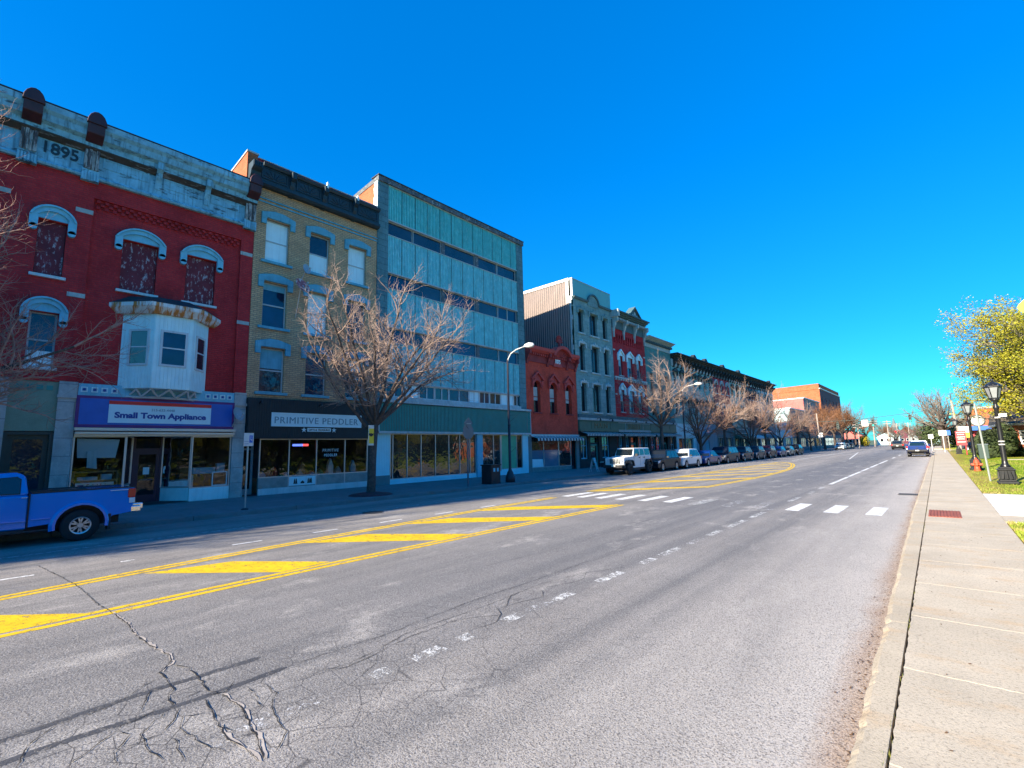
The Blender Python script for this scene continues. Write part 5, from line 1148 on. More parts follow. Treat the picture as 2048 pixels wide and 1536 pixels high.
class Tree:
    def __init__(s, seed): s.r = random.Random(seed); s.trunk = MB(); s.crown = MB(); s.ends = []
    def path(s, p, d, L, bend, up, n):
        pts = [p.copy()]; d = d.normalized()
        for i in range(n):
            d = (d + perp(d, s.r)*bend + Vector((0,0,up))).normalized(); p = p + d*(L/n); pts.append(p.copy())
        return pts, d
    def grow(s, p, d, L, rad, lev, spec):
        n, sides, bend, up, kids, kl, ka, f0 = spec[lev]
        pts, de = s.path(p, d, L, bend, up, n)
        last = lev == len(spec)-1
        rads = [rad*(1-.62*i/n) if not last else rad*.8*(1-.5*i/n) for i in range(n+1)]
        mb = s.trunk if lev == 0 else s.crown
        mb.tube(pts, rads, sides, cap=False)
        if last: s.ends.append(pts[-1]); return
        nk = s.r.randint(kids[0], kids[1])
        for k in range(nk):
            f = f0 + (1-f0)*(k+s.r.random()*.8)/nk; i = min(n-1, int(f*n)); t = f*n-i
            q = pts[i].lerp(pts[i+1], t); dd = (pts[i+1]-pts[i]).normalized()
            a = radians(s.r.uniform(*ka)); ax = perp(dd, s.r); nd = dd*cos(a) + ax*sin(a)
            if nd.z < -.25: nd.z *= .3
            s.grow(q, nd, L*s.r.uniform(*kl)*(1.15-.45*f), rads[i]*s.r.uniform(.5,.72), lev+1, spec)
        s.grow(pts[-1], de, L*kl[1]*.75, rads[-1], lev+1, spec)
SPEC_T = [(6,7,.12,.02,(5,7),(.50,.66),(28,58),.28),(6,5,.16,.03,(6,8),(.42,.58),(30,62),.22),(4,4,.22,.05,(5,7),(.45,.62),(30,65),.2),(3,3,.28,.12,(4,6),(.5,.7),(30,70),.15),(2,3,.3,.16,(0,0),(1,1),(0,0),0)]
def street_tree(name, label, loc, seed, limbs, trunk_h, trunk_r, spec, twig, group=None, rz=0, scale=1, lean=(0,0), trad=.013):
    t = thing(name, label, 'tree', loc, rz, group, local=True, scale=scale)
    T = Tree(seed); p = Vector((0,0,0))
    tp_ = [Vector((0,0,-.25)), Vector((0,0,.1)), Vector((lean[0]*.4,lean[1]*.4,trunk_h*.5)), Vector((lean[0],lean[1],trunk_h))]
    T.trunk.tube(tp_, [trunk_r*1.5, trunk_r*1.1, trunk_r*.92, trunk_r*.88], 10)
    for (az, el, L, r_, zf) in limbs:
        d = Vector((cos(az)*cos(el), sin(az)*cos(el), sin(el))); b = tp_[2].lerp(tp_[3], zf) if zf <= 1 else tp_[3]
        T.grow(b, d, L, r_, 0, spec)
    T.trunk.build('trunk', M['bark'], t, smooth=True); T.crown.build('crown', M[twig], t)
    return t, T
D = radians
limbs1 = [(D(93),D(29),6.2,.085,.95),(D(84),D(44),5.6,.08,1.0),(D(100),D(60),5.2,.085,1.0),(D(40),D(52),4.8,.075,1.0),(D(-95),D(40),4.5,.075,.7),(D(-80),D(58),4.9,.085,1.0),(D(180),D(50),4.2,.075,1.0),(D(140),D(40),4.2,.06,1.0),(D(-20),D(42),4.3,.07,1.0),(D(75),D(76),5.0,.10,1.0),(D(-110),D(75),4.8,.08,1.0),(D(-140),D(40),4.0,.06,.9)]
SPEC_0 = [(8,7,.13,.03,(9,10),(.36,.48),(28,60),.24),(5,5,.20,.05,(8,9),(.42,.54),(32,66),.15),(4,4,.28,.06,(7,9),(.44,.6),(32,68),.12),(3,3,.34,.10,(0,0),(.5,.7),(30,70),.15)]
SPEC_1 = [(8,7,.13,.03,(7,8),(.34,.46),(28,60),.24),(5,5,.20,.05,(6,8),(.42,.54),(32,66),.15),(4,4,.28,.06,(5,7),(.44,.6),(32,68),.12),(3,3,.34,.10,(0,0),(.5,.7),(30,70),.15)]
t1, T1 = street_tree('street_tree', 'bare spreading tree with yellow poster on its trunk before the gift shop', (-17.8, 11.15, 0), 5, limbs1, 2.9, .17, SPEC_1, 'twig', lean=(.05,.1))
print('twigs', len(T1.ends), len(T1.crown.v))
q = MB(); q.lathe([(.95,-.02),(.8,.05),(.4,.10),(.1,.12)], (-17.8,11.15,0), 20); tag(q.build('mulch_mound', M['soilred'], label='round reddish mulch mound at foot of the poster tree'), cat='mulch')
limbs0 = [(D(70),D(30),4.3,.08,1.0),(D(95),D(46),4.3,.08,1.0),(D(60),D(62),5.6,.085,1.0),(D(-90),D(50),3.9,.075,.8),(D(-40),D(60),4.0,.085,1.0),(D(180),D(58),3.6,.075,1.0),(D(25),D(44),4.0,.075,1.0),(D(104),D(24),3.9,.06,.7),(D(80),D(75),5.6,.09,1.0),(D(100),D(66),5.2,.08,1.0)]
t0, T0 = street_tree('street_tree', 'bare tree reaching in from the edge before the 1895 block', (-17.8, -2.1, 0), 12, limbs0, 2.8, .17, SPEC_0, 'twig_near')
c0 = t0
for i, (y, rz) in enumerate(((-9.5, 1.9), (-13.5, 5.2), (-17.5, .4), (-22, 4.1), (-27, 2.2))):  # unseen copies crowded so overlapping crowns deepen the dapple on the road
    c = copy_tree((t1, t0)[i % 2]); c.location = (-17.4, y, 0); c.rotation_euler.z = rz; c.scale = (.9,)*3; c['group'] = 'unseen trees crowded for the road dapple'; c['label'] = 'bare street tree ' + ('first','second','third','fourth','fifth')[i] + ' of the unseen row crowded to dapple the road'
limbs2 = [(D(95),D(34),4.8,.09,1),(D(70),D(58),4.4,.09,1),(D(-90),D(38),4.2,.085,.9),(D(-60),D(60),4.4,.09,1),(D(180),D(44),4.0,.08,1),(D(10),D(42),4.2,.08,1),(D(140),D(70),4.5,.09,1),(D(-130),D(40),3.6,.06,.8),(D(40),D(30),4.0,.06,.9)]
SPEC_2 = [(5,6,.12,.03,(5,6),(.42,.56),(26,58),.24),(4,4,.18,.05,(6,7),(.42,.56),(30,62),.15),(3,3,.26,.06,(5,6),(.45,.6),(30,65),.12),(2,3,.30,.10,(0,0),(.5,.7),(30,70),.15)]
FT = 'bare trees along the far pavement'
t2, T2 = street_tree('street_tree', 'bare tree in front of plain grey green building and dark cars', (-17.9, 39.8, 0), 21, limbs2, 3.5, .16, SPEC_2, 'twig', FT)
limbs3 = [(D(110),D(56),4.6,.10,.3),(D(-80),D(54),4.6,.10,.3),(D(30),D(60),4.4,.1,.3),(D(-150),D(60),3.3,.09,.4),(D(80),D(34),4.0,.07,1),(D(-60),D(36),4.0,.07,1),(D(180),D(76),3.6,.09,1)]
t3, T3 = street_tree('street_tree', 'many stemmed bare tree in front of gabled porch', (-17.9, 48.8, 0), 33, limbs3, 2.2, .17, SPEC_2, 'twig_red', FT)
for src, y, rz, sc, lb in ((t2,56.6,1.2,.95,'bare tree in front of the narrow dark red front'),(t3,66.8,2.4,1.0,'bare tree in front of the mint front'),(t2,73.4,4.0,1.0,'bare tree in front of the maroon front'),(t3,81.8,5.1,1.0,'bare tree in front of the grey end front'),(t2,95,.5,.95,'bare tree in front of blue white single storey shop'),(t3,104,1.4,.95,'bare tree by the far end of blue white shop')):
    c = copy_tree(src); c.location = (-17.9+rnd.uniform(-.2,.2), y, 0); c.rotation_euler.z = rz; c.scale = (sc,)*3; c['label'] = lb; c['group'] = FT
limbs4 = [(D(20+52*k),D(38+14*(k % 3)),4.6,.12,1) for k in range(7)] + [(D(100),D(78),5,.13,1)]
t4, T4 = street_tree('street_tree', 'dense rust brown tree behind the forked pale trunk', (-17.5, 117, 0), 44, limbs4, 3.0, .22, SPEC_2, 'twig_far', 'dense brown trees at the far end')
for x, y, rz, sc, lb in ((-17.2,128,2,1.1,'dense rust brown tree overhanging white parked car'),(-17.3,141,4,1.15,'dense rust brown tree between parked cars and intersection'),(-18,155,1,1.2,'dense rust brown tree near the yellow bush'),(-18,172,3,1.1,'last dense rust brown tree before the houses'),(-17,190,5,1.0,'low rust brown tree beside far white poles')):
    c = copy_tree(t4); c.location = (x,y,0); c.rotation_euler.z = rz; c.scale = (sc,)*3; c['label'] = lb; c['group'] = 'dense brown trees at the far end'
# bare shade tree beyond the crossing and the budding tree on the lawn
limbs5 = [(D(15+45*k),D(24+18*(k % 3)),4.4,.15,1) for k in range(8)] + [(D(70),D(76),4.4,.16,1),(D(200),D(70),4.4,.15,1)]
t5, T5 = street_tree('shade_tree', 'bare round crowned tree beyond the crossing at pavement end', (.9, 118, 0), 52, limbs5, 2.6, .35, SPEC_1, 'twig_park', scale=1.3)
limbs6 = [(D(8+40*k),D(26+18*(k % 3)),5.2,.16,1) for k in range(9)] + [(D(28+45*k),D(10+9*(k % 2)),4.7,.11,.9) for k in range(8)] + [(D(a_),D(e_),6.2,.12,1) for a_, e_ in ((160,52),(195,40),(215,58),(245,46),(270,60),(180,66))] + [(D(70),D(76),5.6,.18,1),(D(200),D(66),5.4,.17,1)]
SPEC_6 = [(6,6,.12,.02,(6,7),(.42,.56),(26,58),.22),(4,4,.18,.03,(6,8),(.42,.56),(30,62),.15),(3,3,.26,.05,(5,6),(.45,.6),(30,65),.12),(2,3,.30,.06,(0,0),(.5,.7),(30,70),.15)]
t6, T6 = street_tree('budding_tree', 'broad tree with yellow spring buds on the park lawn', (9.3, 57, 0), 61, limbs6, 2.6, .38, SPEC_6, 'twig_park', scale=1.22)
M['bud'] = pmat('yellow_green_buds', (.28,.26,.010), rough=.8, var=.45, sc=1.5, co='O', second=(.20,.24,.02), amt=.8, ssc=.8)
lf = MB(); rr = random.Random(9); clump = [Vector((rr.uniform(-7,7),rr.uniform(-7,7),rr.uniform(1.5,11.5))) for _ in range(95)]
for e in T6.ends:
    if e.z < 2.7 + rr.uniform(0,.8) or min((e-c).length for c in clump) > rr.uniform(2.0,5.0): continue
    for k in range(rr.randint(11,17)):
        c = e + Vector((rr.gauss(0,.22),rr.gauss(0,.22),rr.gauss(0,.15))); u = perp(Vector((0,0,1)), rr)*rr.uniform(.022,.052); v = u.cross(perp(u.normalized(), rr)).normalized()*rr.uniform(.02,.04)
        lf.quad(c-u-v, c+u-v, c+u+v, c-u+v)
lf.build('buds', M['bud'], t6)
print('t6', len(T6.ends), len(lf.f))
for x, y, rz, sc, lb in ((22,30,1,1.0,'budding lawn tree deep in the park beyond the frame'),(30,52,3,1.1,'budding lawn tree far back in the park'),(17,4,4,.9,'budding lawn tree opposite the gift shop')):
    c = copy_tree(t6); c.location = (x,y,0); c.rotation_euler.z = rz; c.scale = (sc,)*3; c['label'] = lb
M['evergreen'] = pmat('evergreen_needles', (.035,.055,.018), rough=.9, var=.5, sc=3, co='O', second=(.09,.12,.03), amt=.7, ssc=5)
def bush(name, label, loc, rx, ry, rz_, n, m, cat='bush', group=None):
    t = thing(name, label, cat, loc, local=True, group=group); q = MB(); r = random.Random(int(loc[1]*7)); lobes = [(Vector((r.uniform(-.5,.5)*rx,r.uniform(-.5,.5)*ry,rz_*r.uniform(.3,.62))), r.uniform(.45,.6)) for _ in range(7)]
    for i in range(n):
        c, s = r.choice(lobes); d = Vector((r.gauss(0,1),r.gauss(0,1),r.gauss(0,1))).normalized()*r.uniform(.75,1)**.5
        p = c + Vector((d.x*rx*s,d.y*ry*s,d.z*rz_*s)); 
        if p.z < .02: p.z = .02
        u = perp(d, r)*r.uniform(.03,.07)*max(1, rz_*.6); v = (u.cross(d)).normalized()*u.length*.8 + d*r.uniform(-.02,.04)
        q.quad(p-u-v, p+u-v, p+u+v, p-u+v)
    q.build('foliage', M[m], t); MB().tube([(0,0,-.1),(0,0,rz_*.5)], .06, 6).build('stem', M['bark'], t)
    return t
bush('evergreen_bush', 'rounded dark evergreen bush beside orange brick house', (3.75, 60, 0), 1.5, 1.5, 2.75, 5000, 'evergreen')
bush('low_hedge', 'low dark hedge along foot of orange brick house', (6.4, 61.3, 0), 2.4, .7, .8, 2500, 'evergreen')
M['forsythia'] = pmat('yellow_bush_flower', (.42,.33,.02), rough=.9, var=.4, sc=4, co='O')
bush('flowering_bush', 'yellow green bush between dark trunks at the far corner', (-16.5, 178, 0), 1.6, 1.6, 3.0, 1500, 'forsythia')
for i, (x, y, s, lb) in enumerate(((3.0,130,2.2,'dark evergreen behind bare shade tree'),(-1.2,150,2.8,'dark green shrub between pickup and far poles'))):
    bush('evergreen_bush', lb, (x,y,0), s, s, s*2, 1500, 'evergreen')
for i, (x, y, rz, sc, lb) in enumerate(((14,18,2,.9,'budding park tree opposite the teal building'),(19,-14,5,1.0,'budding park tree opposite the 1895 block'),(26,10,.6,1.1,'budding park tree second row opposite buff building'),(24,-32,2.6,1.1,'budding park tree farthest behind the camera'))):
    c = copy_tree(t6); c.location = (x,y,0); c.rotation_euler.z = rz; c.scale = (sc,)*3; c['label'] = lb
# unseen dark woods added so shop windows and car paint mirror less sky
wdm = MB(); r = random.Random(77)
for i in range(9000):
    y = r.uniform(-90,95); x = 52+r.gauss(0,4)+4*sin(y*.13); h = 7.5+2.5*sin(y*.31)+1.5*sin(y*.9); z = h*r.random()**.7
    s_ = r.uniform(.25,.6); u = perp(Vector((1,0,0)), r)*s_; v = Vector((r.uniform(-.4,.4),0,0))+u.cross(Vector((1,0,0)))*.8
    p = Vector((x,y,z+.1)); wdm.quad(p-u-v, p+u-v, p+u+v, p-u+v)
for i in range(5000):
    x = r.uniform(-40,52); y = -100+r.gauss(0,4)+4*sin(x*.2); h = 9+2.5*sin(x*.35)+1.5*sin(x*.9); z = h*r.random()**.7
    s_ = r.uniform(.3,.7); u = perp(Vector((0,1,0)), r)*s_; v = Vector((0,r.uniform(-.4,.4),0))+u.cross(Vector((0,1,0)))*.8
    p = Vector((x,y,z+.1)); wdm.quad(p-u-v, p+u-v, p+u+v, p-u+v)
M['woods'] = pmat('unseen_dark_woods', (.030,.036,.038), rough=.95, var=.5, sc=.4, second=(.07,.06,.05), amt=.6, ssc=.6)
tag(wdm.build('unseen_woods', M['woods']), kind='stuff')
for i, (x, y, rz, sc, src) in enumerate(((-11.5,200,1,.8,t4),(-7,235,2,.9,t4),(-3.5,165,3,.7,t5),(2.8,150,4,.7,t5),(-15,225,5,1.0,t5),(6,175,1,.9,t5),(-9,182,2,.6,t5))):
    c = copy_tree(src); c.location = (x,y,0); c.rotation_euler.z = rz; c.scale = (sc,)*3; c['group'] = 'bare trees among the far poles'; c['label'] = ['brown bare tree left of the steeple','brown bare tree below the steeple','small bare tree over the black suv','small bare tree beside dark evergreen','bare tree over pinkish gabled house','bare tree right of the round crowned tree','small bare tree between far poles'][i]
# ---------------------------------------------------------------- vehicles (built facing +x, real metres; VS fits them to this street)
VS = .92
def carpaint(name, col, rough=.28, coat=.2):
    mt, t, b = new_mat(name)
    b.inputs['Base Color'].default_value = c4(col); b.inputs['Roughness'].default_value = rough; b.inputs['Coat Weight'].default_value = coat; b.inputs['Coat Roughness'].default_value = .04; b.inputs['Specular IOR Level'].default_value = .3
    n = noise(t, coords(t, 'O'), 1.2, 4); t.links.new(mixc(t, mth(t, 'MULTIPLY', ramp(t, n, .45, .75), .2), col, [min(1, x*.75+.03) for x in col]), b.inputs['Base Color'])
    return mt
M['car_glass'] = glass_dark('car_glass', (.006,.008,.010), rough=.02, spec=.7)
M['tyre'] = pmat('tyre_rubber', (.018,.018,.02), rough=.85, var=.3, co='O')
M['rim'] = pmat('alloy_rim', (.55,.57,.60), rough=.3, metal=.8, var=.08, co='O')
M['plastic'] = pmat('black_plastic', (.02,.02,.022), rough=.6, var=.2, co='O')
M['lamp_red'] = pmat('tail_lamp_red', (.62,.02,.02), rough=.15, var=.1, co='O')
M['lamp_clear'] = pmat('head_lamp_clear', (.62,.66,.70), rough=.1, var=.1, co='O')
M['plate'] = pmat('licence_plate', (.65,.66,.62), rough=.4, var=.05, co='O')
def wheel(t, x, y, r, wdt, side, spokes=5, rim='rim', rr=.62):
    q = MB(); s = 1 if side > 0 else -1
    prof = [(r*rr, -.5),(r*.93, -.5),(r*.99,-.38),(r,-.25),(r,.25),(r*.99,.38),(r*.93,.5),(r*rr,.5)]
    n = 28; o = len(q.v)
    for pr, w in prof:
        for k in range(n): a = 2*pi*k/n; q.v.append((x+pr*cos(a), y+w*wdt, r+pr*sin(a)))
    m_ = len(prof)
    for i in range(m_-1):
        for k in range(n): a, b = o+i*n+k, o+i*n+(k+1) % n; q.f.append((a,b,b+n,a+n))
    wh = q.build('wheel', M['tyre'], t, smooth=True)
    q = MB(); yo = y+s*wdt*.36
    ro_, ri = r*rr, r*rr*.86
    o = len(q.v)
    for (pr, yy) in ((ro_, y+s*wdt*.5),(ri, y+s*wdt*.47),(ri*.97, y-s*wdt*.2)):
        for k in range(n): a = 2*pi*k/n; q.v.append((x+pr*cos(a), yy, r+pr*sin(a)))
    for i in range(2):
        for k in range(n): a, b = o+i*n+k, o+i*n+(k+1) % n; q.f.append((a,b,b+n,a+n))
    for k in range(spokes):
        for dv in (-.13, .13):
            a = 2*pi*k/spokes+pi/2; u = (cos(a), sin(a)); a2 = a+dv*1.5; v = (cos(a2), sin(a2)); nx, nz = -sin(a2), cos(a2); wd_ = r*.045
            P = [(x+u[0]*r*.12-nx*wd_, r+u[1]*r*.12-nz*wd_),(x+u[0]*r*.12+nx*wd_, r+u[1]*r*.12+nz*wd_),(x+v[0]*ri+nx*wd_, r+v[1]*ri+nz*wd_),(x+v[0]*ri-nx*wd_, r+v[1]*ri-nz*wd_)]
            q.prism(P, 'y', yo-.015, yo+.015)
    q.disc((x, yo, r), 'y', r*.15, .05, 14); q.build('rim', M[rim], wh)
    q = MB(); q.disc((x, y-s*wdt*.1, r), 'y', ri*.99, .02, 20); q.build('brake_hub', M['plastic'], wh)
    return wh
def arch(cx, cz, r, n=10, a0=0, a1=pi): return [(cx+r*cos(a1+(a0-a1)*k/n), cz+r*sin(a1+(a0-a1)*k/n)) for k in range(n+1)]
def side_loft(poly, hw, name, mat, t, bev=.04, top_in=0, zb=0, zt=1, shift=0, seg=3):
    """extrude a side outline across the width; the upper part leans inward by top_in"""
    q = MB(); n = len(poly)
    def w_(z): f = min(1, max(0, (z-zb)/(zt-zb))); return hw - top_in*f
    L = [(x, w_(z), z) for x, z in poly]; R_ = [(x, -w_(z), z) for x, z in poly]
    q.v = L + R_; q.f = [tuple(range(n)), tuple(range(n, 2*n))[::-1]] + [(i, n+i, n+(i+1) % n, (i+1) % n) for i in range(n)]
    return q.build(name, mat, t, smooth=True, bevel=bev, seg=seg)
def car(label, loc, rz, paintm, kind='suv', group=None, name=None, roofm=None, rimm='rim'):
    S = dict(suv=(4.45,1.84,1.68,.34), sedan=(4.7,1.82,1.45,.32), van=(5.1,1.98,1.75,.34), hatch=(4.2,1.78,1.5,.31), bigsuv=(5.0,1.98,1.85,.38))[kind]
    Ln, Wd, Ht, wr = S; t = thing(name or {'suv':'parked_suv','sedan':'parked_sedan','van':'parked_minivan','hatch':'parked_hatchback','bigsuv':'large_suv'}[kind], label, {'suv':'suv','sedan':'car','van':'minivan','hatch':'car','bigsuv':'suv'}[kind], loc, rz, group, local=True, scale=VS)
    h = Ln/2; fx_, rx_ = h*.60, -h*.60; ar = wr*1.16; zlo = .24; belt = Ht*.60; hood = Ht*.575 if kind != 'van' else Ht*.56
    hx = {'suv':.30,'sedan':.34,'van':.42,'hatch':.34,'bigsuv':.30}[kind]*h
    fr = [(h-.02,zlo+.1),(h,.5),(h-.05,hood*.80),(h-.18,hood*.93),(hx+.35,hood)]
    tail = [(-h+.06,belt-.03),(-h,belt*.72),(-h+.02,.5),(-h+.06,zlo+.1)] if kind != 'sedan' else [(-h*.62,belt+.02),(-h+.12,belt-.01),(-h+.02,belt*.78),(-h,.5),(-h+.06,zlo+.1)]
    poly = [(-h+.1,zlo)] + arch(rx_, wr, ar) + arch(fx_, wr, ar) + [(h-.1,zlo)] + fr + [(hx,belt)] + tail
    side_loft(poly, Wd/2, 'body', paintm, t, .05, .05, belt-.1, belt+.3)
    roof_f, roof_r = {'suv':(-.05,-.80),'sedan':(-.02,-.42),'van':(.12,-.86),'hatch':(.0,-.72),'bigsuv':(.0,-.88)}[kind]
    rb = {'suv':-h+.10,'sedan':-h*.70,'van':-h+.06,'hatch':-h+.12,'bigsuv':-h+.06}[kind]
    cab = [(rb,belt-.04),(hx,belt-.04),(roof_f*h+.28,Ht-.07),(roof_f*h,Ht-.01),((roof_f+roof_r)/2*h,Ht),(roof_r*h,Ht-.04)]
    tin = .20
    side_loft(cab, Wd/2-.05, 'cabin', roofm or paintm, t, .05, tin, belt, Ht)
    def wz(z): return Wd/2-.05-tin*min(1,max(0,(z-belt)/(Ht-belt)))
    # glass
    a, b = Vector((hx-.03,0,belt+.03)), Vector((roof_f*h+.25,0,Ht-.10)); nn = Vector((b.z-a.z,0,-(b.x-a.x))).normalized()*.012
    q = MB(); q.quad(*[tuple(Vector((p.x, s*(wz(p.z)-.07), p.z))+nn) for p, s in ((a,1),(a,-1),(b,-1),(b,1))]); q.build('windscreen', M['car_glass'], t)
    a, b = Vector((rb+.02,0,belt+.06)), Vector((roof_r*h-.02,0,Ht-.14)); nn = Vector((-(b.z-a.z),0,b.x-a.x)).normalized()*.014
    q = MB(); q.quad(*[tuple(Vector((p.x, s*(wz(p.z)-.09), p.z))+nn) for p, s in ((a,-1),(a,1),(b,1),(b,-1))]); q.build('rear_window', M['car_glass'], t)
    x0, x1 = rb+.18, hx-.12; z0, z1 = belt+.03, Ht-.13
    def xf(z, e): # front/back slope limits
        f = (z-belt)/(Ht-belt); return (hx+(roof_f*h+.1-hx)*f-.14) if e > 0 else (rb+(roof_r*h-rb)*f+.16)
    cuts = [0,.40,.74,1] if kind in ('suv','van','bigsuv') else [0,.52,.9 if kind == 'hatch' else .86,1]
    for s in (1,-1):
        for i in range(3):
            f0, f1 = 1-cuts[i]-.012, 1-cuts[i+1]+.012
            if f0-f1 < .06: continue
            P = []
            for f, z in ((f1,z0),(f0,z0),(f0,z1),(f1,z1)): x = xf(z,-1)+(xf(z,1)-xf(z,-1))*f; P.append((x, s*(wz(z)+.008), z))
            q = MB(); q.quad(*P); q.build('side_window', M['car_glass'], t)
        q = MB(); q.prism([(h-.10,hood*.66),(h-.035,hood*.70),(h-.10,hood*.86),(h-.5,hood*.90),(h-.42,hood*.74)], 'y', s*(Wd/2-.36), s*(Wd/2+.006)); q.build('headlight', M['lamp_clear'], t)
        q = MB(); q.box(-h-.004,-h+.16,s*(Wd/2-.22),s*(Wd/2+.005),belt*.74,belt*.98); q.build('tail_light', M['lamp_red'], t)
        q = MB(); q.box(hx-.28,hx-.14,s*(Wd/2-.02),s*(Wd/2+.16),belt+.02,belt+.16); q.build('side_mirror', M['plastic'], t, bevel=.02)
        for x in (fx_, rx_): wheel(t, x, s*(Wd/2-.115), wr, .23, s, rim=rimm)
        q = MB(); q.box(rx_+ar,fx_-ar,s*(Wd/2-.03),s*(Wd/2+.012),zlo-.02,zlo+.12); q.build('sill_trim', M['plastic'], t)
        for xx in ((hx*.2),): 
            q = MB(); q.box(xx-.07,xx+.09,s*(Wd/2-.01),s*(Wd/2+.02),belt*.86,belt*.90); q.build('door_handle', M['plastic'], t)
    q = MB(); q.box(h-.06,h+.012,-Wd/2+.42,Wd/2-.42,hood*.62,hood*.80); q.box(h-.08,h+.02,-Wd/2+.25,Wd/2-.25,zlo+.06,zlo+.24); q.build('grille', M['plastic'], t)
    q = MB(); q.box(h+.01,h+.03,-.16,.16,hood*.44,hood*.56); q.build('licence_plate', M['plate'], t)
    q = MB(); q.box(-h-.02,-h+.05,-.16,.16,belt*.62,belt*.74); q.build('licence_plate', M['plate'], t)
    q = MB(); q.box(-h+.2,h-.2,-Wd/2+.28,Wd/2-.28,.18,.5); q.build('underbody', M['plastic'], t)
    return t
def jeep(label, loc, rz, paintm):
    t = thing('parked_offroader', label, 'off-roader', loc, rz, None, local=True, scale=VS); h, W2, wr = 2.28, .80, .42
    fx_, rx_ = 1.42, -1.55
    poly = [(-2.1,.55),(-2.05,.55)] + arch(rx_, wr+.08, .52) + [(-.95,.48),(.82,.48)] + arch(fx_, wr+.08, .52)[:6] + [(fx_,1.02),(1.98,.98),(2.0,.62),(2.02,.62),(2.05,1.18),(1.9,1.24),(.72,1.32),(.66,1.30),(-2.12,1.30)]
    side_loft(poly, W2-.02, 'body', paintm, t, .03)
    cab = [(-2.1,1.28),(.72,1.28),(.42,1.86),(.35,1.90),(-2.0,1.90)]
    side_loft(cab, W2-.03, 'hardtop', paintm, t, .04, .08, 1.3, 1.9)
    a, b = Vector((.70,0,1.36)), Vector((.45,0,1.82)); nn = Vector((b.z-a.z,0,-(b.x-a.x))).normalized()*.015
    q = MB(); q.quad(*[tuple(Vector((p.x, s*(.66), p.z))+nn) for p, s in ((a,1),(a,-1),(b,-1),(b,1))]); q.build('windscreen', M['car_glass'], t)
    for s in (1,-1):
        for x0, x1 in ((-.32,.42),(-1.05,-.42),(-1.95,-1.15)):
            zt = 1.80; q = MB(); q.quad(*[(x, s*(W2-.03-.08*(z-1.3)/.6+.008), z) for x, z in ((x0,1.36),(x1+(.1 if x1 > 0 else 0),1.36),(x1-.03,zt),(x0,zt))]); q.build('side_window', M['car_glass'], t)
        q = MB(); q.prism([(fx_-.66,.62),(fx_-.5,.98),(fx_-.3,1.06),(fx_+.42,1.06),(fx_+.62,.92),(fx_+.6,.86),(fx_+.38,.98),(fx_-.28,.98),(fx_-.42,.9),(fx_-.56,.6)], 'y', s*(W2-.1), s*(W2+.14)); q.build('fender_flare', M['plastic'], t, bevel=.02)
        q = MB(); q.prism([(rx_-.56,.62),(rx_-.44,.96),(rx_-.25,1.04),(rx_+.3,1.04),(rx_+.6,.7),(rx_+.52,.66),(rx_+.26,.97),(rx_-.22,.97),(rx_-.36,.9),(rx_-.48,.62)], 'y', s*(W2-.1), s*(W2+.14)); q.build('fender_flare', M['plastic'], t, bevel=.02)
        q = MB(); q.disc((2.05, s*.52, 1.03), 'x', .105, .05, 18); q.build('headlight', M['lamp_clear'], t)
        q = MB(); q.box(-2.14,-2.06,s*.62,s*.80,.82,1.08); q.build('tail_light', M['lamp_red'], t)
        q = MB(); q.box(.35,.5,s*(W2+.02),s*(W2+.22),1.32,1.48); q.box(.4,.45,s*(W2-.05),s*(W2+.04),1.34,1.38); q.build('side_mirror', M['plastic'], t)
        for x in (fx_, rx_): wheel(t, x, s*(W2-.02), wr, .27, s, rim='plastic', rr=.56)
        q = MB(); q.box(-.95,.8,s*(W2-.06),s*(W2+.04),.36,.46); q.build('side_step', M['plastic'], t)
        for x in (.0,-.74): 
            q = MB(); q.box(x-.3,x-.14,s*(W2-.03),s*(W2+.012),1.16,1.21); q.build('door_handle', M['plastic'], t)
        q = MB()
        for x in (-.36,-1.1,.62): q.box(x-.007,x+.007,s*(W2-.03),s*(W2-.012),.6,1.28)
        q.build('door_seam', M['plastic'], t)
        q = MB(); q.disc((2.2, s*.55, .60), 'x', .07, .06, 12); q.build('fog_light', M['lamp_clear'], t)
    q = MB()
    for k in range(7): y = -.36+.12*k; q.box(2.02,2.075,y-.032,y+.032,.82,1.16)
    q.build('grille_slot', M['plastic'], t)
    q = MB(); q.box(2.0,2.28,-.86,.86,.50,.72); q.box(1.9,2.05,-.5,.5,.42,.6); q.build('front_bumper', M['plastic'], t, bevel=.04)
    q = MB(); q.box(2.28,2.30,-.16,.16,.60,.74); q.build('licence_plate', M['plate'], t)
    q = MB(); q.box(-2.3,-2.08,-.84,.84,.48,.68); q.build('rear_bumper', M['plastic'], t, bevel=.03)
    q = MB(); q.disc((-2.25,0,1.05),'x',.40,.26,22); q.build('spare_wheel', M['tyre'], t)
    q = MB(); q.box(-1.9,1.9,-.5,.5,.32,.62); q.build('underbody', M['plastic'], t)
    return t
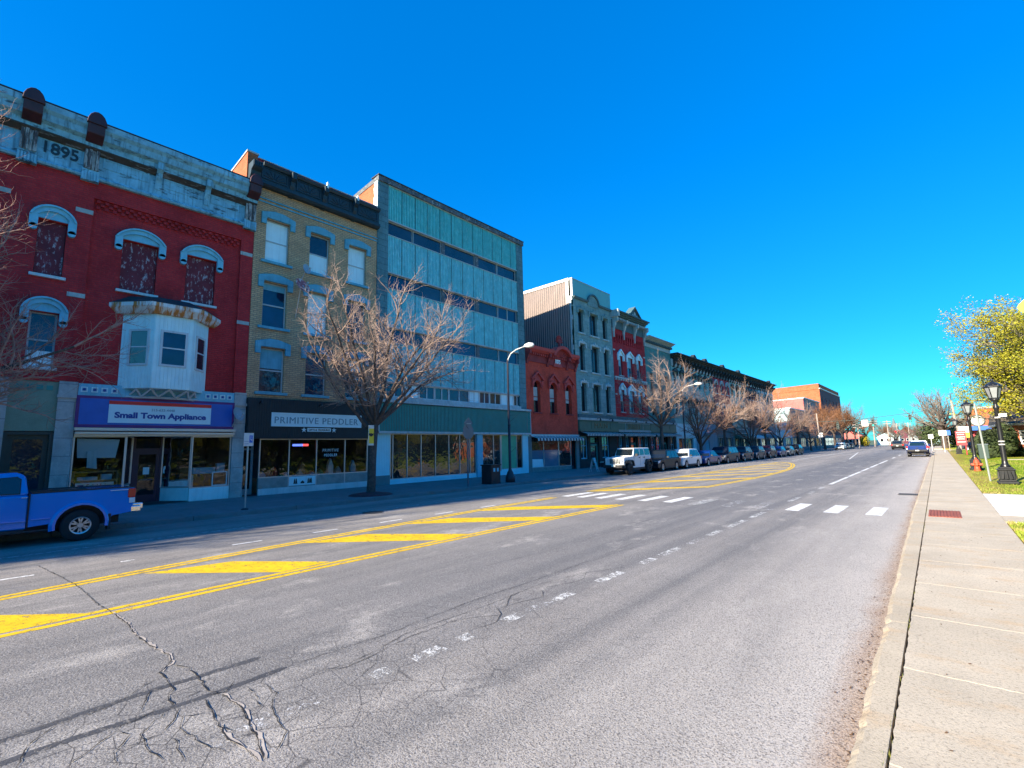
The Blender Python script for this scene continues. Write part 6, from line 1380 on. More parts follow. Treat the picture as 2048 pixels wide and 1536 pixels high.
def pickup(label, loc, rz, paintm, name='pickup_truck', bumper='chrome', rimm='rim', spk=6):
    t = thing(name, label, 'pickup truck', loc, rz, None, local=True, scale=VS); h, W2, wr = 2.70, .945, .39
    fx_, rx_ = 1.72, -1.58; ar = .50; zc = wr+.03
    bed = [(-2.60,.62),(-2.20,.56)] + arch(rx_, zc, ar) + [(rx_+ar+.02,.50),(-.62,.46),(-.62,1.245),(-2.63,1.275),(-2.65,.95)]
    side_loft(bed, W2, 'bed', paintm, t, .03, .05, 1.0, 1.4)
    cabl = [(-.60,.42),(1.12,.42)] + arch(fx_, zc, ar) + [(2.32,.48),(2.55,.52),(2.62,.80),(2.52,1.04),(1.1,1.18),(.9,1.22),(-.60,1.22)]
    side_loft(cabl, W2-.005, 'cab', paintm, t, .045, .05, .95, 1.4)
    top = [(-.60,1.20),(1.12,1.20),(.42,1.68),(.25,1.755),(-.35,1.775),(-.52,1.70)]
    cb = side_loft(top, W2-.05, 'cab_roof', paintm, t, .09, .17, 1.2, 1.78, seg=4)
    def wz(z): return W2-.05-.17*(z-1.2)/.58
    for s in (1,-1):
        for P in ([(-.43,1.275),(.10,1.275),(.10,1.63),(-.36,1.66),(-.43,1.60)], [(.18,1.275),(.93,1.265),(.42,1.62),(.18,1.635)]):
            q = MB(); q.add([(x, s*(wz(z)+.012), z) for x, z in P], [tuple(range(len(P)))]); q.build('side_window', M['car_glass'], t)
            q = MB(); c = (sum(p[0] for p in P)/len(P), sum(p[1] for p in P)/len(P)); E_ = [(c[0]+(x-c[0])*1.07, c[1]+(z-c[1])*1.09) for x, z in P]; q.add([(x, s*(wz(z)+.006), z) for x, z in E_], [tuple(range(len(P)))]); q.build('window_seal', M['plastic'], t)
        # wheel-arch flare: a raised rolled lip over each arch
        for cx in (rx_, fx_):
            q = MB(); n = 14
            ro_ = [(cx+(ar+.10)*cos(pi*1.06-pi*1.12*k/n), zc+(ar+.10)*sin(pi*1.06-pi*1.12*k/n)) for k in range(n+1)]; rm = [(cx+(ar+.03)*cos(pi*1.06-pi*1.12*k/n), zc+(ar+.03)*sin(pi*1.06-pi*1.12*k/n)) for k in range(n+1)]; ri = [(cx+(ar-.02)*cos(pi*1.06-pi*1.12*k/n), zc+(ar-.02)*sin(pi*1.06-pi*1.12*k/n)) for k in range(n+1)]
            for k in range(n):
                q.quad(*[(p[0], s*(W2-.012), p[1]) for p in (ro_[k], ro_[k+1])], *[(p[0], s*(W2+.04), p[1]) for p in (rm[k+1], rm[k])])
                q.quad(*[(p[0], s*(W2+.04), p[1]) for p in (rm[k], rm[k+1])], *[(p[0], s*(W2+.035), p[1]) for p in (ri[k+1], ri[k])])
                q.quad(*[(p[0], s*(W2+.035), p[1]) for p in (ri[k], ri[k+1])], *[(p[0], s*(W2-.12), p[1]) for p in (ri[k+1], ri[k])])
            q.build('wheel_flare', paintm, t, smooth=True)
            wheel(t, cx, s*(W2-.13), wr, .25, s, spokes=spk, rim=rimm, rr=.55)
        q = MB(); q.box(-2.66,-2.50,s*(W2-.12),s*(W2+.012),1.0,1.24); tl = q.build('tail_light', M['lamp_red'], t, bevel=.02)
        q = MB(); q.box(-2.655,-2.53,s*(W2-.10),s*(W2+.010),.86,.995); q.build('reverse_light', M['lamp_clear'], tl)
        q = MB(); q.box(-.58,1.0,s*(W2-.02),s*(W2+.016),.60,.645); q.build('body_crease', paintm, t, bevel=.008)
        q = MB(); q.box(-1.0,-.66,s*(W2-.02),s*(W2+.014),.62,.66); q.build('body_crease', paintm, t, bevel=.008)
        q = MB(); q.box(-.62,-.595,s*(W2-.12),s*(W2+.003),.46,1.25); q.box(.14,.152,s*(W2-.12),s*(W2-.002),.46,1.22); q.build('door_seam', M['plastic'], t)
        q = MB(); q.box(-.02,.2,s*(W2-.01),s*(W2+.03),1.02,1.06); q.build('door_handle', paintm, t, bevel=.01)
        q = MB(); q.box(.72,.90,s*(W2-.02),s*(W2+.2),1.24,1.42); q.build('side_mirror', paintm, t, bevel=.03)
        q = MB(); q.box(2.36,2.60,s*.62,s*(W2+.0),.82,1.0); q.build('headlight', M['lamp_clear'], t, bevel=.02)
        q = MB(); q.box(rx_-ar-.09,rx_-ar-.03,s*(W2-.26),s*(W2+.02),.22,.62); q.build('mud_flap', M['plastic'], t)
        q = MB(); q.box(-2.50,-2.12,s*(W2-.005),s*(W2+.008),1.205,1.222); q.build('bed_emblem', M['lamp_clear'], t)
        q = MB(); q.box(-.57,-.47,s*(W2-.01),s*(W2+.006),1.165,1.18); q.build('cab_emblem', M['lamp_clear'], t)
        q = MB(); q.box(-2.63,-.63,s*(W2-.06),s*(W2-.02),1.262,1.292); q.build('bed_rail', M['plastic'], t)
        q = MB(); q.box(-.55,1.0,s*(W2-.08),s*(W2+.01),.36,.42); q.build('rocker_step', M['plastic'], t)
    q = MB(); q.box(-2.55,-.66,-W2+.12,W2-.12,1.15,1.262); q.build('bed_cover', M['plastic'], t)
    q = MB(); q.box(-2.80,-2.56,-W2+.02,W2-.0,.60,.78); q.box(-2.86,-2.6,-W2+.08,W2-.08,.66,.84); q.build('rear_bumper', M[bumper], t, bevel=.035)
    q = MB(); q.box(-2.67,-2.60,-.66,.66,.84,1.24); q.build('tailgate', paintm, t, bevel=.02)
    q = MB(); q.box(-2.72,-2.66,-.1,.1,1.0,1.06); q.build('tailgate_handle', M['plastic'], t); q = MB(); q.box(-2.88,-2.85,-.16,.16,.68,.80); q.build('licence_plate', M['plate'], t)
    a, b = Vector((-.60,0,1.26)), Vector((-.535,0,1.66)); q = MB(); q.quad(*[(p.x-.02, s*(wz(p.z)-.14), p.z) for p, s in ((a,-1),(a,1),(b,1),(b,-1))]); q.build('rear_window', M['car_glass'], t)
    a, b = Vector((1.10,0,1.25)), Vector((.46,0,1.67)); nn = Vector((b.z-a.z,0,-(b.x-a.x))).normalized()*.015
    q = MB(); q.quad(*[tuple(Vector((p.x, s*(wz(p.z)-.10), p.z))+nn) for p, s in ((a,1),(a,-1),(b,-1),(b,1))]); q.build('windscreen', M['car_glass'], t)
    q = MB(); q.box(2.5,2.66,-.6,.6,.72,1.0); q.build('grille', M['plastic'], t); q = MB(); q.box(2.45,2.70,-W2+.05,W2-.05,.45,.70); q.build('front_bumper', paintm, t, bevel=.04)
    q = MB(); q.box(-2.4,2.3,-.55,.55,.34,.6); q.box(-2.45,-.7,-.70,.70,.6,1.12); q.box(1.1,2.3,-.7,.7,.6,1.0); q.build('underbody', M['plastic'], t)
    return t
P_ = {k: carpaint(k + '_car_paint', c, *((.42, .08) if max(c) < .09 and k != 'navy' else ((.16, .6) if k == 'electric_blue' else (.28, .2)))) for k, c in dict(electric_blue=(.0,.20,.60), white=(.72,.75,.75), charcoal=(.005,.009,.016), navy=(.003,.028,.16), night=(.004,.010,.028), slate=(.012,.028,.05), plum=(.022,.005,.018), black=(.006,.006,.008), grey=(.10,.11,.12)).items()}
# near blue pickup: rear toward +y, parked facing the camera side (-y)
R90 = -pi/2
pickup('electric blue pickup truck parked before the appliance shop', (-15.2-.945*VS-.04, 3.02-2.86*VS, RZ), R90, P_['electric_blue'])
PG = 'cars parked along the far kerb'
def at_front(y, L): return y + L*VS/2
jeep('white boxy off-road vehicle parked first in the line outside MAIN', (-15.25-.94*VS, 28.1+2.3*VS, RZ), R90, P_['white'])['group'] = PG
def park(label, yf, kind, pm, dx=0, roofm=None):
    Ln, Wd = dict(suv=(4.45,1.84), sedan=(4.7,1.82), van=(5.1,1.98), hatch=(4.2,1.78))[kind]
    return car(label, (-15.15-Wd*VS/2+dx, yf+Ln*VS/2, RZ), R90, P_[pm], kind, PG, roofm=roofm)
park('charcoal suv parked directly behind white off-road vehicle', 32.75, 'suv', 'charcoal')
park('white suv with black lower trim parked fifth from camera side behind the charcoal one'.replace('fifth from camera side ', ''), 37.2, 'suv', 'white')
park('dark navy sedan parked between white suv and black minivan', 42.0, 'sedan', 'navy')
park('black minivan parked behind the navy sedan', 47.1, 'van', 'night')
park('night blue suv parked behind the black minivan', 52.6, 'suv', 'night')
park('slate blue suv parked in front of the mint building', 57.6, 'suv', 'slate')
park('plum coloured suv parked between slate suv and navy hatchback', 62.8, 'suv', 'plum')
park('navy hatchback parked behind the plum suv', 68.2, 'hatch', 'navy')
park('grey hatchback parked last in the far line before the gap', 73.2, 'hatch', 'grey')
park('black suv parked by the grey end front', 78.6, 'suv', 'black')
car('white suv parked under the dense brown trees', (-15.9, 125, RZ), R90, P_['white'], 'suv', PG); car('pale grey sedan parked behind white suv under brown trees', (-15.9, 132, RZ), R90, P_['grey'], 'sedan', PG); car('slate sedan parked farthest along under brown trees', (-15.9, 139, RZ), R90, P_['slate'], 'sedan', PG)
# traffic going away
pickup('navy pickup truck driving away in the near lane', (-1.72, 66+2.86*VS, RZ), pi/2, P_['navy'], spk=5, bumper='plastic')
car('white tall suv driving just ahead of the navy pickup', (-1.75, 77.5, RZ), pi/2, P_['white'], 'bigsuv', name='large_suv')
car('black suv waiting at the lights left of the pickup', (-5.75, 117, RZ), pi/2, P_['black'], 'bigsuv', name='large_suv')
car('dark sedan crossing beyond the park lawn', (4.6, 103, RZ), 0, P_['night'], 'sedan', name='sedan'); 
# ---------------------------------------------------------------- street furniture
M['lamp_black'] = pmat('black_lamp_paint', (.012,.013,.015), rough=.35, var=.3, co='O')
M['lamp_glass'] = pmat('lamp_glass', (.24,.26,.27), rough=.15, var=.12, co='O', sc=5)
M['steel'] = pmat('galvanised_steel', (.36,.40,.38), rough=.45, metal=.5, var=.15, co='O')
M['sign_back'] = pmat('grey_sign_back', (.12,.15,.18), rough=.5, metal=.4, var=.15, co='O')
M['pole_dark'] = pmat('dark_pole_paint', (.03,.025,.03), rough=.5, var=.2, co='O')
M['lum'] = pmat('luminaire_housing', (.62,.64,.64), rough=.4, var=.05, co='O')
M['yellow_sign'] = pmat('fluorescent_yellow_sign', (.75,.70,.02), rough=.45, var=.03, co='O')
M['yellow_card'] = pmat('yellow_poster_card', (.75,.55,.03), rough=.6, var=.08, co='O')
M['hyd'] = pmat('red_orange_hydrant_paint', (.58,.085,.03), rough=.5, var=.2, co='O')
M['blue_sign'] = pmat('blue_sign_face', (.02,.12,.5), rough=.4, var=.05, co='O'); M['red_face'] = pmat('red_sign_face', (.42,.03,.04), rough=.5, var=.08, co='O'); M['white_face'] = pmat('white_sign_face', (.60,.60,.58), rough=.5, var=.04, co='O')
M['wood_pole'] = pmat('weathered_utility_pole', (.36,.30,.26), rough=.9, var=.25, co='O', streak=.4); M['sig'] = pmat('dark_green_signal_housing', (.02,.05,.045), rough=.5, var=.1, co='O')
def post_lamp(label, loc, sc=1.0):
    t = thing('post_lamp', label, 'street lamp', loc, 0, 'black lantern lamps along the lawn', local=True, scale=sc)
    q = MB(); q.box(-.29,.29,-.29,.29,0,.10); q.box(-.24,.24,-.24,.24,.10,.16); q.prism([(-.22,-.22),(.22,-.22),(.22,.22),(-.22,.22)], 'z', .16, .52); q.box(-.26,.26,-.26,.26,.52,.57); q.box(-.20,.20,-.20,.20,.57,.64); q.build('pedestal', M['lamp_black'], t, bevel=.02)
    q = MB()
    for a in range(4):
        for k in range(3): 
            c, s = cos(a*pi/2), sin(a*pi/2); x, y = .225, -.13+.13*k; q.tube([(c*x-s*y,s*x+c*y,.2),(c*x-s*(y*.7),s*x+c*(y*.7),.5)], [.045,.02], 5)
    q.build('scroll_relief', M['lamp_black'], t)
    q = MB(); q.lathe([(.15,.62),(.16,.68),(.10,.76),(.085,.9),(.075,2.0),(.07,2.9),(.09,2.93),(.09,3.0),(.065,3.04),(.065,3.2),(.14,3.26),(.15,3.32)], n=16); q.build('post', M['lamp_black'], t, smooth=True)
    q = MB(); z0, z1, r0, r1 = 3.34, 3.78, .14, .25
    for k in range(6):
        a, b = 2*pi*k/6, 2*pi*(k+1)/6; q.quad((r0*cos(a),r0*sin(a),z0),(r0*cos(b),r0*sin(b),z0),(r1*cos(b),r1*sin(b),z1),(r1*cos(a),r1*sin(a),z1))
    q.build('glass', M['lamp_glass'], t)
    q = MB()
    for k in range(6): a = 2*pi*k/6; q.tube([(r0*cos(a)*1.02,r0*sin(a)*1.02,z0),(r1*cos(a)*1.02,r1*sin(a)*1.02,z1)], .016, 4)
    q.lathe([(.15,3.30),(.16,3.35),(.13,3.37)], n=6); q.lathe([(.27,3.77),(.30,3.79),(.29,3.82),(.17,3.93),(.08,3.98),(.03,4.02),(.045,4.06),(.02,4.12)], n=6)
    for k in range(12): a = 2*pi*k/12; q.box(.27*cos(a)-.015,.27*cos(a)+.015,.27*sin(a)-.015,.27*sin(a)+.015,3.82,3.87)
    q.build('lantern_frame', M['lamp_black'], t)
    return t
pl = post_lamp('black lantern lamp post with camera box, largest on lawn', (1.80, 25.9, 0), .965)
post_lamp('black lantern lamp post directly behind orange red hydrant', (1.42, 36.6, 0), .93); post_lamp('black lantern lamp post beside the red notice board', (1.62, 72, 0), .95); post_lamp('small black lantern lamp deep on lawn before evergreen bush', (3.0, 78, 0), .95)
q = MB(); q.box(-.02,.26,-.06,.06,2.6,2.72); q.lathe([(.085,2.55),(.085,2.6)], n=10); q.lathe([(.095,1.62),(.095,1.66)], n=12); q.lathe([(.095,1.50),(.095,1.54)], n=12); o = q.build('camera_box', M['white_face'], pl)
def hydrant(label, loc):
    t = thing('fire_hydrant', label, 'fire hydrant', loc, local=True)
    q = MB(); q.lathe([(.15,0),(.15,.05),(.11,.06),(.11,.38),(.14,.39),(.14,.43),(.12,.45),(.10,.55),(.05,.62),(.035,.63),(.035,.69)], n=16); q.build('barrel', M['hyd'], t, smooth=True)
    for a in (0, pi/2, pi): q = MB(); d = Vector((cos(a),-sin(a),0)); q.tube([d*.08+Vector((0,0,.34)), d*.2+Vector((0,0,.34))], .06, 10); q.tube([d*.2+Vector((0,0,.34)), d*.23+Vector((0,0,.34))], .045, 6); q.build('outlet_cap', M['hyd'], t)
hydrant('red orange fire hydrant standing before second lantern lamp', (1.40, 35.3, 0))
def post_sign(name, label, loc, h, mat, r=.03, cat='sign', lean=(0,0), group=None):
    t = thing(name, label, cat, loc, local=True, group=group); MB().tube([(0,0,-.1),(lean[0],lean[1],h)], r, 8).build('post', M[mat], t); return t
t = post_sign('sign_post', 'leaning green grey steel post left of largest lantern lamp', (1.42, 27.4, 0), 3.15, 'steel', .035, 'post', (-.12,.1))
# pedestrian warning sign whose corner enters at the right edge
t = post_sign('warning_sign', 'yellow diamond warning sign on post, one corner in view', (1.46, 9.0, 0), 4.0, 'steel', .03, 'sign')
def rdiamond(r, c, k=6, cr=.07):
    P = []
    for i in range(4):
        a = pi/2*i; ce = (cos(a)*(r-cr*1.41), c+sin(a)*(r-cr*1.41))
        for j in range(k+1): b = a-pi/4+pi/2*j/k; P.append((ce[0]+cr*cos(b), ce[1]+cr*sin(b)))
    return P
q = MB(); q.prism(rdiamond(.52,3.42), 'y', -.055, -.045); q.build('face', M['yellow_sign'], t)
q = MB(); A, B = rdiamond(.46,3.42,cr=.06), rdiamond(.425,3.42,cr=.055)
for i in range(len(A)): j = (i+1) % len(A); q.quad((A[i][0],-.058,A[i][1]),(A[j][0],-.058,A[j][1]),(B[j][0],-.058,B[j][1]),(B[i][0],-.058,B[i][1]))
q.build('black_border', M['ink'], t)
q = MB(); q.disc((.02,-.058,3.66),'y',.05,.004,12); q.prism([(-.05,3.38),(.07,3.38),(.06,3.6),(-.03,3.6)],'y',-.06,-.057); q.prism([(-.05,3.38),(0,3.38),(-.10,3.14),(-.15,3.15)],'y',-.06,-.057); q.prism([(.01,3.38),(.07,3.38),(.14,3.16),(.09,3.14)],'y',-.06,-.057); q.build('walking_figure', M['ink'], t)
# far-side furniture
cl = thing('cobra_street_lamp', 'tall dark street lamp with pale cobra head beside bin', 'street lamp', (-17.15, 19.1, 0), local=True)
q = MB(); q.lathe([(.26,0),(.26,.28),(.22,.34),(.16,.52),(.10,.62),(.075,.72),(.07,3.0)], n=12); q.lathe([(.085,3.0),(.085,3.05),(.065,3.06),(.05,6.6)], n=12); q.build('pole', M['pole_dark'], cl, smooth=True)
q = MB(); q.tube([(0,0,6.4),(.04,0,6.62),(.25,0,6.90),(.65,0,7.06),(1.25,0,7.14)], .032, 8); q.build('arm', M['lum'], cl, smooth=True)
def cobra(t, x, z): 
    q = MB(); q.tube([(x,0,z),(x+.12,0,z+.015),(x+.35,0,z+.01),(x+.6,0,z-.02),(x+.68,0,z-.03)], [.045,.10,.145,.11,.02], 10); q.build('lamp_head', M['lum'], t, smooth=True); q = MB(); q.lathe([(.02,-.10),(.09,-.07),(.11,0)], (x+.4,0,z-.06), 10); q.build('lens', M['lamp_glass'], t)
cobra(cl, 1.2, 7.15)
q = MB(); q.tube([(0,.06,1.85),(0,.55,1.85),(0,.06,1.55)], .012, 5); q.tube([(0,.06,3.55),(0,.7,3.6),(0,.08,3.2)], .012, 5); q.build('plant_bracket', M['pole_dark'], cl)
c2 = copy_tree(cl); c2.location = (-17.15, 43.0, 0); c2['label'] = 'dark street lamp rising through bare trees by porch'; cl['group'] = c2['group'] = 'cobra head street lamps'
q = MB(); bn_ = thing('litter_bin', 'square black slatted litter bin on pavement beside lamp', 'litter bin', (-17.35, 17.85, 0), local=True)
q = MB(); q.box(-.33,.33,-.33,.33,.05,.92); q.build('liner', M['ink'], bn_)
q = MB()
for k in range(7):
    u = -.33+.095*k
    for s in (-1,1): q.box(u,u+.07,s*.33,s*.36,.08,.9); q.box(s*.33,s*.36,u,u+.07,.08,.9)
q.build('slats', M['pole_dark'], bn_, bevel=.004); q = MB(); q.box(-.39,.39,-.39,.39,.92,.98); q.box(-.36,.36,-.36,.36,.0,.06); q.build('lid', M['ink'], bn_, bevel=.015)
q = MB(); q.box(.361,.365,-.2,-.06,.62,.8); q.box(.361,.365,.06,.2,.62,.8); q.build('sticker', M['hood1'], bn_)
rs = post_sign('road_sign', 'back of round grey sign with diamond plate on pavement post', (-17.05, 15.95, 0), 3.05, 'sign_back', .04, 'sign')
q = MB(); q.disc((.05,0,2.62),'x',.36,.02,24); q.build('round_plate', M['sign_back'], rs); q = MB(); q.prism([(-.28,3.05),(0,2.77),(.28,3.05),(0,3.33)],'x',.062,.082); q.build('diamond_plate', M['sign_back'], rs); MB().box(.03,.1,-.14,.14,3.0,3.03).build('strap', M['steel'], rs)
ad = post_sign('parking_sign', 'pale parking sign with blue symbol on a steel post', (-17.05, 6.05, 0), 2.45, 'steel', .03, 'sign')
q = MB(); q.box(.035,.05,-.15,.15,2.05,2.48); q.build('plate', M['white_face'], ad); q = MB(); q.box(.048,.054,.02,.12,2.16,2.4); q.build('blue_symbol', M['blue_sign'], ad); q = MB(); q.disc((.057,.06,2.35),'x',.016,.006,10); q.prism([(.055,2.33),(.065,2.33),(.07,2.27),(.095,2.27),(.1,2.22),(.05,2.26)],'x',.054,.058); q.build('wheelchair_mark', M['white_face'], ad); q = MB(); q.box(.048,.054,-.13,0,2.12,2.13); q.box(.048,.054,-.13,0,2.2,2.21); q.build('text_lines', M['ink_blue'], ad); MB().lathe([(.12,0),(.10,.04),(.04,.06)], n=10).build('foot', M['pole_dark'], ad)
yp = thing('tree_poster', 'yellow poster with black figure tied to the tree trunk', 'poster', (-17.58, 10.98, 2.45), local=True)
q = MB(); q.box(-.02,.0,-.13,.13,-.42,.42); q.build('card', M['yellow_card'], yp); q = MB(); q.box(-.001,.004,-.13,.13,.28,.42); q.box(-.001,.004,-.13,.13,-.42,-.34); q.box(-.001,.004,-.13,-.10,-.34,.28); q.build('white_edge', M['white_face'], yp); q = MB(); q.disc((.003,0,.02),'x',.075,.008,12); q.prism([(-.11,.09),(-.04,.05),(-.04,-.02),(-.11,.0)],'x',0,.006); q.prism([(.11,.09),(.04,.05),(.04,-.02),(.11,.0)],'x',0,.006); q.build('black_figure', M['ink'], yp)
af = thing('sandwich_board', 'folding pale sandwich board standing outside MAIN', 'sandwich board', (-18.4, 29.4, 0), .3, local=True)
for s in (1,-1):
    q = MB(); q.prism([(s*.28,.0),(s*.30,.0),(s*.04,.98),(s*.02,.98)], 'y', -.26, -.2); q.prism([(s*.28,.0),(s*.30,.0),(s*.04,.98),(s*.02,.98)], 'y', .2, .26); q.prism([(s*.10,.74),(s*.12,.74),(s*.04,.98),(s*.02,.98)], 'y', -.2, .2); q.prism([(s*.22,.18),(s*.24,.18),(s*.11,.72),(s*.09,.72)], 'y', -.2, .2); q.build('leg_frame', M['white_trim'], af)
bnch = thing('bench', 'long pale bench against the wall outside MAIN', 'bench', (-21.5, 36.9, 0), local=True)
q = MB(); q.box(-.2,.2,-1.3,1.3,.42,.47); q.build('seat', M['white_trim'], bnch); 
for y in (-1.1, 1.1): MB().box(-.18,.18,y-.03,y+.03,0,.42).build('leg', M['pole_dark'], bnch)
# span wire with signals over the crossing
YW = 95.0
sw = thing('signal_span_wire', 'sagging wire carrying traffic signals across the street', 'wire', (-8, YW, 5.0))
pts = [(-18.2+20.4*k/16, YW, 5.35 - .35*(1-((k-6)/10)**2 if k <= 16 else 0) + max(0,(k-6))/10*.95) for k in range(17)]
MB().tube(pts, .035, 5).build('wire', M['sig'], sw)
def wz_(x): f = (x+18.2)/20.4*16; k = min(15, int(f)); return pts[k][2]+(pts[k+1][2]-pts[k][2])*(f-k)
M['sig_green'] = bpy.data.materials.new('lit_green_signal'); M['sig_green'].use_nodes = True; nb = M['sig_green'].node_tree.nodes['Principled BSDF']; nb.inputs['Base Color'].default_value = (.0,.4,.25,1); nb.inputs['Emission Color'].default_value = (.02,.8,.5,1); nb.inputs['Emission Strength'].default_value = .8
for x, lb, lit in ((-12.1,'dark traffic signal hanging leftmost of the span wire',0),(-9.5,'dark traffic signal hanging just left of white arrow sign',0),(-7.4,'traffic signal with green light beside white arrow sign',1),(-2.8,'traffic signal with green light hanging rightmost over near lane',1)):
    z = wz_(x); t = thing('traffic_signal', lb, 'traffic signal', (x, YW, z), group='traffic signals on the span wire')
    q = MB(); q.box(x-.18,x+.18,YW-.14,YW+.14,z-1.35,z-.25); q.box(x-.03,x+.03,YW-.03,YW+.03,z-.25,z+.05); q.build('housing', M['sig'], t, bevel=.02)
    for k in range(3):
        zz = z-.45-.36*k; q = MB(); q.disc((x,YW-.15,zz),'y',.11,.03,14); q.build('lens', M['sig_green' if (lit and k == 2) else 'ink'], t)
        q = MB(); q.prism([(x+.14*cos(a_),zz+.14*sin(a_)) for a_ in (0,.5,1,1.57,2.1,2.6,3.14)] + [(x+.12*cos(a_),zz+.12*sin(a_)) for a_ in (3.14,2.6,2.1,1.57,1,.5,0)], 'y', YW-.36, YW-.14); q.build('visor', M['sig'], t)
x = -8.45; z = wz_(x); t = thing('turn_sign', 'white square sign with black left turn arrow on span wire', 'sign', (x,YW,z)); q = MB(); q.box(x-.42,x+.42,YW-.06,YW-.03,z-1.2,z-.2); q.build('plate', M['white_face'], t)
q = MB(); q.tube([(x+.2,YW-.07,z-1.0),(x+.18,YW-.07,z-.7),(x,YW-.07,z-.52),(x-.12,YW-.07,z-.5)], .04, 4); q.prism([(x-.28,z-.48),(x-.08,z-.36),(x-.08,z-.62)], 'y', YW-.08, YW-.065); q.build('arrow', M['ink'], t)
up = thing('utility_pole', 'pale weathered utility pole at the lawn corner with small crossarm', 'utility pole', (2.2, YW, 0)); q = MB(); q.tube([(2.35,YW,-.2),(2.1,YW,7.2)], [.19,.13], 10); q.build('pole', M['wood_pole'], up); q = MB(); q.tube([(2.1,YW,7.1),(2.1,YW,8.2)], .06, 6); q.box(1.8,2.4,YW-.05,YW+.05,8.15,8.25); q.build('crossarm', M['pole_dark'], up)
up2 = thing('utility_pole', 'dark signal pole hidden among brown trees across the street', 'utility pole', (-18.2, YW, 0)); MB().tube([(-18.2,YW,-.2),(-18.2,YW,6.4)], .12, 8).build('pole', M['pole_dark'], up2)
# pale forked trunk post at the corner
fp = thing('sign_pole', 'pale pole with white notice under the dense brown trees', 'post', (-17.2, 110, 0)); MB().tube([(-17.2,110,-.1),(-17.3,110,7.2)], .11, 8).build('pole', M['wood_pole'], fp); MB().box(-17.4,-16.6,109.85,109.9,2.5,3.4).build('notice', M['white_face'], fp)
# signs at the far end of the near walk
rd = thing('notice_board', 'red notice board with pale lettering bands on lawn edge', 'sign', (1.9, 67.5, 0)); q = MB(); q.box(1.42,2.22,67.48,67.54,1.0,2.45); q.build('board', M['red_face'], rd); q = MB()
for z, a, b in ((2.25,1.5,2.14),(2.05,1.56,2.08),(1.8,1.5,2.14),(1.6,1.56,2.08),(1.3,1.5,2.14)): q.box(a,b,67.465,67.482,z,z+.07)
q.build('text_bands', M['white_face'], rd); MB().tube([(2.1,67.6,0),(2.1,67.6,2.4)], .05, 6).build('post', M['red_face'], rd)
for x, y, z, w_, lb, m in ((.55,82,2.55,.75,'white blank sign on slim post at pavement edge','white_face'),(-.75,99,2.2,.6,'white sign on post across the crossing','white_face'),(1.1,88,2.6,.6,'blue sign plate on post behind red notice board','blue_sign'),(6.3,63,1.75,.42,'small white sign on brown post before orange brick house','white_face')):
    t = thing('sign_post', lb, 'sign', (x,y,0)); MB().tube([(x,y,-.1),(x,y,z)], .045, 6).build('post', M['white_face' if x < 1 else 'wood_pole'], t); MB().box(x-w_/2,x+w_/2,y-.06,y-.045,z-.45,z+.2).build('plate', M[m], t)
gb_ = thing('utility_cabinet', 'dark green utility cabinet on lawn beside path', 'cabinet', (2.75, 56, 0)); MB().box(2.45,3.05,55.7,56.3,0,1.15).build('body', M['sig'], gb_, bevel=.02); MB().box(2.42,3.08,55.67,56.33,1.151,1.2).build('lid', M['sign_back'], gb_)
# orange brick house on the park side
hb = thing('brick_house', 'low orange brick house with white multi pane window on lawn', 'house', (9, 64, 0))
q = MB(); q.box(4.55,24,62.6,74,-.1,2.75); q.build('wall', M['orange_brick'], hb); q = MB(); q.prism([(4.3,2.751),(24.3,2.751),(24.3,2.95),(4.3,2.95)], 'y', 62.3, 74.3); q.build('eave', M['white_face'], hb); q = MB(); q.prism([(62.3,2.951),(74.3,2.951),(68.3,4.3)], 'x', 4.3, 24.3); q.build('roof', M['roof_far'], hb)
for x0 in (5.55, 8.6, 12):
    q = MB(); q.box(x0,x0+1.3,62.52,62.6,1.05,2.3); o = q.build('window', M['white_face'], hb); q = MB()
    for i in range(4):
        for j in range(4): q.box(x0+.12+.27*i,x0+.33+.27*i,62.505,62.522,1.17+.27*j,1.38+.27*j)
    q.build('pane', M['pane'], o)
# orange brick shop with round sign and coloured fascia beyond the house
rb_ = thing('corner_shop', 'orange brick shop with round white sign and blue fascia beyond lawn', 'shop', (4, 110, 0))
q = MB(); q.box(4.2,14,109,122,-.1,6.4); q.build('wall', M['orange_brick'], rb_); q = MB(); q.box(4.0,7.4,107.6,109,2.9,3.6); q.build('blue_fascia', M['blue_sign'], rb_); q = MB(); q.box(2.4,4.0,107.6,109,2.6,3.6); q.build('white_fascia', M['white_face'], rb_); q = MB(); q.box(2.4,4.2,107.55,109.0,1.8,2.59); q.build('yellow_panel', M['yellow_card'], rb_); q = MB(); q.box(4.2,7.2,108.9,109,.8,2.8); q.build('red_panel', M['red_face'], rb_); MB().box(4.0,14.2,108.8,122,6.4,6.7).build('coping', M['wood_pole'], rb_)
rn = thing('round_sign', 'round white sign with dark rim on pole beyond lawn', 'sign', (3.35, 70, 0)); q = MB(); q.disc((3.35,70,3.5),'y',.62,.10,26); q.build('rim', M['sig'], rn); q = MB(); q.disc((3.35,69.93,3.5),'y',.50,.05,26); q.build('face', M['white_face'], rn); MB().tube([(3.35,70.1,-.1),(3.35,70.1,3.4)], .06, 8).build('post', M['pole_dark'], rn)
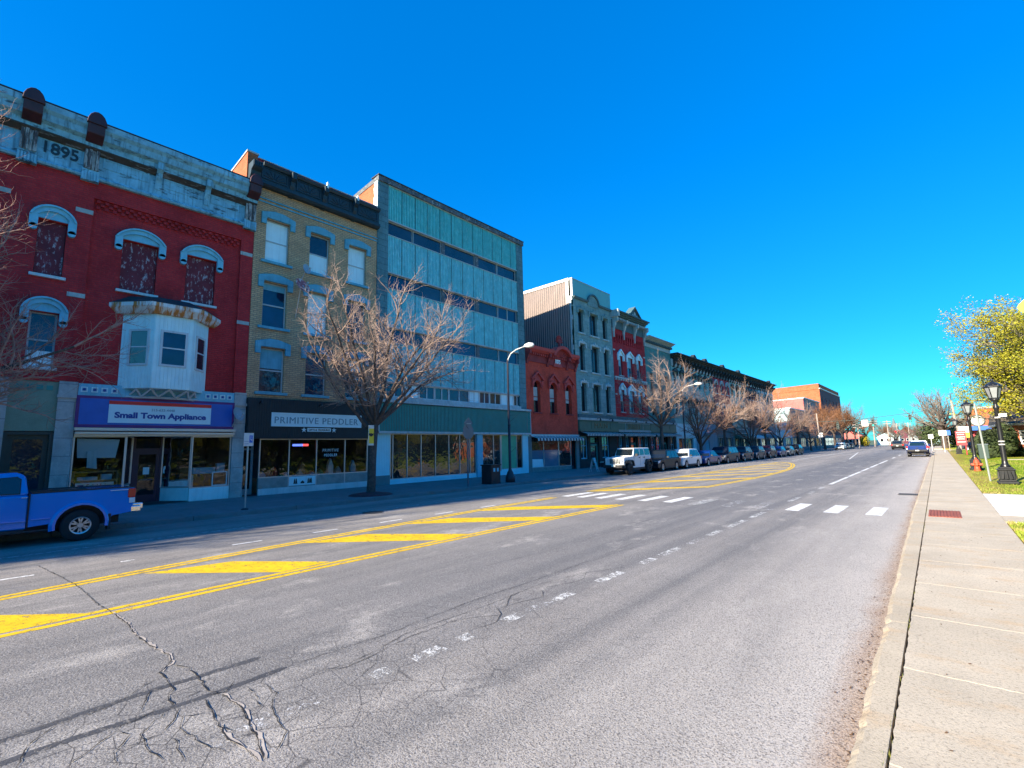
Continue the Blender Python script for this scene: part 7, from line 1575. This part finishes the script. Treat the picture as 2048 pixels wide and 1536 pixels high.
# houses, poles and a steeple closing the street
for i, (x, y, w_, d, h, wm, rm, lb) in enumerate(((-13,215,6.5,8,4.6,'offwhite','roof_far','white gabled house behind the far utility poles'),(-24,215,8,8,5.4,'salmon','roof_dark','pinkish gabled house at the end of the brown trees'),(-5,235,6.5,8,5.0,'ash','roof_dark','grey house with dark roof left of the steeple line'),(4,200,9,8,5.2,'offwhite','roof_far','off white house behind the bare shade tree'),(14,210,10,9,5.4,'cream','roof_dark','pale house right of the bare shade tree'),(-9.5,265,6,7,7,'plum','roof_dark','narrow dark maroon house in the middle of the street end'),(1.5,280,7,8,6.5,'white_face','roof_dark','white house at the very end of the street'))):
    t = thing('gabled_house', lb, 'house', (x,y,0)); q = MB(); q.box(x-w_/2,x+w_/2,y,y+d,-.1,h*.62); q.prism([(x-w_/2,h*.62),(x+w_/2,h*.62),(x,h)], 'y', y+.01, y+d-.01); q.build('wall', M[wm], t)
    q = MB(); q.prism([(x-w_/2-.3,h*.60),(x,h+.03),(x+w_/2+.3,h*.60),(x+w_/2+.3,h*.60+.2),(x,h+.25),(x-w_/2-.3,h*.60+.2)], 'y', y-.3, y+d+.3); q.build('roof', M[rm], t)
    for k in (-1,0,1):
        q = MB(); q.box(x+k*w_*.28-.5,x+k*w_*.28+.5,y-.06,y,1.0,2.2); o = q.build('window', M['white_face'], t); MB().box(x+k*w_*.28-.4,x+k*w_*.28+.4,y-.075,y-.061,1.1,2.1).build('pane', M['pane_black'], o)
ch = thing('church', 'distant church with blue grey spire above the street end', 'church', (-20.5, 400, 0)); q = MB(); q.box(-24,-17,400,407,-.3,7.5); q.box(-30,-12,405,430,-.3,5.5); q.build('tower', M['brick6'], ch); q = MB(); q.lathe([(3.6,7.5),(2.6,8.2),(1.2,11.5),(.05,16.2)], (-20.5,403.5,0), 8); q.build('spire', M['slate'], ch)
for i, (x, y, h, lb) in enumerate(((-13.5,135,5.6,'pale pole with crossarms nearest the brown trees'),(-12.6,160,7.0,'pale pole with crossarms left of the steeple'),(-10.5,175,7.2,'pale pole with crossarms before the steeple'),(-9.6,200,7.0,'reddish lit pole with crossarms right of the steeple'),(-7.2,215,7.5,'pale pole with crossarms near the black suv'),(-3.5,190,5.5,'pale pole with crossarms above the black suv'),(-1.8,230,6.8,'pale pole with crossarms left of the shade tree'))):
    t = thing('utility_pole', lb, 'utility pole', (x,y,0), group='utility poles closing the street'); MB().tube([(x,y,-.2),(x+.1,y,h)], [.16,.11], 8).build('pole', M['wood_pole'], t); q = MB()
    for k in range(2): q.box(x-.9,x+1.0,y-.06,y+.06,h-.35-.6*k,h-.22-.6*k)
    q.build('crossarm', M['wood_pole'], t)
